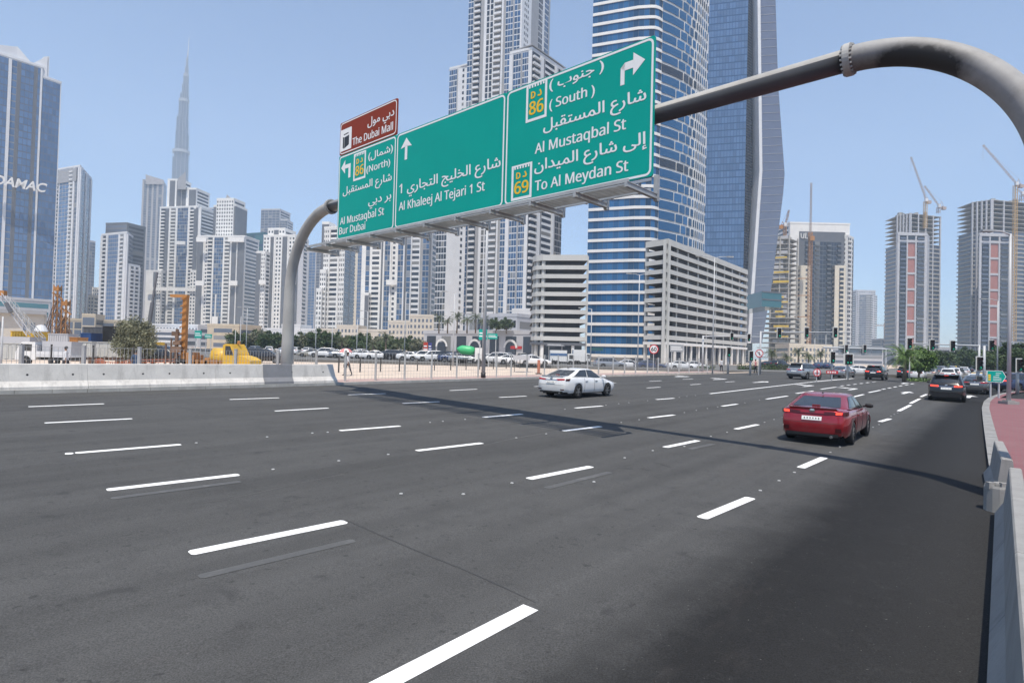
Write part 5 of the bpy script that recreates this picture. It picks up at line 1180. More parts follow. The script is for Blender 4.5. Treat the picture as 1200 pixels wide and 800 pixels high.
put_car(c_white, 'white', 'silver', 'pale silver sedan behind the red warning board at the junction', 983, 442.6, -.05, name='silver_sedan')
put_car(c_suv, 'black', 'black', 'black sloping back car waiting in the far middle lane', 1023, 445.2, .0, name='black_coupe')
put_car(c_suv, 'black', 'black', 'black sport utility car by the dense green tree', 1059, 443.3, .0, name='black_suv', sc=.95)
put_car(c_white, 'white', 'beige', 'beige sedan right of the dense green tree', 1088.5, 443.6, .0, name='beige_sedan')
put_car(c_suv, 'black', 'blue', 'dark blue car crossing at the right edge behind the lamp post', 1197, 460.0, -.7, name='blue_suv', fwd=1.5)
put_car(c_white, 'white', 'white', 'white sedan crossing far off right of the red warning board', 1006, 439.2, -1.0, name='white_sedan', fwd=1.0)

# lighter cars for distance: one mesh each, made by joining
def light_car(S, paint):
    r = make_car(S, 'tmp', 't', paint, detail=False); bm = bmesh.new(); mats = []; dep = bpy.context.view_layer; dep.update()
    me = bpy.data.meshes.new('far_car')
    def grab(o, Mx):
        Mx = Mx @ o.matrix_basis
        if o.type == 'MESH':
            t = o.data.copy(); t.transform(Mx); base = []
            for m_ in o.data.materials:
                if m_ not in mats: mats.append(m_)
                base.append(mats.index(m_))
            idx = [base[p_.material_index] for p_ in t.polygons]; n0 = len(bm.faces); bm.from_mesh(t); bm.faces.ensure_lookup_table()
            for k, f in enumerate(bm.faces[n0:]): f.material_index = idx[k]
            bpy.data.meshes.remove(t)
        for c in list(o.children): grab(c, Mx)
    grab(r, Matrix.Identity(4))
    for sg in (1, -1):
        if M['tail'] not in mats: mats.append(M['tail'])
        L = S['L']; z = .85 if S is SEDAN else .97
        v = [bm.verts.new((-L / 2 - .055 + abs(y) * .04, y, zz)) for y, zz in ((sg * .36, z), (sg * .74, z), (sg * .74, z + .12), (sg * .36, z + .12))]
        f = bm.faces.new(v if sg < 0 else v[::-1]); f.material_index = mats.index(M['tail'])
    bm.to_mesh(me); bm.free()
    for m_ in mats: me.materials.append(m_)
    def rm(o):
        for c in list(o.children): rm(c)
        bpy.data.objects.remove(o)
    rm(r); return me
ME_S = light_car(SEDAN, 'white'); ME_U = light_car(SUV, 'white')
def far_car(me, paint, p, rz, label, group, name, sc=1.0):
    o = bpy.data.objects.new(name, me); COL.objects.link(o); o.location = p; o.rotation_euler = (0, 0, rz); o.scale = (sc,) * 3
    for s_ in o.material_slots:
        if s_.material == M['car_white']: s_.link = 'OBJECT'; s_.material = M['car_' + paint]
    return tag(o, label, 'car', group)
ORD = 'first second third fourth fifth sixth seventh eighth ninth tenth eleventh twelfth thirteenth fourteenth fifteenth sixteenth seventeenth eighteenth nineteenth twentieth'.split()
# traffic queuing down the avenue
rr_ = random.Random(12); k = 0; cnt = {}
for m_ in range(72, 330, 12):
    for lane, n_ in enumerate((-2.2, -5.4, -8.6, 4.5)):
        if rr_.random() < .36 or (m_ < 96 and lane > 0): continue
        x, y = mn(m_ + rr_.uniform(-3, 3), n_ - (m_ - 70) * .012 + rr_.uniform(-.3, .3)); px = 600 + x / y * F_PX
        pc = rr_.choice(['white', 'white', 'white', 'silver', 'black', 'grey', 'beige', 'red', 'yellow', 'blue']); mt = rr_.choice((ME_S, ME_S, ME_U))
        kd = 'sedan' if mt is ME_S else 'sport utility car'; key = (pc, kd, lane); cnt[key] = cnt.get(key, 0) + 1
        lab = '%s %s queuing far down the avenue, %s lane, %s of its colour' % (pc, kd, ('first', 'second', 'third', 'turning')[lane], ORD[min(cnt[key] - 1, 19)])
        far_car(mt, pc, (x, y, zg(x, y)), pi / 2 - TH, lab, 'traffic far down the avenue', pc + '_car')
# parked rows beyond the sand lot
PK = [(366, 1), (379, 0), (391, 0), (403, 2), (417, 0), (430, 0), (443, 0), (456, 3), (468, 3), (483, 0), (495, 0), (506, 0), (519, 3), (532, 4), (545, 2), (557, 3), (569, 0), (581, 0), (600, 0), (613, 0), (626, 0)]
cols = ['white', 'beige', 'silver', 'black', 'blue']
for i, (px, c) in enumerate(PK):
    Y = 104 - (px - 366) * .085 + rr_.uniform(-1, 1); X = (px - 600) / F_PX * Y; cnt[('pk', c)] = cnt.get(('pk', c), 0) + 1
    far_car(rr_.choice((ME_S, ME_S, ME_U)), cols[c], (X, Y, Z_LEFT + .10), rr_.choice((0, pi)) + rr_.uniform(-.25, .25), '%s car in the front row behind the sand lot, %s %s from left' % (cols[c], ORD[cnt[('pk', c)] - 1], cols[c]), 'cars parked behind the sand lot', cols[c] + '_car')
for i in range(22):
    px = 286 + i * 15.5; Y = 128 + rr_.uniform(-2, 2); X = (px - 600) / F_PX * Y; c = rr_.choice([0, 0, 0, 1, 2, 3, 2]); cnt[('pk2', c)] = cnt.get(('pk2', c), 0) + 1
    far_car(rr_.choice((ME_S, ME_U)), cols[c], (X, Y, Z_LEFT + .10), pi / 2 + rr_.uniform(-.3, .3), '%s car in the back row before the trees, %s %s from left' % (cols[c], ORD[cnt[('pk2', c)] - 1], cols[c]), 'cars parked behind the sand lot', cols[c] + '_car')
for i, (px, c, Y, rz, lab) in enumerate(((715, 2, 88, .2, 'silver estate car parked under the banded tower'), (738, 0, 92, .1, 'white hatchback parked beside the silver estate under the banded tower'), (762, 4, 90, .1, 'dark blue saloon parked under the speed limit sign'), (798, 0, 96, .1, 'white saloon parked before the white car park, left one'), (814, 0, 97, .2, 'white saloon parked before the white car park, right one'), (902, 3, 120, .6, 'black car waiting left of the turning grey car, left one'), (915, 3, 118, .6, 'black car waiting left of the turning grey car, right one'), (961, 4, 125, .8, 'dark car glimpsed left of the pale silver sedan'), (971, 4, 126, .8, 'dark blue car glimpsed behind the pale silver sedan'))):
    far_car((ME_S, ME_U)[i in (0, 6)], cols[c], ((px - 600) / F_PX * Y, Y, Z_LOT if px < 900 else Z_LEFT), rz, lab, 'cars beyond the fence', cols[c] + '_car')
for px, py, lab, sc in ((253 - 60, 417.5, 'black pick up parked behind the drill rig', 1.1), (311, 414.5, 'black sport utility car parked behind the yellow drill truck', 1.05), (289, 412, 'white car parked behind the yellow drill truck', 1.0)):
    Y = 58 if px < 200 else 72; far_car(ME_U, 'white' if 'white' in lab else 'black', ((px - 600) / F_PX * Y, Y, Z_LOT), .1, lab, 'cars on the site', 'parked_car', sc)
# ------------------------------------------------------------------ concrete barriers
def mat_barrier(name, c):
    m, t, b = new_mat(name); tc = node(t, 'ShaderNodeTexCoord'); P = tc.outputs['Object']
    col = mixc(t, ramp(t, noise(t, 1.2, 6, .65, P), .3, .7), [x * .82 for x in c], [x * 1.08 for x in c])
    col = mixc(t, ramp(t, noise(t, 1.0, 6, .75, P, (3, 3, .35)), .50, .78, 0, .6), col, (.16, .15, .14))
    col = mixc(t, ramp(t, noise(t, 22, 3, .6, P), .62, .72, 0, .35), col, (.2, .19, .18))
    t.links.new(col, b.inputs['Base Color']); b.inputs['Roughness'].default_value = .88; bump(t, b, noise(t, 30, 4, .6, P), .25, .01); return m
M['bar'] = mat_barrier('barrier_concrete', (.29, .285, .275)); M['bar_grey'] = mat_barrier('grey_painted_concrete', (.22, .225, .24)); M['bar_w'] = mat_barrier('white_painted_concrete', (.64, .615, .58))
PROF = [(-.30, 0), (-.30, .10), (-.17, .30), (-.095, .88), (-.075, .90), (.075, .90), (.095, .88), (.17, .30), (.30, .10), (.30, 0)]
def barrier(a, b, z, label, mat, h=1.0, wk=1.0, end_slope=0.0, group='concrete barrier segments'):
    a, b = Vector(a), Vector(b); e = (b - a).normalized(); nn = Vector((e.y, -e.x)); q = MB(); L = (b - a).length
    st = [0, .012, L - .012, L]; rows = []
    for k, s_ in enumerate(st):
        sh = .97 if k in (0, 3) else 1.0
        rows.append([(*(a + e * (s_ + (end_slope * (1 - pz / .9) if k > 1 else 0)) + nn * (py * sh * wk)), z + pz * h * (1 if k in (1, 2) else .993)) for py, pz in PROF])
    q.grid(rows)
    for r in (rows[0], rows[-1]): q.add(r, (tuple(range(len(r))),))
    c = (a + b) / 2; t = thing('concrete_barrier', label, 'barrier', (c.x, c.y, z), 0, group)
    q.build('barrier_body', mat, t, True, True)
    h_ = MB()
    for f in (.22, .8):                                           # lifting holes
        p = a + e * (L * f) + nn * (.135 if nn.y < 0 else -.135) ; p2 = p + nn * .012 * (1 if nn.y < 0 else -1)
        h_.tube([(*p, z + .52 * h), (*p2, z + .52 * h)], .035, 8)
    h_.build('lifting_holes', M['plast'], t, kind='stuff'); return t
def kpt(px, off=0.0):                                             # a point of the left kerb line seen at pixel column px, shifted away from the road
    best = None
    for a, b in zip(LK, LK[1:]):
        for k in range(60):
            p = a.lerp(b, k / 60); x, y = p.x - NX * off, p.y - NY * off
            if y < 1: continue
            d = abs(600 + x / y * F_PX * 1.0 - px - 0)
            if best is None or d < best[0]: best = (d, x, y)
    return Vector(best[1:])
JX = [-92, 12, 104, 183, 251, 326, 389]; JL = ['leftmost', 'second from the left edge', 'third, before the willow', 'fourth, before the drill rig', 'fifth, left of the gantry leg', 'ending right of the gantry leg']
for i in range(6):
    t_ = barrier(kpt(JX[i], .36), kpt(JX[i + 1], .36), Z_LEFT + .125, 'pale concrete barrier in the far left row, ' + JL[i], M['bar_w'], .97, 1.0, .18 if i == 5 else 0)
a, b = kpt(307, .36), kpt(342, .36); e = (b - a).normalized(); nn = Vector((e.y, -e.x))
q = MB(); q.grid([[(*(p + nn * (-y + .004)), Z_LEFT + .13 + z * .97) for y, z in PROF[:5][::-1]] for p in (a, b)])
o = q.build('painted_patch', M['bar_grey'], t_)
# near right: long barrier at the kerb, and the stub beyond the gap
NB = .15
for i, (m0, m1) in enumerate(((9.15, 11.75), (6.5, 9.13), (3.85, 6.48), (-1.2, 3.83))):
    barrier(mn(m0, NB - (m0 - 5) * .004), mn(m1, NB - (m1 - 5) * .004), 0.0, 'shaded concrete barrier segment along the near right kerb, ' + ['farthest of four', 'third from the camera', 'second from the camera', 'nearest of four'][i], M['bar'], .90, .78, group='concrete barriers by the near kerb')
barrier(mn(12.95, .03), mn(16.0, -.10), 0.0, 'single concrete barrier standing at the start of the red pavement', M['bar'], .86, .8, group='concrete barriers by the near kerb')
pl = thing('concrete_plinth', 'short round broken concrete plinth in the gap between the barriers', 'plinth', (*mn(12.4, -.06), 0)); q = MB(); q.lathe([(.21, 0), (.205, .38), (.19, .42), (.10, .40), (.08, .46), (.001, .45)], 14); q.build('plinth_body', M['bar'], pl, False)
rr_ = random.Random(9); q = MB()
for k in range(7): a = rr_.uniform(0, 6.3); r_ = rr_.uniform(.05, .17); q.box(-.04, .05, -.035, .04, .36, .36 + rr_.uniform(.06, .14), Matrix.Translation((r_ * cos(a), r_ * sin(a), 0)) @ Matrix.Rotation(a, 4, 'Z'))
q.build('rubble', M['bar'], pl, False, kind='stuff')

# ------------------------------------------------------------------ fences
M['fence'] = pm('galvanised_fence', (.46, .46, .45), .5, .1, 2, metal=.3); M['fence_d'] = flat('dark_post', (.045, .042, .04), .6)
def fence(name, label, P, z, h, post_w, wires, mat, vstep=.0, hrows=(), pmat=None):
    t = thing(name, label, 'fence', (P[0].x, P[0].y, z)); wq = MB()
    for i, p in enumerate(P):
        q = MB(); q.box(p.x - post_w / 2, p.x + post_w / 2, p.y - post_w / 2, p.y + post_w / 2, z - .05, z + h); q.box(p.x - post_w * .6, p.x + post_w * .6, p.y - post_w * .6, p.y + post_w * .6, z + h, z + h + .02); q.build('post', pmat or mat, t)
    for a, b in zip(P, P[1:]):
        L = (b - a).length
        for hz_ in hrows: wq.bar((*a, z + h * hz_), (*b, z + h * hz_), wires)
        if vstep:
            n = int(L / vstep)
            for k in range(1, n): p = a.lerp(b, k / n); wq.bar((*p, z + .06), (*p, z + h * .96), wires)
    wq.build('wire_mesh', mat, t, kind='stuff'); return t
fence('mesh_fence', 'fine wire mesh fence with grey posts standing behind the left concrete barriers', [kpt(x, 1.9) for x in (-60, 26, 99, 165, 224, 277, 326, 372)], Z_LEFT + .12, 1.5, .11, .010, M['fence'], .13, (.05, .35, .65, .96))
fence('mesh_fence', 'long wire fence with pale posts along the far kerb right of the barriers', [kpt(x, .75) for x in (406, 442, 476, 507, 535.6, 561.6, 583, 601, 619, 638, 655, 672, 688, 703, 718, 732, 746, 759, 772, 784, 796, 808, 819, 829)], Z_LEFT + .12, 1.55, .10, .010, M['fence'], .22, (.08, .2, .32, .44, .96))
P = []
for x, y in ((398, 436.5), (423, 436), (447, 435.6), (469, 435.2), (490, 434.7), (510, 434.2), (529, 433.7), (547, 433.2), (563, 432.8), (579, 432.3), (594, 431.8), (610, 431.3), (628, 430.8), (648, 430.2)):
    Y = (CAM_H - Z_LOT) * F_PX / (y - hy(x)); P.append(Vector(((x - 600) / F_PX * Y, Y)))
fence('post_fence', 'low fence of dark short posts across the sand lot behind the pale fence', P, Z_LOT, 1.25, .10, .008, M['fence'], 0, (.9, .5), M['fence_d'])
P = []
for x, y in ((26, 427.5), (61, 427), (110, 426.5), (157, 426), (206, 425)):
    Y = 36.0; P.append(Vector(((x - 600) / F_PX * Y, Y)))
fence('post_fence', 'line of thin dark posts inside the construction site behind the mesh fence', P, Z_LOT, 1.8, .07, .006, M['fence'], 0, (.95,), M['fence_d'])

# ------------------------------------------------------------------ poles, lamps, signals, signs
def lamp_post(px, Y, ytop, z0, arms, label, r=.09, name='street_lamp', base=None, X=None):
    b0 = at(px, ytop, Y); h = b0.z - z0; x = b0.x if X is None else X; t = thing(name, label, 'street lamp', (x, Y, z0), 0, 'street lamps')
    q = MB(); q.smooth = True; q.tube([(0, 0, 0), (0, 0, h * .5), (0, 0, h)], [r, r * .8, r * .55], 10); q.build('pole', M['pole'], t, False)
    if base: q = MB(); q.box(-base, base, -base, base, 0, .16); q.box(-base * .6, base * .6, -base * .6, base * .6, .16, .22); q.build('base_plinth', M['bar'], t, False)
    for s_ in arms:
        q = MB(); q.tube([(0, 0, h - .05), (s_ * .5, 0, h + .12), (s_, 0, h + .15)], [r * .5, r * .4, r * .35], 6); q.build('arm', M['pole'], t, False)
        q = MB(); sg = math.copysign(1, s_); q.box(min(s_, s_ + sg * .7), max(s_, s_ + sg * .7), -.14, .14, h + .08, h + .2); q.build('lamp_head', M['galv'], t, False)
    return t
lamp_post(568.5, kpt(568, .55).y, 235, Z_LEFT + .12, (1.2,), 'thick grey lamp post rising behind the middle of the sign', .13, X=kpt(568, .55).x)
q = MB(); t_ = [o for o in SC.objects if o.name.startswith('street_lamp')][0]; q.smooth = True; q.tube([(0, 0, 0), (0, 0, .35)], .15, 10); q.build('dark_collar', M['plast'], t_, False)
lamp_post(1184, 34.0, 274, .13, (-1.0,), 'tall grey lamp post on the red pavement at the right edge', .11, base=.34)
for i, (x, y, Y, arms, lab) in enumerate(((276, 387, 112, (), 'short thin pole left of the tree line behind the yellow truck'), (282.5, 371, 112, (.9,), 'thin lamp post before the dark strip of the pointed white tower'), (290, 361, 115, (1.2, -1.2), 'thin two armed lamp post before the teal tower'), (337, 378, 110, (.9,), 'thin lamp post just right of the left gantry leg'), (371, 369, 108, (-.9,), 'thin lamp post before the grey blue curtain wall tower'), (390, 372, 108, (.9,), 'thin lamp post below the left end of the walkway'), (419, 374, 106, (.9,), 'thin lamp post before the beige and blue tower'), (431, 365, 105, (-.9,), 'thin lamp post before the white tower with glass strips'), (476, 342, 98, (.9,), 'thin tall lamp post under the divider of the green boards'), (533, 343, 78, (-1.0,), 'slim lamp post left of the thick one, with one short arm'), (693.5, 362, 92, (-1.4,), 'slim lamp post at the left edge of the banded tower'), (749.5, 322, 84, (1.2, -1.2), 'tall slim two armed lamp post before the banded tower'), (837.5, 302, 66, (1.4, -1.4), 'tall two armed lamp post before the white car park'), (955, 396, 130, (), 'thin pole before the cream pier of the portal tower'), (968, 392, 130, (), 'thin pole before the dark front of the portal tower'), (1169.5, 352, 70, (-1.4,), 'slim lamp post before the brick red panels at the right'), (1066, 418, 70, (), 'thin pole before the dense green tree'), (3.5, 371, 31, (), 'bare steel pole at the far left edge behind the barriers'))):
    lamp_post(x, Y, y, (Z_BASE if Y > 60 else Z_LOT) if x < 900 else 0.0, arms, lab, .09 if x != 3.5 else .06)
M['sig_black'] = flat('signal_black', (.015, .015, .016), .5); M['sig_white'] = flat('signal_white_rim', (.6, .6, .58), .5); M['lens'] = flat('dark_lens', (.03, .03, .03), .2); M['lens_g'] = flat('green_lens_lit', (.02, .45, .27), .3, emit=.5); M['lens_r'] = flat('red_lens', (.10, .01, .01), .2)
def signal_head(t, x, y, z, s=1.0, mat_back='sig_white', wide=1):
    q = MB(); q.box(x - .26 * s * wide, x + .26 * s * wide, y + .03, y + .06, z - .58 * s, z + .58 * s); q.build('backboard', M[mat_back], t, False)
    q = MB(); q.box(x - .17 * s * wide, x + .17 * s * wide, y - .12, y + .028, z - .5 * s, z + .5 * s); hd = q.build('signal_head', M['sig_black'], t, False)
    for k in range(3):
        for j in range(wide):
            xx = x + (j - (wide - 1) / 2) * .3 * s; zz = z + (1 - k) * .32 * s; q = MB(); q.tube([(xx, y - .125, zz), (xx, y - .14, zz)], .095 * s, 10); q.build('lens', M['lens_g' if k == 2 else 'lens_r' if k == 0 else 'lens'], hd, False)
            q = MB(); q.tube([(xx, y - .121, zz + .05 * s), (xx, y - .26, zz + .06 * s)], .12 * s, 8, False); q.build('visor', M['sig_black'], hd, False)
def signal_mast(px, py0, py1, Y, arm_px, arm_py, heads, label, z0=0.0, s=1.0):
    p = at(px, py1, Y); q0 = thing('signal_mast', label, 'traffic light', (p.x, Y, z0), 0, 'traffic signals'); h = p.z - z0
    q = MB(); q.smooth = True; q.tube([(0, 0, 0), (0, 0, h)], [.13 * s, .10 * s], 10); q.build('pole', M['pole'], q0, False)
    if arm_px: e = at(arm_px, arm_py, Y); q = MB(); q.tube([(0, 0, h - .1), (e.x - p.x, 0, e.z - z0)], [.08 * s, .05 * s], 8); q.build('arm', M['pole'], q0, False)
    for hx, hy_, sc, wd in heads: c = at(hx, hy_, Y); signal_head(q0, c.x - p.x, -.16, c.z - z0, sc, wide=wd)
    return q0
signal_mast(891.5, 435, 388, 72, 997, 389.5, ((912.5, 390, 1.15, 1), (944.5, 389.5, 1.15, 1), (978, 389.5, 1.15, 1)), 'signal mast with a long arm carrying three heads over the junction', zg(*at(891.5, 420, 72).xy))
signal_mast(824, 436, 393, 70, 891, 394.5, ((857, 394, .8, 1), (877, 395.5, .8, 1)), 'signal mast with an arm before the white car park', zg(*at(824, 420, 70).xy))
signal_mast(853.5, 433, 408, 68, None, 0, ((853.5, 412.5, 1.05, 1),), 'single signal post before the shops of the white car park', zg(*at(853, 420, 68).xy))
signal_mast(879.5, 433, 412, 66, None, 0, ((879.5, 417, 1.05, 1),), 'single signal post left of the mast with the long arm', zg(*at(879, 420, 66).xy))
signal_mast(975, 442, 410, 66, None, 0, ((975, 418.5, 1.2, 1),), 'signal post on the median nose above the red board', zg(*at(975, 430, 66).xy))
signal_mast(993.5, 442, 412, 68, None, 0, ((993.7, 421, 1.15, 2),), 'double width signal post beside the median post', zg(*at(993, 430, 68).xy))
signal_mast(1147.5, 447, 404, 62, 1064, 402, ((1064.5, 402.3, 1.05, 1), (1091, 404, 1.05, 1), (1115, 405.3, 1.05, 1)), 'signal mast on the right with a long arm of three heads over the avenue', 0.0)
signal_mast(1153.5, 448, 405, 55, None, 0, ((1160, 404.5, .9, 1),), 'signal pole right of the long arm mast', 0.0)
signal_mast(1146, 451, 419, 48, None, 0, ((1146, 426, 1.05, 1),), 'short signal post behind the green arrow board', 0.0)
signal_mast(1192.5, 450, 421, 48, None, 0, ((1192.5, 428, 1.0, 1),), 'short signal post at the right edge behind the dark blue car', 0.0)
M['sred'] = flat('sign_red', (.55, .02, .025), .5)
def round_sign(px, py, Y, d, label, txt=None, z0=None, slash=False, full=False):
    p = at(px, py, Y); z0 = zg(p.x, Y) if z0 is None else z0; t = thing('round_sign', label, 'road sign', (p.x, Y, z0)); h = p.z - z0; T = Matrix.Translation((0, -.06, h)) @ Matrix.Rotation(pi / 2, 4, 'X')
    q = MB(); q.tube([(0, 0, 0), (0, 0, h)], .04, 8); q.build('post', M['pole'], t, False)
    q = MB(); q.lathe([(.001, 0), (d / 2, 0), (d / 2, .02), (.001, .02)], 24, T); f = q.build('sign_face', M['sred' if full else 'sign_white'], t, False)
    if not full: q = MB(); q.lathe([(d / 2 * .80, .024), (d / 2, .024)], 24, T); q.build('red_rim', M['sred'], f, False)
    if slash: q = MB(); q.bar((-d * .3, -.087, h + d * .3), (d * .3, -.087, h - d * .3), .09, .004); q.build('slash', M['sred'], f, False); q = MB(); q.bar((0, -.085, h - d * .25), (0, -.085, h + d * .2), .07, .003); q.bar((0, -.085, h + d * .2), (-d * .2, -.085, h + d * .1), .07, .003); q.build('symbol', M['sig_black'], f, False)
    if txt:
        me = text_mesh(txt, .02); xs = [v.co.x for v in me.vertices]; cx_ = (min(xs) + max(xs)) / 2
        for v in me.vertices: v.co = ((v.co.x - cx_) * d * .62, -.088, h - d * .22 + v.co.y * d * .62)
        link('lettering', me, M['sig_black'], f)
    return t
round_sign(766, 409, 60, .95, 'round white speed limit sign with red rim before the banded tower', '60')
round_sign(889.5, 414, 69, .95, 'round no turn sign with red rim left of the long arm signal mast', None, None, True)
t_ = round_sign(957, 436.3, 56, .75, 'low round red and white hazard disc on the median nose'); q = MB()
p = at(957, 436.3, 56); h = p.z - t_.location.z
for s_ in (0, pi / 2): q.bar((-.26 * cos(s_), -.09, h - .26 * sin(s_)), (.26 * cos(s_), -.09, h + .26 * sin(s_)), .12, .004)
q.build('red_cross', M['sred'], t_, False)
p = at(975, 434.8, 60); t_ = thing('warning_board', 'small red warning board on the median nose under the signal', 'road sign', (p.x, 60, zg(p.x, 60))); q = MB(); q.box(-.6, .6, -.05, 0, .75, 1.05); q.build('board', M['sred'], t_, False); q = MB(); q.box(-.04, .04, 0, .08, 0, 1.0); q.build('post', M['pole'], t_, False); q = MB(); [q.box(x, x + .16, -.056, -.052, .83, .97) for x in (-.5, -.26, -.02, .22)]; q.build('legend', M['sign_white'], t_, False, kind='stuff')
# green arrow-shaped direction board on the right
Yg = 40.0; A = at(1155.8, 447.5, Yg); B2_ = at(1179, 434.5, Yg); t_ = thing('direction_board', 'green arrow shaped direction board pointing right on the red pavement', 'road sign', ((A.x + B2_.x) / 2, Yg, .13)); cx_ = (A.x + B2_.x) / 2; hw_ = (B2_.x - A.x) / 2; z0, z1 = A.z - .13, B2_.z - .13
def arrow_plate(dx, y, k=1.0): return [(-hw_ * k + dx, y, (z0 + z1) / 2 - (z1 - z0) / 2 * k), (hw_ * .62 * k + dx, y, (z0 + z1) / 2 - (z1 - z0) / 2 * k), (hw_ * k + dx, y, (z0 + z1) / 2), (hw_ * .62 * k + dx, y, (z0 + z1) / 2 + (z1 - z0) / 2 * k), (-hw_ * k + dx, y, (z0 + z1) / 2 + (z1 - z0) / 2 * k)]
q = MB(); V0, V1 = arrow_plate(0, -.03), arrow_plate(0, .02); q.add(V0 + V1, [tuple(range(5)), tuple(range(9, 4, -1))] + [(i, 5 + i, 5 + (i + 1) % 5, (i + 1) % 5) for i in range(5)]); f = q.build('board', M['sign_white'], t_, False)
q = MB(); q.add(arrow_plate(0, -.034, .93), (tuple(range(5)),)); q.build('green_face', M['sign_green'], f, False)
q = MB(); rr_ = random.Random(2)
for k in range(5):
    zz = z0 + (z1 - z0) * (.16 + .15 * k); q.box(-hw_ * (.35 if k < 3 else .1), hw_ * rr_.uniform(.25, .5), -.038, -.036, zz, zz + .035)
q.build('lettering', M['sign_white'], f, False); q = MB(); [q.box(-hw_ * .85, -hw_ * .6, -.038, -.036, z0 + (z1 - z0) * a_, z0 + (z1 - z0) * (a_ + .14)) for a_ in (.14, .34, .52)]; q.build('route_marks', M['sign_yellow'], f, False)
for x in (-hw_ * .5, hw_ * .35): q = MB(); q.box(x - .04, x + .04, .02, .1, -.02, z1 - .05); q.build('post', M['pole'], t_, False)
# the far gantry across the right hand approach, seen from behind
Yf = 118.0; p0 = at(982, 409, Yf); p1 = at(1038, 409, Yf); t_ = thing('crossing_gantry', 'far grey sign gantry seen from behind over the crossing street', 'sign gantry', (p1.x, Yf, 0.0)); hb = p1.z
q = MB(); q.tube([(0, 0, 0), (0, 0, hb), ], .2, 10); q.build('leg', M['pole'], t_, False); q = MB(); e1 = at(1047, 414, Yf); q.tube([(0, 0, hb), ((e1.x - p1.x) * .6, 0, hb - .1), (e1.x - p1.x, 0, hb - 1.2)], .1, 8); q.build('stay', M['pole'], t_, False)
q = MB(); q.tube([(0, 0, hb), (p0.x - p1.x - 3, 0, hb)], .16, 8); q.build('beam', M['pole'], t_, False)
xa, xb_ = at(983, 410, Yf).x - p1.x, at(1035, 410, Yf).x - p1.x
for k in range(4): q = MB(); q.box(xa + (xb_ - xa) * k / 4 + .05, xa + (xb_ - xa) * (k + 1) / 4 - .05, .2, .26, hb - 1.35, hb + .55); q.build('board_back', M['sign_back'], t_, False)
q = MB(); q.box(-.14, .14, -.3, -.06, 3.2, 3.2); 
for hx in (990.5, 1012): c = at(hx, 408.5, Yf); signal_head(t_, c.x - p1.x, -.4, c.z, 1.5, 'sig_white')
# board on two legs before the car park shops, green street boards, banners
def simple_board(name, px0, px1, py0, py1, Y, mat, label, cat='sign', legs=True, z0=None):
    A, B2_ = at(px0, py1, Y), at(px1, py0, Y); z0 = Z_BASE if z0 is None else z0; cx_ = (A.x + B2_.x) / 2; t = thing(name, label, cat, (cx_, Y, z0)); w2 = (B2_.x - A.x) / 2
    q = MB(); q.box(-w2, w2, -.04, .02, A.z - z0, B2_.z - z0); q.build('panel', M[mat], t, False); q = MB(); q.box(-w2 * .86, w2 * .86, -.046, -.042, A.z - z0 + (B2_.z - A.z) * .3, A.z - z0 + (B2_.z - A.z) * .42); q.box(-w2 * .86, w2 * .6, -.046, -.042, A.z - z0 + (B2_.z - A.z) * .58, A.z - z0 + (B2_.z - A.z) * .7); q.build('legend', M['sign_white' if mat != 'sign_white' else 'pole'], t, False, kind='stuff')
    if legs:
        for x in (-w2 * .7, w2 * .7): q = MB(); q.box(x - .05, x + .05, .02, .1, 0, B2_.z - z0); q.build('leg', M['pole'], t, False)
    return t
simple_board('street_board', 785, 801, 404, 412, 82, 'sign_back', 'grey board on two legs before the shops of the white car park')
simple_board('street_board', 561, 571, 386, 398, 80, 'sign_green', 'tall green street board just left of the thick lamp post')
simple_board('street_board', 571.5, 583, 391, 397, 81, 'sign_green', 'wide small green street board just right of the thick lamp post')
simple_board('street_board', 228, 236.5, 387.5, 396, 105, 'sign_green', 'green street board behind the drill rig, larger of two')
simple_board('street_board', 240, 248.5, 391.5, 396, 108, 'sign_green', 'green street board behind the drill rig, smaller of two')
M['ban_r'] = flat('banner_red', (.48, .05, .03), .7); M['ban_b'] = flat('banner_blue', (.05, .05, .22), .7)
simple_board('banner', 496, 501.5, 401, 413.5, 100, 'ban_r', 'upright red banner behind the parked cars'); simple_board('banner', 502, 506, 401.5, 413, 100, 'ban_b', 'upright dark blue banner beside the red banner')
simple_board('shop_board', 640, 662, 402.5, 405.5, 158, 'dgrey', 'dark shop name board over the ground floor of the curved car park', legs=True)
# ------------------------------------------------------------------ cranes and site machines
M['orange'] = pm('orange_paint', (.40, .18, .05), .6, .2, 1.5, dirt=.4); M['yellow'] = pm('yellow_paint', (.66, .40, .03), .45, .12, 1.5, dirt=.35); M['rust'] = pm('rusty_steel', (.16, .10, .07), .8, .3, 2); M['crane_w'] = pm('pale_crane_paint', (.40, .31, .27), .6, .1, 1); M['crane_y'] = pm('ochre_crane_paint', (.58, .36, .12), .6, .15, 1)
def lattice(q, a, b, wd, bay, r, up=None):
    a, b = Vector(a), Vector(b); t = (b - a); L = t.length; t.normalize(); x = t.cross(Vector((0, 1, 0)))
    x = Vector((1, 0, 0)) if x.length < .1 else x.normalized(); y = t.cross(x).normalized(); n = max(1, int(L / bay)); c = [(-1, -1), (1, -1), (1, 1), (-1, 1)]
    P = lambda k, i: a + t * (L * k / n) + x * (c[i][0] * wd / 2) + y * (c[i][1] * wd / 2)
    for i in range(4): q.bar(P(0, i), P(n, i), r)
    for k in range(n):
        for i in range(4): q.bar(P(k, i), P(k + 1, (i + 1) % 4), r * .6)
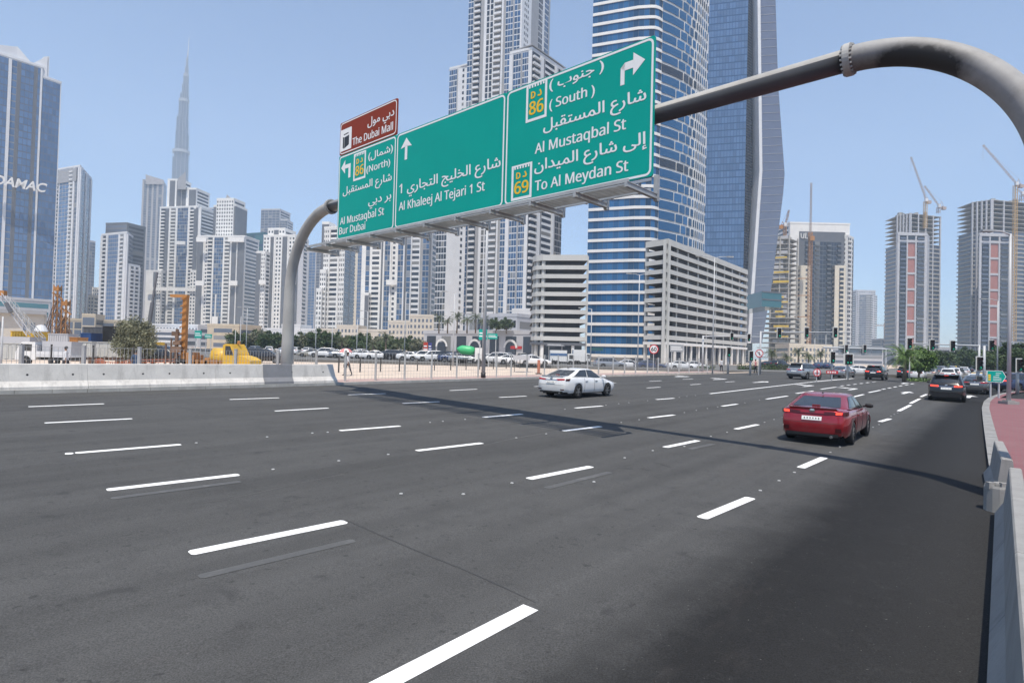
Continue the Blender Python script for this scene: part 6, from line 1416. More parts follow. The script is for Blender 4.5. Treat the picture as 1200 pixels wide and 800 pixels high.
def luffing_crane(px, ybase, ytop, Y, tip, back, label, mast='crane_w', jib='crane_w', w_=2.0):
    p0, p1 = at(px, ybase, Y), at(px, ytop, Y); t = thing('tower_crane', label, 'crane', (p0.x, Y, p0.z), 0, 'tower cranes')
    q = MB(); lattice(q, (p0.x, Y, p0.z), (p0.x, Y, p1.z), w_, 2.4, .28); q.build('mast', M[mast], t)
    q = MB(); e = at(*tip, Y - 5); lattice(q, (p0.x, Y - 1, p1.z + 1), e, .9, 2.6, .15); q.build('jib', M[jib], t)
    q = MB(); g = at(*back, Y); lattice(q, (p0.x, Y, p1.z), (g.x, Y, p1.z + .5), 1.2, 2, .22); q.box(g.x - 1.5, g.x + 1.5, Y - 1.2, Y + 1.2, p1.z - 2, p1.z + .5); q.build('counter_jib', M[jib], t)
    q = MB(); q.box(p0.x - 1.6, p0.x + .6, Y - 2.6, Y - .8, p1.z - .5, p1.z + 2); q.build('cab', M['white2'], t)
    q = MB(); ap = Vector((p0.x + (g.x - p0.x) * .6, Y, p1.z + abs(g.x - p0.x) * 1.1)); q.bar((p0.x, Y, p1.z), ap, .3); q.bar((g.x, Y, p1.z), ap, .2); q.bar(ap, e.lerp(ap, .25), .09); q.bar(e, (e.x, e.y, e.z - 12), .1); q.build('tie_rods', M[jib], t, kind='stuff')
luffing_crane(1084, 268, 236, 505, (1067.5, 184), (1088.5, 236), 'luffing tower crane on the left brick red panel tower, tallest jib', 'crane_y')
luffing_crane(1099.5, 250, 243, 512, (1083.5, 218), (1106, 243), 'smaller luffing crane at the right corner of the left brick red panel tower')
luffing_crane(1188, 400, 217, 462, (1152, 170), (1196.5, 217), 'luffing tower crane with ochre mast beside the right edge tower', 'crane_y')
luffing_crane(1197, 236, 228, 505, (1192, 222), (1203, 228), 'small crane on top of the right edge tower')
luffing_crane(919.5, 277, 265, 432, (924.5, 246), (915, 265), 'orange luffing crane on the raw concrete tower', 'orange', 'orange', 1.6)
p0, p1 = at(947.5, 410, 432), at(947.5, 215, 432); t_ = thing('tower_crane', 'slim orange crane mast tied to the front of the portal tower', 'crane', (p0.x, 432, Z_LEFT), 0, 'tower cranes'); q = MB(); lattice(q, (p0.x, 432, Z_LEFT), (p0.x, 432, ztop(947, 272, 432)), 2.0, 2.4, .3); q.build('mast', M['orange'], t_); q = MB(); lattice(q, (p0.x, 432, ztop(947, 272, 432)), (p0.x - 1, 430, p1.z), .9, 2.4, .2); q.build('jib', M['crane_w'], t_); q = MB(); q.box(p0.x - 1, p0.x + 2.2, 430, 433, ztop(947, 282, 432), ztop(947, 277, 432)); q.build('cab', M['orange'], t_)
q = MB()
for y in (326, 346, 371): q.bar((p0.x - 9, 436, ztop(947, y, 432)), (p0.x, 432, ztop(947, y, 432)), .5)
q.build('tie_beams', M['orange'], t_, kind='stuff')
p = at(1038, 383, 700); t_ = thing('tower_crane', 'low pale crane with flat jib before the far dark blue tower', 'crane', (p.x, 700, 0), 0, 'tower cranes'); q = MB(); lattice(q, (p.x, 700, 0), (p.x, 700, ztop(1038, 378, 700)), 2.4, 3, .5); q.build('mast', M['crane_w'], t_); q = MB(); a_ = at(1027, 381, 700); b_ = at(1041, 381, 700); lattice(q, a_, b_, 1.6, 3, .4); q.build('jib', M['crane_w'], t_)
ZS = Z_LOT
def sxy(px, Y): return (px - 600) / F_PX * Y
# crawler crane at the far left edge: lattice boom leaning
Y = 70.0
t_ = thing('crawler_crane', 'grey crawler crane with lattice boom and orange head at the far left edge', 'crane', (sxy(18, Y), Y, ZS))
q = MB(); lattice(q, at(36, 392, Y), at(2, 345, Y), .55, .8, .07); q.build('boom', M['lgrey'], t_); q = MB(); lattice(q, at(50, 398, Y), at(8, 349, Y), .5, .8, .06); q.build('back_mast', M['galv'], t_)
q = MB(); c = at(3, 343.5, Y); q.box(c.x - .3, c.x + .35, Y - .25, Y + .25, c.z - .3, c.z + .3); q.build('boom_head', M['orange'], t_); q = MB(); c = at(11, 361, Y); q.bar(at(7, 355, Y - .5), at(13, 366, Y - .5), .32); q.build('hydraulic_ram', M['dgrey'], t_)
q = MB(); c = sxy(30, Y); q.box(c - 2.6, c + 1.5, Y - 1.2, Y + 1.2, ZS + 1.0, ZS + 2.4); q.build('machine_house', M['lgrey'], t_)
for s_ in (-1, 1): q = MB(); q.box(c - 2.6, c + 2.2, Y + s_ * 1.3 - .3, Y + s_ * 1.3 + .3, ZS, ZS + .85); q.build('track', M['plast'], t_)
# piling rigs with orange leaders
for i, (px, yt, Y, lab) in enumerate(((65.5, 334, 92, 'orange lattice piling rig, taller of the pair before the framed tower'), (76, 351, 88, 'orange lattice piling rig, shorter of the pair'))):
    X = sxy(px, Y); t_ = thing('piling_rig', lab, 'piling rig', (X, Y, ZS)); zt = ztop(px, yt, Y)
    q = MB(); lattice(q, (X, Y, ZS + .6), (X, Y, zt), .7, 1.0, .09); q.build('leader', M['orange'], t_); q = MB(); q.box(X - .45, X + .45, Y - .35, Y + .35, zt - .9, zt - .3); q.bar((X - .8, Y, zt - 1.2), (X + .8, Y, zt - 2.2), .18); q.build('head_block', M['orange'], t_)
    q = MB(); lattice(q, (X - 2.2, Y, ZS + .6), (X - .1, Y, zt - 2.5), .4, 1.2, .07); lattice(q, (X + 2.0, Y, ZS + .6), (X + .1, Y, zt - 4), .4, 1.2, .07); q.build('back_stays', M['rust'], t_, kind='stuff')
    q = MB(); q.box(X - 2.6, X + 2.6, Y - 1.2, Y + 1.2, ZS, ZS + 1.3); q.build('carrier', M['orange'], t_)
p = at(48, 385, 86); t_ = thing('silo', 'small pale cement silo beside the piling rigs', 'silo', (p.x, 86, ZS)); q = MB(); q.lathe([(.05, 0), (.9, 0), (.9, 3.4), (.5, 4.2), (.05, 4.3)], 14); q.build('silo_body', M['white2'], t_, False); q = MB(); [q.box(x - .08, x + .08, -.6, -.45, 0, 1.5) for x in (-.95, .87)]; q.build('silo_legs', M['galv'], t_, False, kind='stuff')
# drill rig mast on the yellow truck
Y = 34.0; x0, x1 = sxy(207, Y), sxy(302, Y)
t_ = thing('drill_truck', 'yellow drilling truck with tall orange mast at its rear, parked behind the barriers', 'truck', ((x0 + x1) / 2, Y, ZS))
XM = sxy(214.5, Y); zt = ztop(214, 346, Y)
q = MB(); q.box(XM - .02, XM + .2, Y - .14, Y + .14, ZS + 1.2, zt); [q.bar((XM - .1, Y - .2, ZS + 1.4 + k * .4), (XM + .24, Y - .2, ZS + 1.6 + k * .4), .05) for k in range(9)]; q.build('mast', M['orange'], t_)
q = MB(); q.box(XM - .75, XM + .22, Y - .15, Y + .15, zt - .12, zt + .03); q.build('mast_head', M['orange'], t_)
for dx in (-.85, -.55, -.30): q = MB(); q.tube([(XM + dx, Y - .2, ZS), (XM + dx, Y - .2, ZS + 2.9 + dx)], .05, 8); q.build('drill_rod', M['rust'], t_)
q = MB(); q.box(XM - .45, XM + .1, Y - .35, Y + .2, ZS + 1.55, ZS + 1.9); q.box(XM - .35, XM + .05, Y - .4, Y + .1, ZS + 2.0, ZS + 2.2); q.tube([(XM - .2, Y - .25, ZS + 1.2), (XM - .2, Y - .25, ZS + 2.9)], .09, 8); q.box(XM - .5, XM - .2, Y - .3, Y, ZS + 2.5, ZS + 2.75); q.build('drill_head', M['rust'], t_)
q = MB(); q.box(x0 + .3, x1 - 1.2, Y - .7, Y + .7, ZS + .55, ZS + .8); q.build('chassis', M['rust'], t_)
q = MB()
rr_ = random.Random(8)
for k in range(9): a = x0 + .9 + k * .27; q.box(a, a + rr_.uniform(.15, .4), Y - .6, Y + .5, ZS + .8, ZS + .8 + rr_.uniform(.25, .8))
q.build('machinery', M['orange'], t_, kind='stuff')
q = MB(); q.smooth = True; xt = sxy(264, Y); q.tube([(xt - .55, Y - .1, ZS + 1.35), (xt + .45, Y - .1, ZS + 1.35)], .52, 18); q.build('tank', M['yellow'], t_)
xc0, xc1 = sxy(270, Y), sxy(284, Y)
q = MB(); pf = [(xc0, .75), (xc0, 2.05), (xc0 + .12, 2.12), (xc1 - .25, 2.12), (xc1 + .05, 1.55), (xc1 + .05, .75)]; q.add([(x, Y - .85, ZS + z) for x, z in pf] + [(x, Y + .85, ZS + z) for x, z in pf], [tuple(range(6)), tuple(range(11, 5, -1))] + [(i, 6 + i, 6 + (i + 1) % 6, (i + 1) % 6) for i in range(6)]); q.build('cab', M['yellow'], t_)
q = MB(); q.add([(xc0 + .14, Y - .86, ZS + 1.5), (xc1 - .08, Y - .86, ZS + 1.5), (xc1 - .28, Y - .86, ZS + 2.0), (xc0 + .14, Y - .86, ZS + 2.0)], ((0, 1, 2, 3),)); q.build('cab_window', M['car_glass'], t_)
q = MB(); pf = [(xc1 + .05, .75), (xc1 + .05, 1.5), (x1 - .35, 1.38), (x1 - .05, 1.2), (x1 - .02, .75), (x1 - .3, .72)]; q.add([(x, Y - .75, ZS + z) for x, z in pf] + [(x, Y + .75, ZS + z) for x, z in pf], [tuple(range(6)), tuple(range(11, 5, -1))] + [(i, 6 + i, 6 + (i + 1) % 6, (i + 1) % 6) for i in range(6)]); q.build('bonnet', M['yellow'], t_)
q = MB(); q.box(x1 - .9, x1 + .02, Y - .95, Y - .76, ZS + .85, ZS + 1.05); q.build('mudguard', M['yellow'], t_); q = MB(); q.lathe([(.05, 0), (.1, 0), (.09, .16), (.03, .2)], 8, Matrix.Translation((xc0 + .5, Y, ZS + 2.12))); q.build('beacon', M['orange'], t_)
T = Matrix.Rotation(pi / 2, 4, 'X')
for xw in (x0 + 1.2, x0 + 2.0, x1 - .75):
    q = MB(); q.lathe([(.2, -.13), (.42, -.13), (.48, -.06), (.48, .06), (.42, .13), (.2, .13)], 18, Matrix.Translation((xw, Y - .75, ZS + .48)) @ T); w_ = q.build('wheel', M['tyre'], t_); q = MB(); q.lathe([(.001, .1), (.22, .1)], 14, Matrix.Translation((xw, Y - .75, ZS + .48)) @ T); q.build('hub', M['yellow'], w_)
# thin crane boom over the willow
t_ = thing('mobile_crane', 'grey mobile crane with thin slanting boom behind the willow tree', 'crane', (sxy(171, 75), 75, ZS)); q = MB(); a_, b_ = at(172, 398, 75), at(184, 319, 75); q.bar(a_, a_.lerp(b_, .55), .34); q.bar(a_.lerp(b_, .5), b_, .2); q.build('boom', M['dgrey'], t_); q = MB(); q.box(sxy(166, 75), sxy(186, 75), 74, 76.4, ZS + .9, ZS + 2.2); q.build('carrier', M['yellow'], t_)
for k in range(3): q = MB(); q.lathe([(.1, -.15), (.55, -.15), (.55, .15), (.1, .15)], 14, Matrix.Translation((sxy(169 + k * 7, 75), 73.9, ZS + .55)) @ T); q.build('wheel', M['tyre'], t_)
# white flatbed truck
Y = 47.0; xa, xb_ = sxy(29, Y), sxy(93, Y); t_ = thing('flatbed_truck', 'white flatbed truck with its cab on the left, behind the mesh fence', 'truck', ((xa + xb_) / 2, Y, ZS))
zc = ztop(40, 400.5, Y) - ZS; pf = [(xa, .5), (xa + .05, 1.15), (xa + .45, zc - .05), (xa + .6, zc), (xa + 1.55, zc), (xa + 1.6, .5)]
q = MB(); q.add([(x, Y - .85, ZS + z) for x, z in pf] + [(x, Y + .85, ZS + z) for x, z in pf], [tuple(range(6)), tuple(range(11, 5, -1))] + [(i, 6 + i, 6 + (i + 1) % 6, (i + 1) % 6) for i in range(6)]); q.build('cab', M['car_white'], t_)
q = MB(); q.add([(xa + .5, Y - .86, ZS + 1.2), (xa + 1.3, Y - .86, ZS + 1.2), (xa + 1.3, Y - .86, ZS + zc - .18), (xa + .62, Y - .86, ZS + zc - .18)], ((0, 1, 2, 3),)); q.add([(xa + .04, Y - .8, ZS + 1.2), (xa + .04, Y + .8, ZS + 1.2), (xa + .42, Y + .8, ZS + zc - .12), (xa + .42, Y - .8, ZS + zc - .12)], ((0, 1, 2, 3),)); q.build('cab_windows', M['car_glass'], t_)
q = MB(); q.box(xa + 1.7, xb_, Y - .95, Y + .95, ZS + .75, ZS + .9); q.box(xa + 1.7, xb_, Y - .97, Y - .93, ZS + .9, ZS + 1.2); q.build('flatbed', M['white2'], t_); q = MB(); q.box(xa + 1.65, xa + 1.75, Y - .9, Y + .9, ZS + .9, ZS + 1.7); q.build('headboard', M['lgrey'], t_); q = MB(); q.box(xa + .3, xb_ - .2, Y - .5, Y + .5, ZS + .5, ZS + .75); q.build('chassis', M['plast'], t_)
for xw in (xa + .85, xb_ - 1.3): q = MB(); q.lathe([(.15, -.12), (.4, -.12), (.42, 0), (.4, .12), (.15, .12)], 16, Matrix.Translation((xw, Y - .8, ZS + .42)) @ T); q.build('wheel', M['tyre'], t_)
q = MB(); q.box(xa + 1.9, xa + 4.2, Y - .6, Y + .6, ZS + .9, ZS + 2.0); q.build('load', M['lgrey'], t_)
# skips, containers, hoardings
M['bluec'] = pm('blue_container', (.03, .08, .22), .55, .15, 1); M['greyc'] = pm('grey_container', (.10, .105, .115), .55, .15, 1); M['hoard'] = pm('pale_hoarding', (.46, .46, .44), .8, .08, .6, dirt=.3)
def container(px0, px1, py0, py1, Y, mat, name, label, cat, ribs=8, depth=2.4):
    A, B2_ = at(px0, py1, Y), at(px1, py0, Y); zb = max(ZS, min(A.z, B2_.z - .4)); t = thing(name, label, cat, ((A.x + B2_.x) / 2, Y, ZS)); q = MB(); q.box(A.x, B2_.x, Y, Y + depth, zb, B2_.z); q.build('shell', M[mat], t)
    q = MB(); n = ribs
    for k in range(n): x = A.x + (B2_.x - A.x) * (k + .5) / n; q.box(x - (B2_.x - A.x) / n * .25, x + (B2_.x - A.x) / n * .25, Y - .05, Y, zb + .1, B2_.z - .1)
    q.build('ribs', M[mat], t, kind='stuff')
    if zb > ZS + .05:
        q = MB(); [q.box(x, x + .25, Y + .1, Y + depth - .1, ZS, zb) for x in (A.x + .1, B2_.x - .35)]; q.build('support', M['rust'], t, kind='stuff')
    q = MB(); q.box(A.x - .03, B2_.x + .03, Y - .06, Y + depth + .03, B2_.z, B2_.z + .08); q.build('top_rail', M[mat], t); return t
container(12, 40, 389, 399, 72, 'yellow', 'skip', 'yellow skip left of the piling rigs', 'skip'); container(94, 106.5, 391, 401, 66, 'bluec', 'container', 'small blue container beside the dark grey one', 'container'); container(97, 120, 384, 401, 69, 'greyc', 'container', 'long dark grey container left of the black one', 'container', 14); container(120, 131, 383, 402, 66, 'sig_black', 'container', 'black container between the grey one and the willow', 'container'); container(131.5, 137, 386, 402, 67, 'white', 'container', 'white panel cabin at the left edge of the willow', 'cabin', 3)
container(81, 91, 396, 408, 60, 'orange', 'material_stack', 'orange stack of formwork beside the blue container', 'formwork', 4, 1.5)
for i, (a_, b_, yt, Y) in enumerate(((92, 108, 401, 52), (108.5, 139, 402, 54), (139.5, 154, 402, 54.2))): container(a_, b_, yt, 418, Y, 'hoard', 'hoarding_block', 'pale hoarding panel of the low site wall, ' + ['left end by the flatbed', 'long middle piece', 'right end under the willow'][i], 'hoarding', 3, .5)
container(-40, 30, 403, 420, 56, 'hoard', 'hoarding_block', 'pale site wall behind the white flatbed truck at the left edge', 'hoarding', 8, .4); container(56, 80, 392, 404, 64, 'lgrey', 'material_stack', 'grey stack of beams behind the flatbed truck', 'formwork', 9, 1.5)
# orange net barrier
M['net'] = pm('orange_net', (.40, .13, .07), .8, .2, 4)
t_ = thing('net_barrier', 'sagging orange net barrier on the sand behind the mesh fence', 'barrier', (sxy(138, 37), 37, ZS)); pts = [(112, 421), (118, 420), (124, 424), (140, 425), (150, 422), (165, 421.5), (206, 421)]; q = MB()
for (a_, ya), (b_, yb) in zip(pts, pts[1:]):
    A, B2_ = at(a_, ya, 37), at(b_, yb, 37)
    for k in range(4): q.bar((A.x, 37, max(ZS + .03, A.z - k * .16)), (B2_.x, 37, max(ZS + .03, B2_.z - k * .16)), .045)
    for k in range(6): x = A.x + (B2_.x - A.x) * k / 6; q.bar((x, 37, ZS), (x, 37, A.z + (B2_.z - A.z) * k / 6), .03)
q.build('net', M['net'], t_, kind='stuff')
for px in (112.5, 141, 166): q = MB(); q.box(sxy(px, 37) - .03, sxy(px, 37) + .03, 36.97, 37.03, ZS, ZS + .9); q.build('stake', M['rust'], t_)
# green mixer drum truck, white trucks
Y = 84.0; M['mixer'] = pm('green_drum', (.05, .42, .16), .45, .06, .6); t_ = thing('mixer_truck', 'concrete mixer truck with bright green drum behind the fence', 'truck', (sxy(546, Y), Y, ZS)); c = at(546, 410.5, Y); q = MB(); q.smooth = True; k_ = Y / F_PX
q.tube([at(535.5, 408.3, Y), at(538, 408.8, Y), at(541, 409.6, Y), at(551, 411, Y), at(555.5, 411.5, Y), at(556.5, 411.6, Y)], [1.2 * k_, 3.4 * k_, 5.2 * k_, 5.6 * k_, 4.6 * k_, .5 * k_], 18); q.build('drum', M['mixer'], t_)
q = MB(); q.box(sxy(535, Y), sxy(562, Y), Y - .5, Y + .5, ZS + .6, ZS + .9); q.build('chassis', M['plast'], t_); q = MB(); q.box(sxy(557.5, Y), sxy(566, Y), Y - 1.1, Y + 1.1, ZS + .6, ZS + 2.6); q.build('cab', M['white'], t_)
for px in (540, 545, 562): q = MB(); q.lathe([(.1, -.15), (.5, -.15), (.5, .15), (.1, .15)], 14, Matrix.Translation((sxy(px, Y), Y - 1, ZS + .5)) @ T); q.build('wheel', M['tyre'], t_)
def box_truck(px0, px1, py0, Y, mat, label, stripe=None):
    A, B2_ = at(px0, py0, Y), at(px1, py0, Y); t = thing('box_truck', label, 'truck', ((A.x + B2_.x) / 2, Y, ZS)); L = B2_.x - A.x
    q = MB(); q.box(A.x, A.x + L * .7, Y, Y + 2.3, ZS + .8, A.z); q.build('box_body', M[mat], t); q = MB(); q.box(A.x + L * .73, B2_.x, Y + .1, Y + 2.2, ZS + .5, ZS + (A.z - ZS) * .8); q.build('cab', M['white'], t); q = MB(); q.box(A.x + L * .8, A.x + L * .97, Y + .08, Y + .1, ZS + (A.z - ZS) * .48, ZS + (A.z - ZS) * .72); q.build('cab_window', M['car_glass'], t)
    if stripe: q = MB(); q.box(A.x, A.x + L * .7, Y - .02, Y, A.z - .9, A.z - .5); q.build('stripe', M[stripe], t)
    q = MB(); q.box(A.x, B2_.x - .3, Y + .5, Y + 1.8, ZS + .5, ZS + .8); q.build('chassis', M['plast'], t)
    for f in (.15, .3, .85): q = MB(); q.lathe([(.1, -.15), (.5, -.15), (.5, .15), (.1, .15)], 14, Matrix.Translation((A.x + L * f, Y + .1, ZS + .5)) @ T); q.build('wheel', M['tyre'], t)
box_truck(645, 673, 410, 96, 'white', 'white truck with a pale blue stripe before the curved car park', 'glass_s'); box_truck(672, 692, 409.5, 100, 'white', 'plain white truck right of the striped truck')
p = at(626, 417, 62); t_ = thing('canopy', 'small flat grey canopy on thin legs beyond the dark post fence', 'canopy', (sxy(612, 62), 62, ZS)); q = MB(); A, B2_ = at(601, 420, 62), at(621, 416.3, 62); q.add([A, B2_, Vector((B2_.x + .5, 64, B2_.z + .2)), Vector((A.x + .5, 64, A.z + .2))], ((0, 1, 2, 3),)); q.obox(A, B2_, (0, -1), 0, .05, A.z - .12, B2_.z); q.build('roof', M['lgrey'], t_); 
for x in (A.x + .2, B2_.x - .2): q = MB(); q.box(x - .03, x + .03, 62.3, 62.36, ZS, A.z); q.build('leg', M['fence_d'], t_)
p = at(631.5, 421, 58); t_ = thing('barrel_barrier', 'upright orange barrier board behind the pale fence', 'barrier', (p.x, 58, ZS)); q = MB(); q.box(-.13, .13, -.05, .05, .1, 1.4); q.build('board', M['net'], t_, False); q = MB(); q.box(-.3, .3, -.2, .2, 0, .1); q.build('foot', M['plast'], t_, False)
# ------------------------------------------------------------------ trees, palms, hedges
def leaf_mat(name, a, b_):
    m, t, b = new_mat(name); g = node(t, 'ShaderNodeNewGeometry'); c = mixc(t, g.outputs['Random Per Island'], a, b_)
    c = mixc(t, ramp(t, noise(t, .9, 3), .35, .65), c, [x * .6 for x in a]); t.links.new(c, b.inputs['Base Color']); b.inputs['Roughness'].default_value = .6; b.inputs['Subsurface Weight'].default_value = 0.0; return m
M['leaf'] = leaf_mat('broad_leaf', (.045, .085, .022), (.10, .15, .045)); M['leaf_o'] = leaf_mat('olive_leaf', (.17, .175, .105), (.30, .30, .19)); M['leaf_p'] = leaf_mat('palm_leaf', (.075, .10, .04), (.15, .175, .08)); M['bark'] = pm('bark', (.16, .12, .085), .9, .25, 4, bmp=.5); M['leaf_d'] = leaf_mat('bright_leaf', (.085, .165, .03), (.19, .29, .075))
def leaf_quad(q, c, s, r):
    d = Vector((r.gauss(0, 1), r.gauss(0, 1), r.gauss(0, 1))).normalized(); u = d.orthogonal().normalized() * s; v = d.cross(u).normalized() * s * .55
    q.add((c - u, c + v, c + u, c - v), ((0, 1, 2, 3),))
def crown_mesh(seed, rx, ry, rz, z0, clumps, per, leaf, droop=0.0, flat_=.5):
    r = random.Random(seed); q = MB(); C = []
    for k in range(clumps):
        while True:
            p = Vector((r.uniform(-1, 1), r.uniform(-1, 1), r.uniform(-1, 1)))
            if p.length < 1 and p.length > .35: break
        c = Vector((p.x * rx, p.y * ry, z0 + rz + p.z * rz)); C.append(c); cr = r.uniform(.22, .42) * min(rx, rz)
        for j in range(per):
            d = Vector((r.gauss(0, .5), r.gauss(0, .5), r.gauss(0, .5 * flat_ + .15))) * cr; pt = c + d
            if droop and r.random() < .6: pt.z -= r.random() ** 1.5 * droop * (1 if c.z > z0 + rz * .6 else .3)
            leaf_quad(q, pt, leaf * r.uniform(.6, 1.3), r)
    return q, C
def make_tree(name, seed, label, cat, leafm, rx, rz, z0, clumps, per, leaf, droop=0.0, trunk=.12, group=None):
    t = thing(name, label, cat, (0, 0, 0), 0, group); q, C = crown_mesh(seed, rx, rx * .9, rz, z0, clumps, per, leaf, droop); q.build('crown', M[leafm], t, False, kind='stuff')
    r = random.Random(seed + 1); q = MB(); q.smooth = True; top = Vector((r.uniform(-.1, .1), 0, z0 + rz * .7)); q.tube([(0, 0, -.1), (r.uniform(-.08, .08), 0, z0 * .6), top], [trunk, trunk * .75, trunk * .45], 8); q.build('trunk', M['bark'], t, False)
    q = MB()
    for c in C[::max(1, len(C) // 9)]: q.tube([(0, 0, z0 * .75), (c.x * .45, c.y * .45, (z0 + c.z) / 2), c], [trunk * .45, trunk * .3, trunk * .1], 5)
    q.build('limbs', M['bark'], t, False, kind='stuff'); return t
def palm(name, seed, label, h, fl, n, group, leafm='leaf_p'):
    t = thing(name, label, 'palm', (0, 0, 0), 0, group); r = random.Random(seed); q = MB(); q.smooth = True
    q.tube([(0, 0, -.1), (.05, 0, h * .5), (0, 0, h)], [.2, .15, .17], 9); q.build('trunk', M['bark'], t, False); q = MB()
    for k in range(n):
        a = 2 * pi * k / n * 2.4 + r.uniform(-.2, .2); el = r.uniform(-.35, 1.25); L = fl * r.uniform(.8, 1.1); P = []; p = Vector((0, 0, h)); d = Vector((cos(a) * cos(el), sin(a) * cos(el), sin(el)))
        for j in range(7): P.append(p.copy()); p = p + d * (L / 6); d.z -= .24; d.normalize()
        q.tube(P, [.03, .025, .02, .016, .012, .008, .004], 4, False); side = Vector((-sin(a), cos(a), 0))
        for j in range(13):
            f = .12 + j / 13 * .86; i = min(5, int(f * 6)); pt = P[i].lerp(P[i + 1], f * 6 - i); tg = (P[i + 1] - P[i]).normalized(); ll = L * .24 * (1 - abs(f - .45) * .9)
            for sg in (-1, 1): e = pt + side * (sg * ll * .8) + tg * ll * .5 - Vector((0, 0, ll * .45)); w_ = tg * .035; q.add((pt - w_, pt + w_, e), ((0, 1, 2),))
    q.build('crown', M[leafm], t, False, kind='stuff'); return t
def plant(proto, px, Y, z, label, sc=1.0, first=False):
    o = proto if first else copy_tree(proto); o['label'] = label; o.location = (sxy(px, Y), Y, z); o.scale = (sc,) * 3; o.rotation_euler = (0, 0, random.uniform(0, 6)); return o
w_ = make_tree('willow_tree', 21, 'drooping grey green tree on the site behind the barriers', 'tree', 'leaf_o', 1.75, 1.25, .75, 90, 130, .085, 1.0, .16); w_.location = (sxy(157.5, 50), 50, ZS); w_.scale = (.95, .95, 1.27)
q = MB(); r = random.Random(77)
for k in range(160):                                               # hanging switches give the weeping outline
    a = r.uniform(0, 6.28); rad = 1.7 * sqrt(r.random()); x, y = cos(a) * rad, sin(a) * rad * .9; zt_ = 1.0 + 2.1 * sqrt(max(.05, 1 - (rad / 1.95) ** 2)) * r.uniform(.75, 1); L = r.uniform(.5, 1.4)
    for j in range(int(L / .055)): leaf_quad(q, Vector((x + r.gauss(0, .03), y + r.gauss(0, .03), max(.25, zt_ - j * .055))), .07, r)
q.build('hanging_twigs', M['leaf_o'], w_, False, kind='stuff')
tA = make_tree('round_tree', 31, '', 'tree', 'leaf', 2.0, 1.45, .9, 60, 60, .16, 0, .14, 'trees behind the parked cars'); tB = make_tree('round_tree', 32, '', 'tree', 'leaf_o', 1.9, 1.3, 1.0, 55, 60, .16, 0, .14, 'trees behind the parked cars')
spots = [(277, 0, 1.0), (288, 1, .95), (298, 0, 1.1), (306, 1, 1.15), (315, 0, 1.05), (327, 0, 1.0), (340, 1, .9), (352, 0, 1.05), (363, 1, 1.1), (374, 0, 1.2), (386, 1, 1.0), (397, 0, 1.1), (409, 1, .95), (420, 0, 1.05), (432, 0, 1.1), (446, 1, 1.0), (458, 0, .95), (480, 0, 1.0), (490, 1, .9)]
for i, (px, kd, sc) in enumerate(spots): plant((tA, tB)[kd], px, 138 + (i * 7) % 9, Z_LEFT + .1, '%s tree behind the parked cars, %s along the row from the left' % (('dark green round', 'olive green round')[kd], ORD[i]), sc * 1.28, i < 2)
pA = palm('date_palm', 41, '', 4.0, 2.1, 34, 'date palms'); pB = palm('date_palm', 42, '', 3.2, 2.3, 30, 'date palms')
for i, (px, kd, Y, z, sc, lab) in enumerate(((401, 0, 130, Z_BASE, .95, 'date palm in the tree row left of the walkway end'), (437, 1, 128, Z_BASE, 1.0, 'date palm in the tree row below the brown board'), (452, 0, 126, Z_BASE, 1.15, 'largest date palm of the tree row'), (466, 1, 126, Z_BASE, 1.1, 'date palm right of the largest one'), (514, 0, 232, ztop(514, 391, 242), 1.5, 'terrace palm at the left end of the podium roof'), (524, 1, 230, ztop(524, 391, 240), 1.5, 'second terrace palm on the podium roof'), (535, 0, 228, ztop(535, 391, 238), 1.6, 'third terrace palm on the podium roof'), (547, 1, 226, ztop(547, 391, 236), 1.6, 'fourth terrace palm on the podium roof'), (557, 0, 224, ztop(557, 391, 234), 1.5, 'fifth terrace palm on the podium roof'), (567, 1, 222, ztop(567, 391, 232), 1.5, 'terrace palm next to the thick lamp post'), (905, 0, 130, Z_BASE, .9, 'palm left of the raw concrete tower foot'), (922, 1, 135, Z_BASE, .9, 'palm under the raw concrete tower'), (936, 0, 132, Z_BASE, 1.0, 'palm at the left foot of the portal tower'), (948, 1, 130, Z_BASE, 1.0, 'palm at the foot of the slim orange mast'), (962, 0, 140, Z_BASE, .95, 'palm before the dark front of the portal tower'))): plant((pA, pB)[kd], px, Y, z, lab, sc, i < 2)
for i, (px, Y) in enumerate(((581, 222), (593, 220))): plant(tA, px, Y, ztop(px, 391, Y + 5), ('small terrace tree left one on the podium roof', 'small terrace tree right one on the podium roof')[i], 1.5)
d_ = make_tree('dense_tree', 51, 'dense bright green tree beside the avenue at the right', 'tree', 'leaf_d', 1.7, 1.25, 1.1, 60, 80, .12, .3, .14); d_.location = (sxy(1078, 72), 72, 0); d_.scale = (1.1, 1.1, 1.2)
pC = palm('bushy_palm', 52, 'broad green palm at the left side of the dense tree', 2.5, 1.9, 40, None, 'leaf_d'); pC.location = (sxy(1060, 66), 66, 0); pC.scale = (1.2,) * 3
d2 = make_tree('dense_tree', 53, 'smaller green tree in the haze right of the dense tree', 'tree', 'leaf', 1.8, 1.3, .8, 50, 60, .15, 0, .14); d2.location = (sxy(1101, 130), 130, 0); d2.scale = (1.5,) * 3
for i, (px, Y, sc) in enumerate(((1128, 190, 2.0), (1137, 160, 1.6), (1165, 110, 1.5), (1176, 105, 1.6), (1190, 100, 1.5), (1203, 95, 1.5))): plant(tA, px, Y, 0, 'green tree along the far right side of the avenue, %s from the left' % ORD[i], sc)
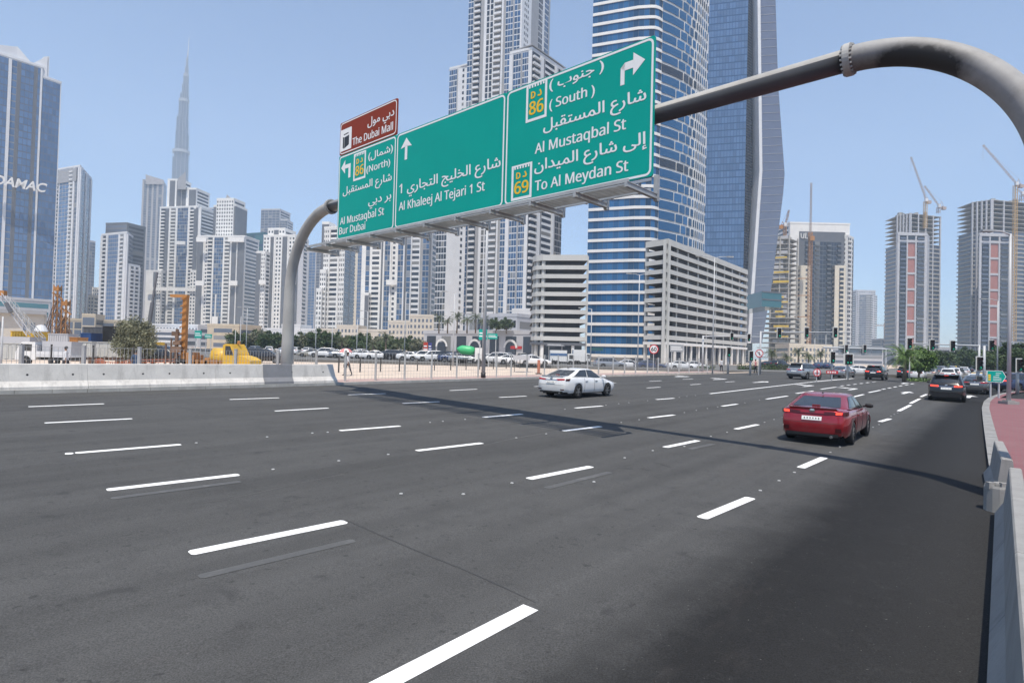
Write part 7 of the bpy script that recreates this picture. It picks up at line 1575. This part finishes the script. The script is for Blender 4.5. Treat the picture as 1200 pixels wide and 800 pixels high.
def hedge(px0, px1, Y, h, label, z=0.0, leafm='leaf'):
    r = random.Random(int(px0)); x0, x1 = sxy(px0, Y), sxy(px1, Y); t = thing('hedge', label, 'hedge', ((x0 + x1) / 2, Y, z)); q = MB(); n = int((x1 - x0) * 260)
    for k in range(n): leaf_quad(q, Vector((r.uniform(x0, x1), Y + r.uniform(-.5, .5), z + abs(r.gauss(0, .45)) % 1.0 * h)), .10, r)
    q.build('foliage', M[leafm], t, True, kind='stuff'); q = MB(); [q.tube([(x0 + (x1 - x0) * k / 12, Y, z), (x0 + (x1 - x0) * k / 12, Y + .1, z + h * .7)], .03, 5) for k in range(13)]; q.build('stems', M['bark'], t, True, kind='stuff')
hedge(865, 888, 92, 1.1, 'low clipped hedge before the glass tower foot', Z_LEFT); hedge(893, 934, 96, 1.1, 'low clipped hedge behind the waiting black cars', Z_LEFT); hedge(1062, 1094, 70, .6, 'low flower bed hedge under the dense green tree', 0, 'leaf_d'); hedge(818, 838, 90, 1.0, 'short hedge left of the tall two armed lamp post', Z_LOT)

# ------------------------------------------------------------------ people
M['skin'] = flat('skin', (.26, .15, .10), .6); M['hair'] = flat('hair', (.012, .01, .01), .7); M['shoe'] = flat('shoe', (.02, .02, .02), .6)
def person(label, px, Y, z0, shirt, trousers, rz, stride=.18, umbrella=False, bag=False, bend=0.0):
    J = [(0, 0, .96), (0, .0, 1.18), (0, .01 + bend, 1.40), (0, .02 + bend, 1.50), (0, .03 + bend, 1.60), (0, .03 + bend, 1.72)]; Rr = [(.145, .11), (.13, .095), (.16, .105), (.055, .055), (.08, .095), (.065, .075)]; E = [(0, 1), (1, 2), (2, 3), (3, 4), (4, 5)]
    def add(p, r, par): J.append(p); Rr.append(r); E.append((par, len(J) - 1)); return len(J) - 1
    for s_, f in ((-1, stride), (1, -stride)):
        a = add((s_ * .10, f * .2, .88), (.095, .10), 0); a = add((s_ * .105, f * .9 + .02, .50), (.062, .065), a); a = add((s_ * .105, f * 1.1 - (.08 if f < 0 else 0), .10), (.042, .045), a); add((s_ * .11, f * 1.1 + .14 - (.08 if f < 0 else 0), .04), (.04, .03), a)
        b_ = add((s_ * .19, bend, 1.40), (.065, .065), 2)
        if umbrella and s_ > 0: b_ = add((.25, .12, 1.18), (.042, .042), b_); b_ = add((.22, .26, 1.36), (.034, .034), b_); hand = b_
        else: b_ = add((s_ * .25, -f * .4 + bend * .6, 1.13), (.042, .042), b_); b_ = add((s_ * .26, -f * .9 + .08, .90), (.033, .033), b_)
        p = J[b_]
        for k in range(4): add((p[0] + s_ * .012, p[1] + .03 - k * .02, p[2] - .15 + (k in (0, 3)) * .02), (.010, .010), b_)
        add((p[0] - s_ * .03, p[1] + .05, p[2] - .08), (.011, .011), b_)
    me = bpy.data.meshes.new('body'); me.from_pydata(J, E, []); o = bpy.data.objects.new('body', me); COL.objects.link(o)
    sk = o.modifiers.new('skin', 'SKIN'); sk.use_smooth_shade = True; sv = me.skin_vertices[0].data
    for i, r_ in enumerate(Rr): sv[i].radius = r_
    sv[0].use_root = True; sb = o.modifiers.new('sub', 'SUBSURF'); sb.levels = 1; sb.render_levels = 1
    dg = bpy.context.evaluated_depsgraph_get(); m2 = bpy.data.meshes.new_from_object(o.evaluated_get(dg)); bpy.data.objects.remove(o)
    for m_ in (M['skin'], shirt, trousers, M['shoe']): m2.materials.append(m_)
    for f in m2.polygons:
        c = f.center; f.material_index = 0 if c.z > 1.475 or (c.z < 1.06 and abs(c.x) > .19) else 1 if c.z > .93 else 2 if c.z > .11 else 3
        if abs(c.x) > .215 and c.z < 1.0: f.material_index = 0
    t = thing('person', label, 'person', (sxy(px, Y), Y, z0), rz); b_ = bpy.data.objects.new('body', m2); COL.objects.link(b_); b_.parent = t
    q = MB(); q.smooth = True; q.lathe([(.09, -.02), (.098, .04), (.085, .095), (.05, .125), (.001, .135)], 12, Matrix.Translation((0, .012 + bend, 1.64))); q.build('hair', M['hair'], t, False)
    if umbrella:
        u = thing('umbrella', 'pale pink and white umbrella held by the walking person', 'umbrella', (sxy(px, Y), Y, z0), rz); q = MB(); R_ = .55
        for k in range(8):
            for j in range(4):
                P = [(.1 + R_ * sin(a) * cos(b2), .22 + R_ * sin(a) * sin(b2), 1.62 + .42 * cos(a)) for a, b2 in ((1.25 * j / 4, k * pi / 4), (1.25 * (j + 1) / 4, k * pi / 4), (1.25 * (j + 1) / 4, (k + 1) * pi / 4), (1.25 * j / 4, (k + 1) * pi / 4))]; q.cur = k % 2; q.add(P, ((0, 1, 2, 3),))
        q.build('canopy', [M['white'], M['umb']], u, False); q = MB(); q.tube([(.22, .26, 1.28), (.1, .22, 2.04)], .012, 6); q.build('shaft', M['plast'], u, False)
    if bag: g = thing('shoulder_bag', 'black bag hanging at the side of the person with the umbrella', 'bag', (sxy(px, Y), Y, z0), rz); q = MB(); q.box(-.36, -.26, -.05, .22, .62, .88); q.build('bag_body', M['plast'], g, False); q = MB(); q.bar((-.3, .08, .88), (-.26, .06, 1.02), .02); q.build('strap', M['plast'], g, False)
    return t
M['umb'] = flat('pink_cloth', (.55, .22, .22), .8); M['sh_w'] = pm('white_shirt', (.55, .56, .58), .8, .1, 6); M['sh_b'] = pm('blue_shirt', (.16, .27, .48), .8, .1, 6); M['sh_d'] = pm('dark_blue_overall', (.03, .06, .12), .8, .15, 6); M['tr_d'] = pm('dark_trousers', (.035, .035, .045), .8, .15, 6)
person('person in a white shirt walking left behind the barriers near the flatbed truck', 78.5, 36, ZS - .04, M['sh_w'], M['tr_d'], pi / 2 + .3)
person('person in dark blue overalls standing behind the barriers under the willow', 160.5, 35, ZS - .12, M['sh_d'], M['sh_d'], .6, .05)
person('person in a light blue shirt standing just right of the left gantry leg', 335.5, 30.6, ZS - .06, M['sh_b'], M['tr_d'], -pi / 2, .08)
person('person with dark trousers walking under an umbrella beside the first fence post', 408.5, 44, ZS, M['sh_w'], M['tr_d'], pi / 2, .2, True, True)
for i, (px, lab) in enumerate(((771, 'person in dark clothes waiting at the crossing under the speed limit sign'), (846, 'person in white waiting by the single signal post'), (886, 'person in pink waiting at the crossing by the no turn sign'))): person(lab, px, 74, Z_LEFT, (M['tr_d'], M['sh_w'], M['umb'])[i], M['tr_d'], .4 * i, .06)
# ------------------------------------------------------------------ the dusty air
hz = MB(); hz.box(-1780, 1900, -920, 2580, -1.2, 925)
hm = bpy.data.materials.new('dusty_air'); hm.use_nodes = True; t = hm.node_tree; t.nodes.clear()
pv_ = t.nodes.new('ShaderNodeVolumePrincipled'); mo = t.nodes.new('ShaderNodeOutputMaterial'); t.links.new(pv_.outputs[0], mo.inputs['Volume'])
pv_.inputs['Color'].default_value = (0.66, 0.82, 1.0, 1); pv_.inputs['Density'].default_value = 0.00031; pv_.inputs['Anisotropy'].default_value = 0.0
tag(hz.build('haze', hm), 'thin pale haze filling the air over the city', None, None, 'stuff')
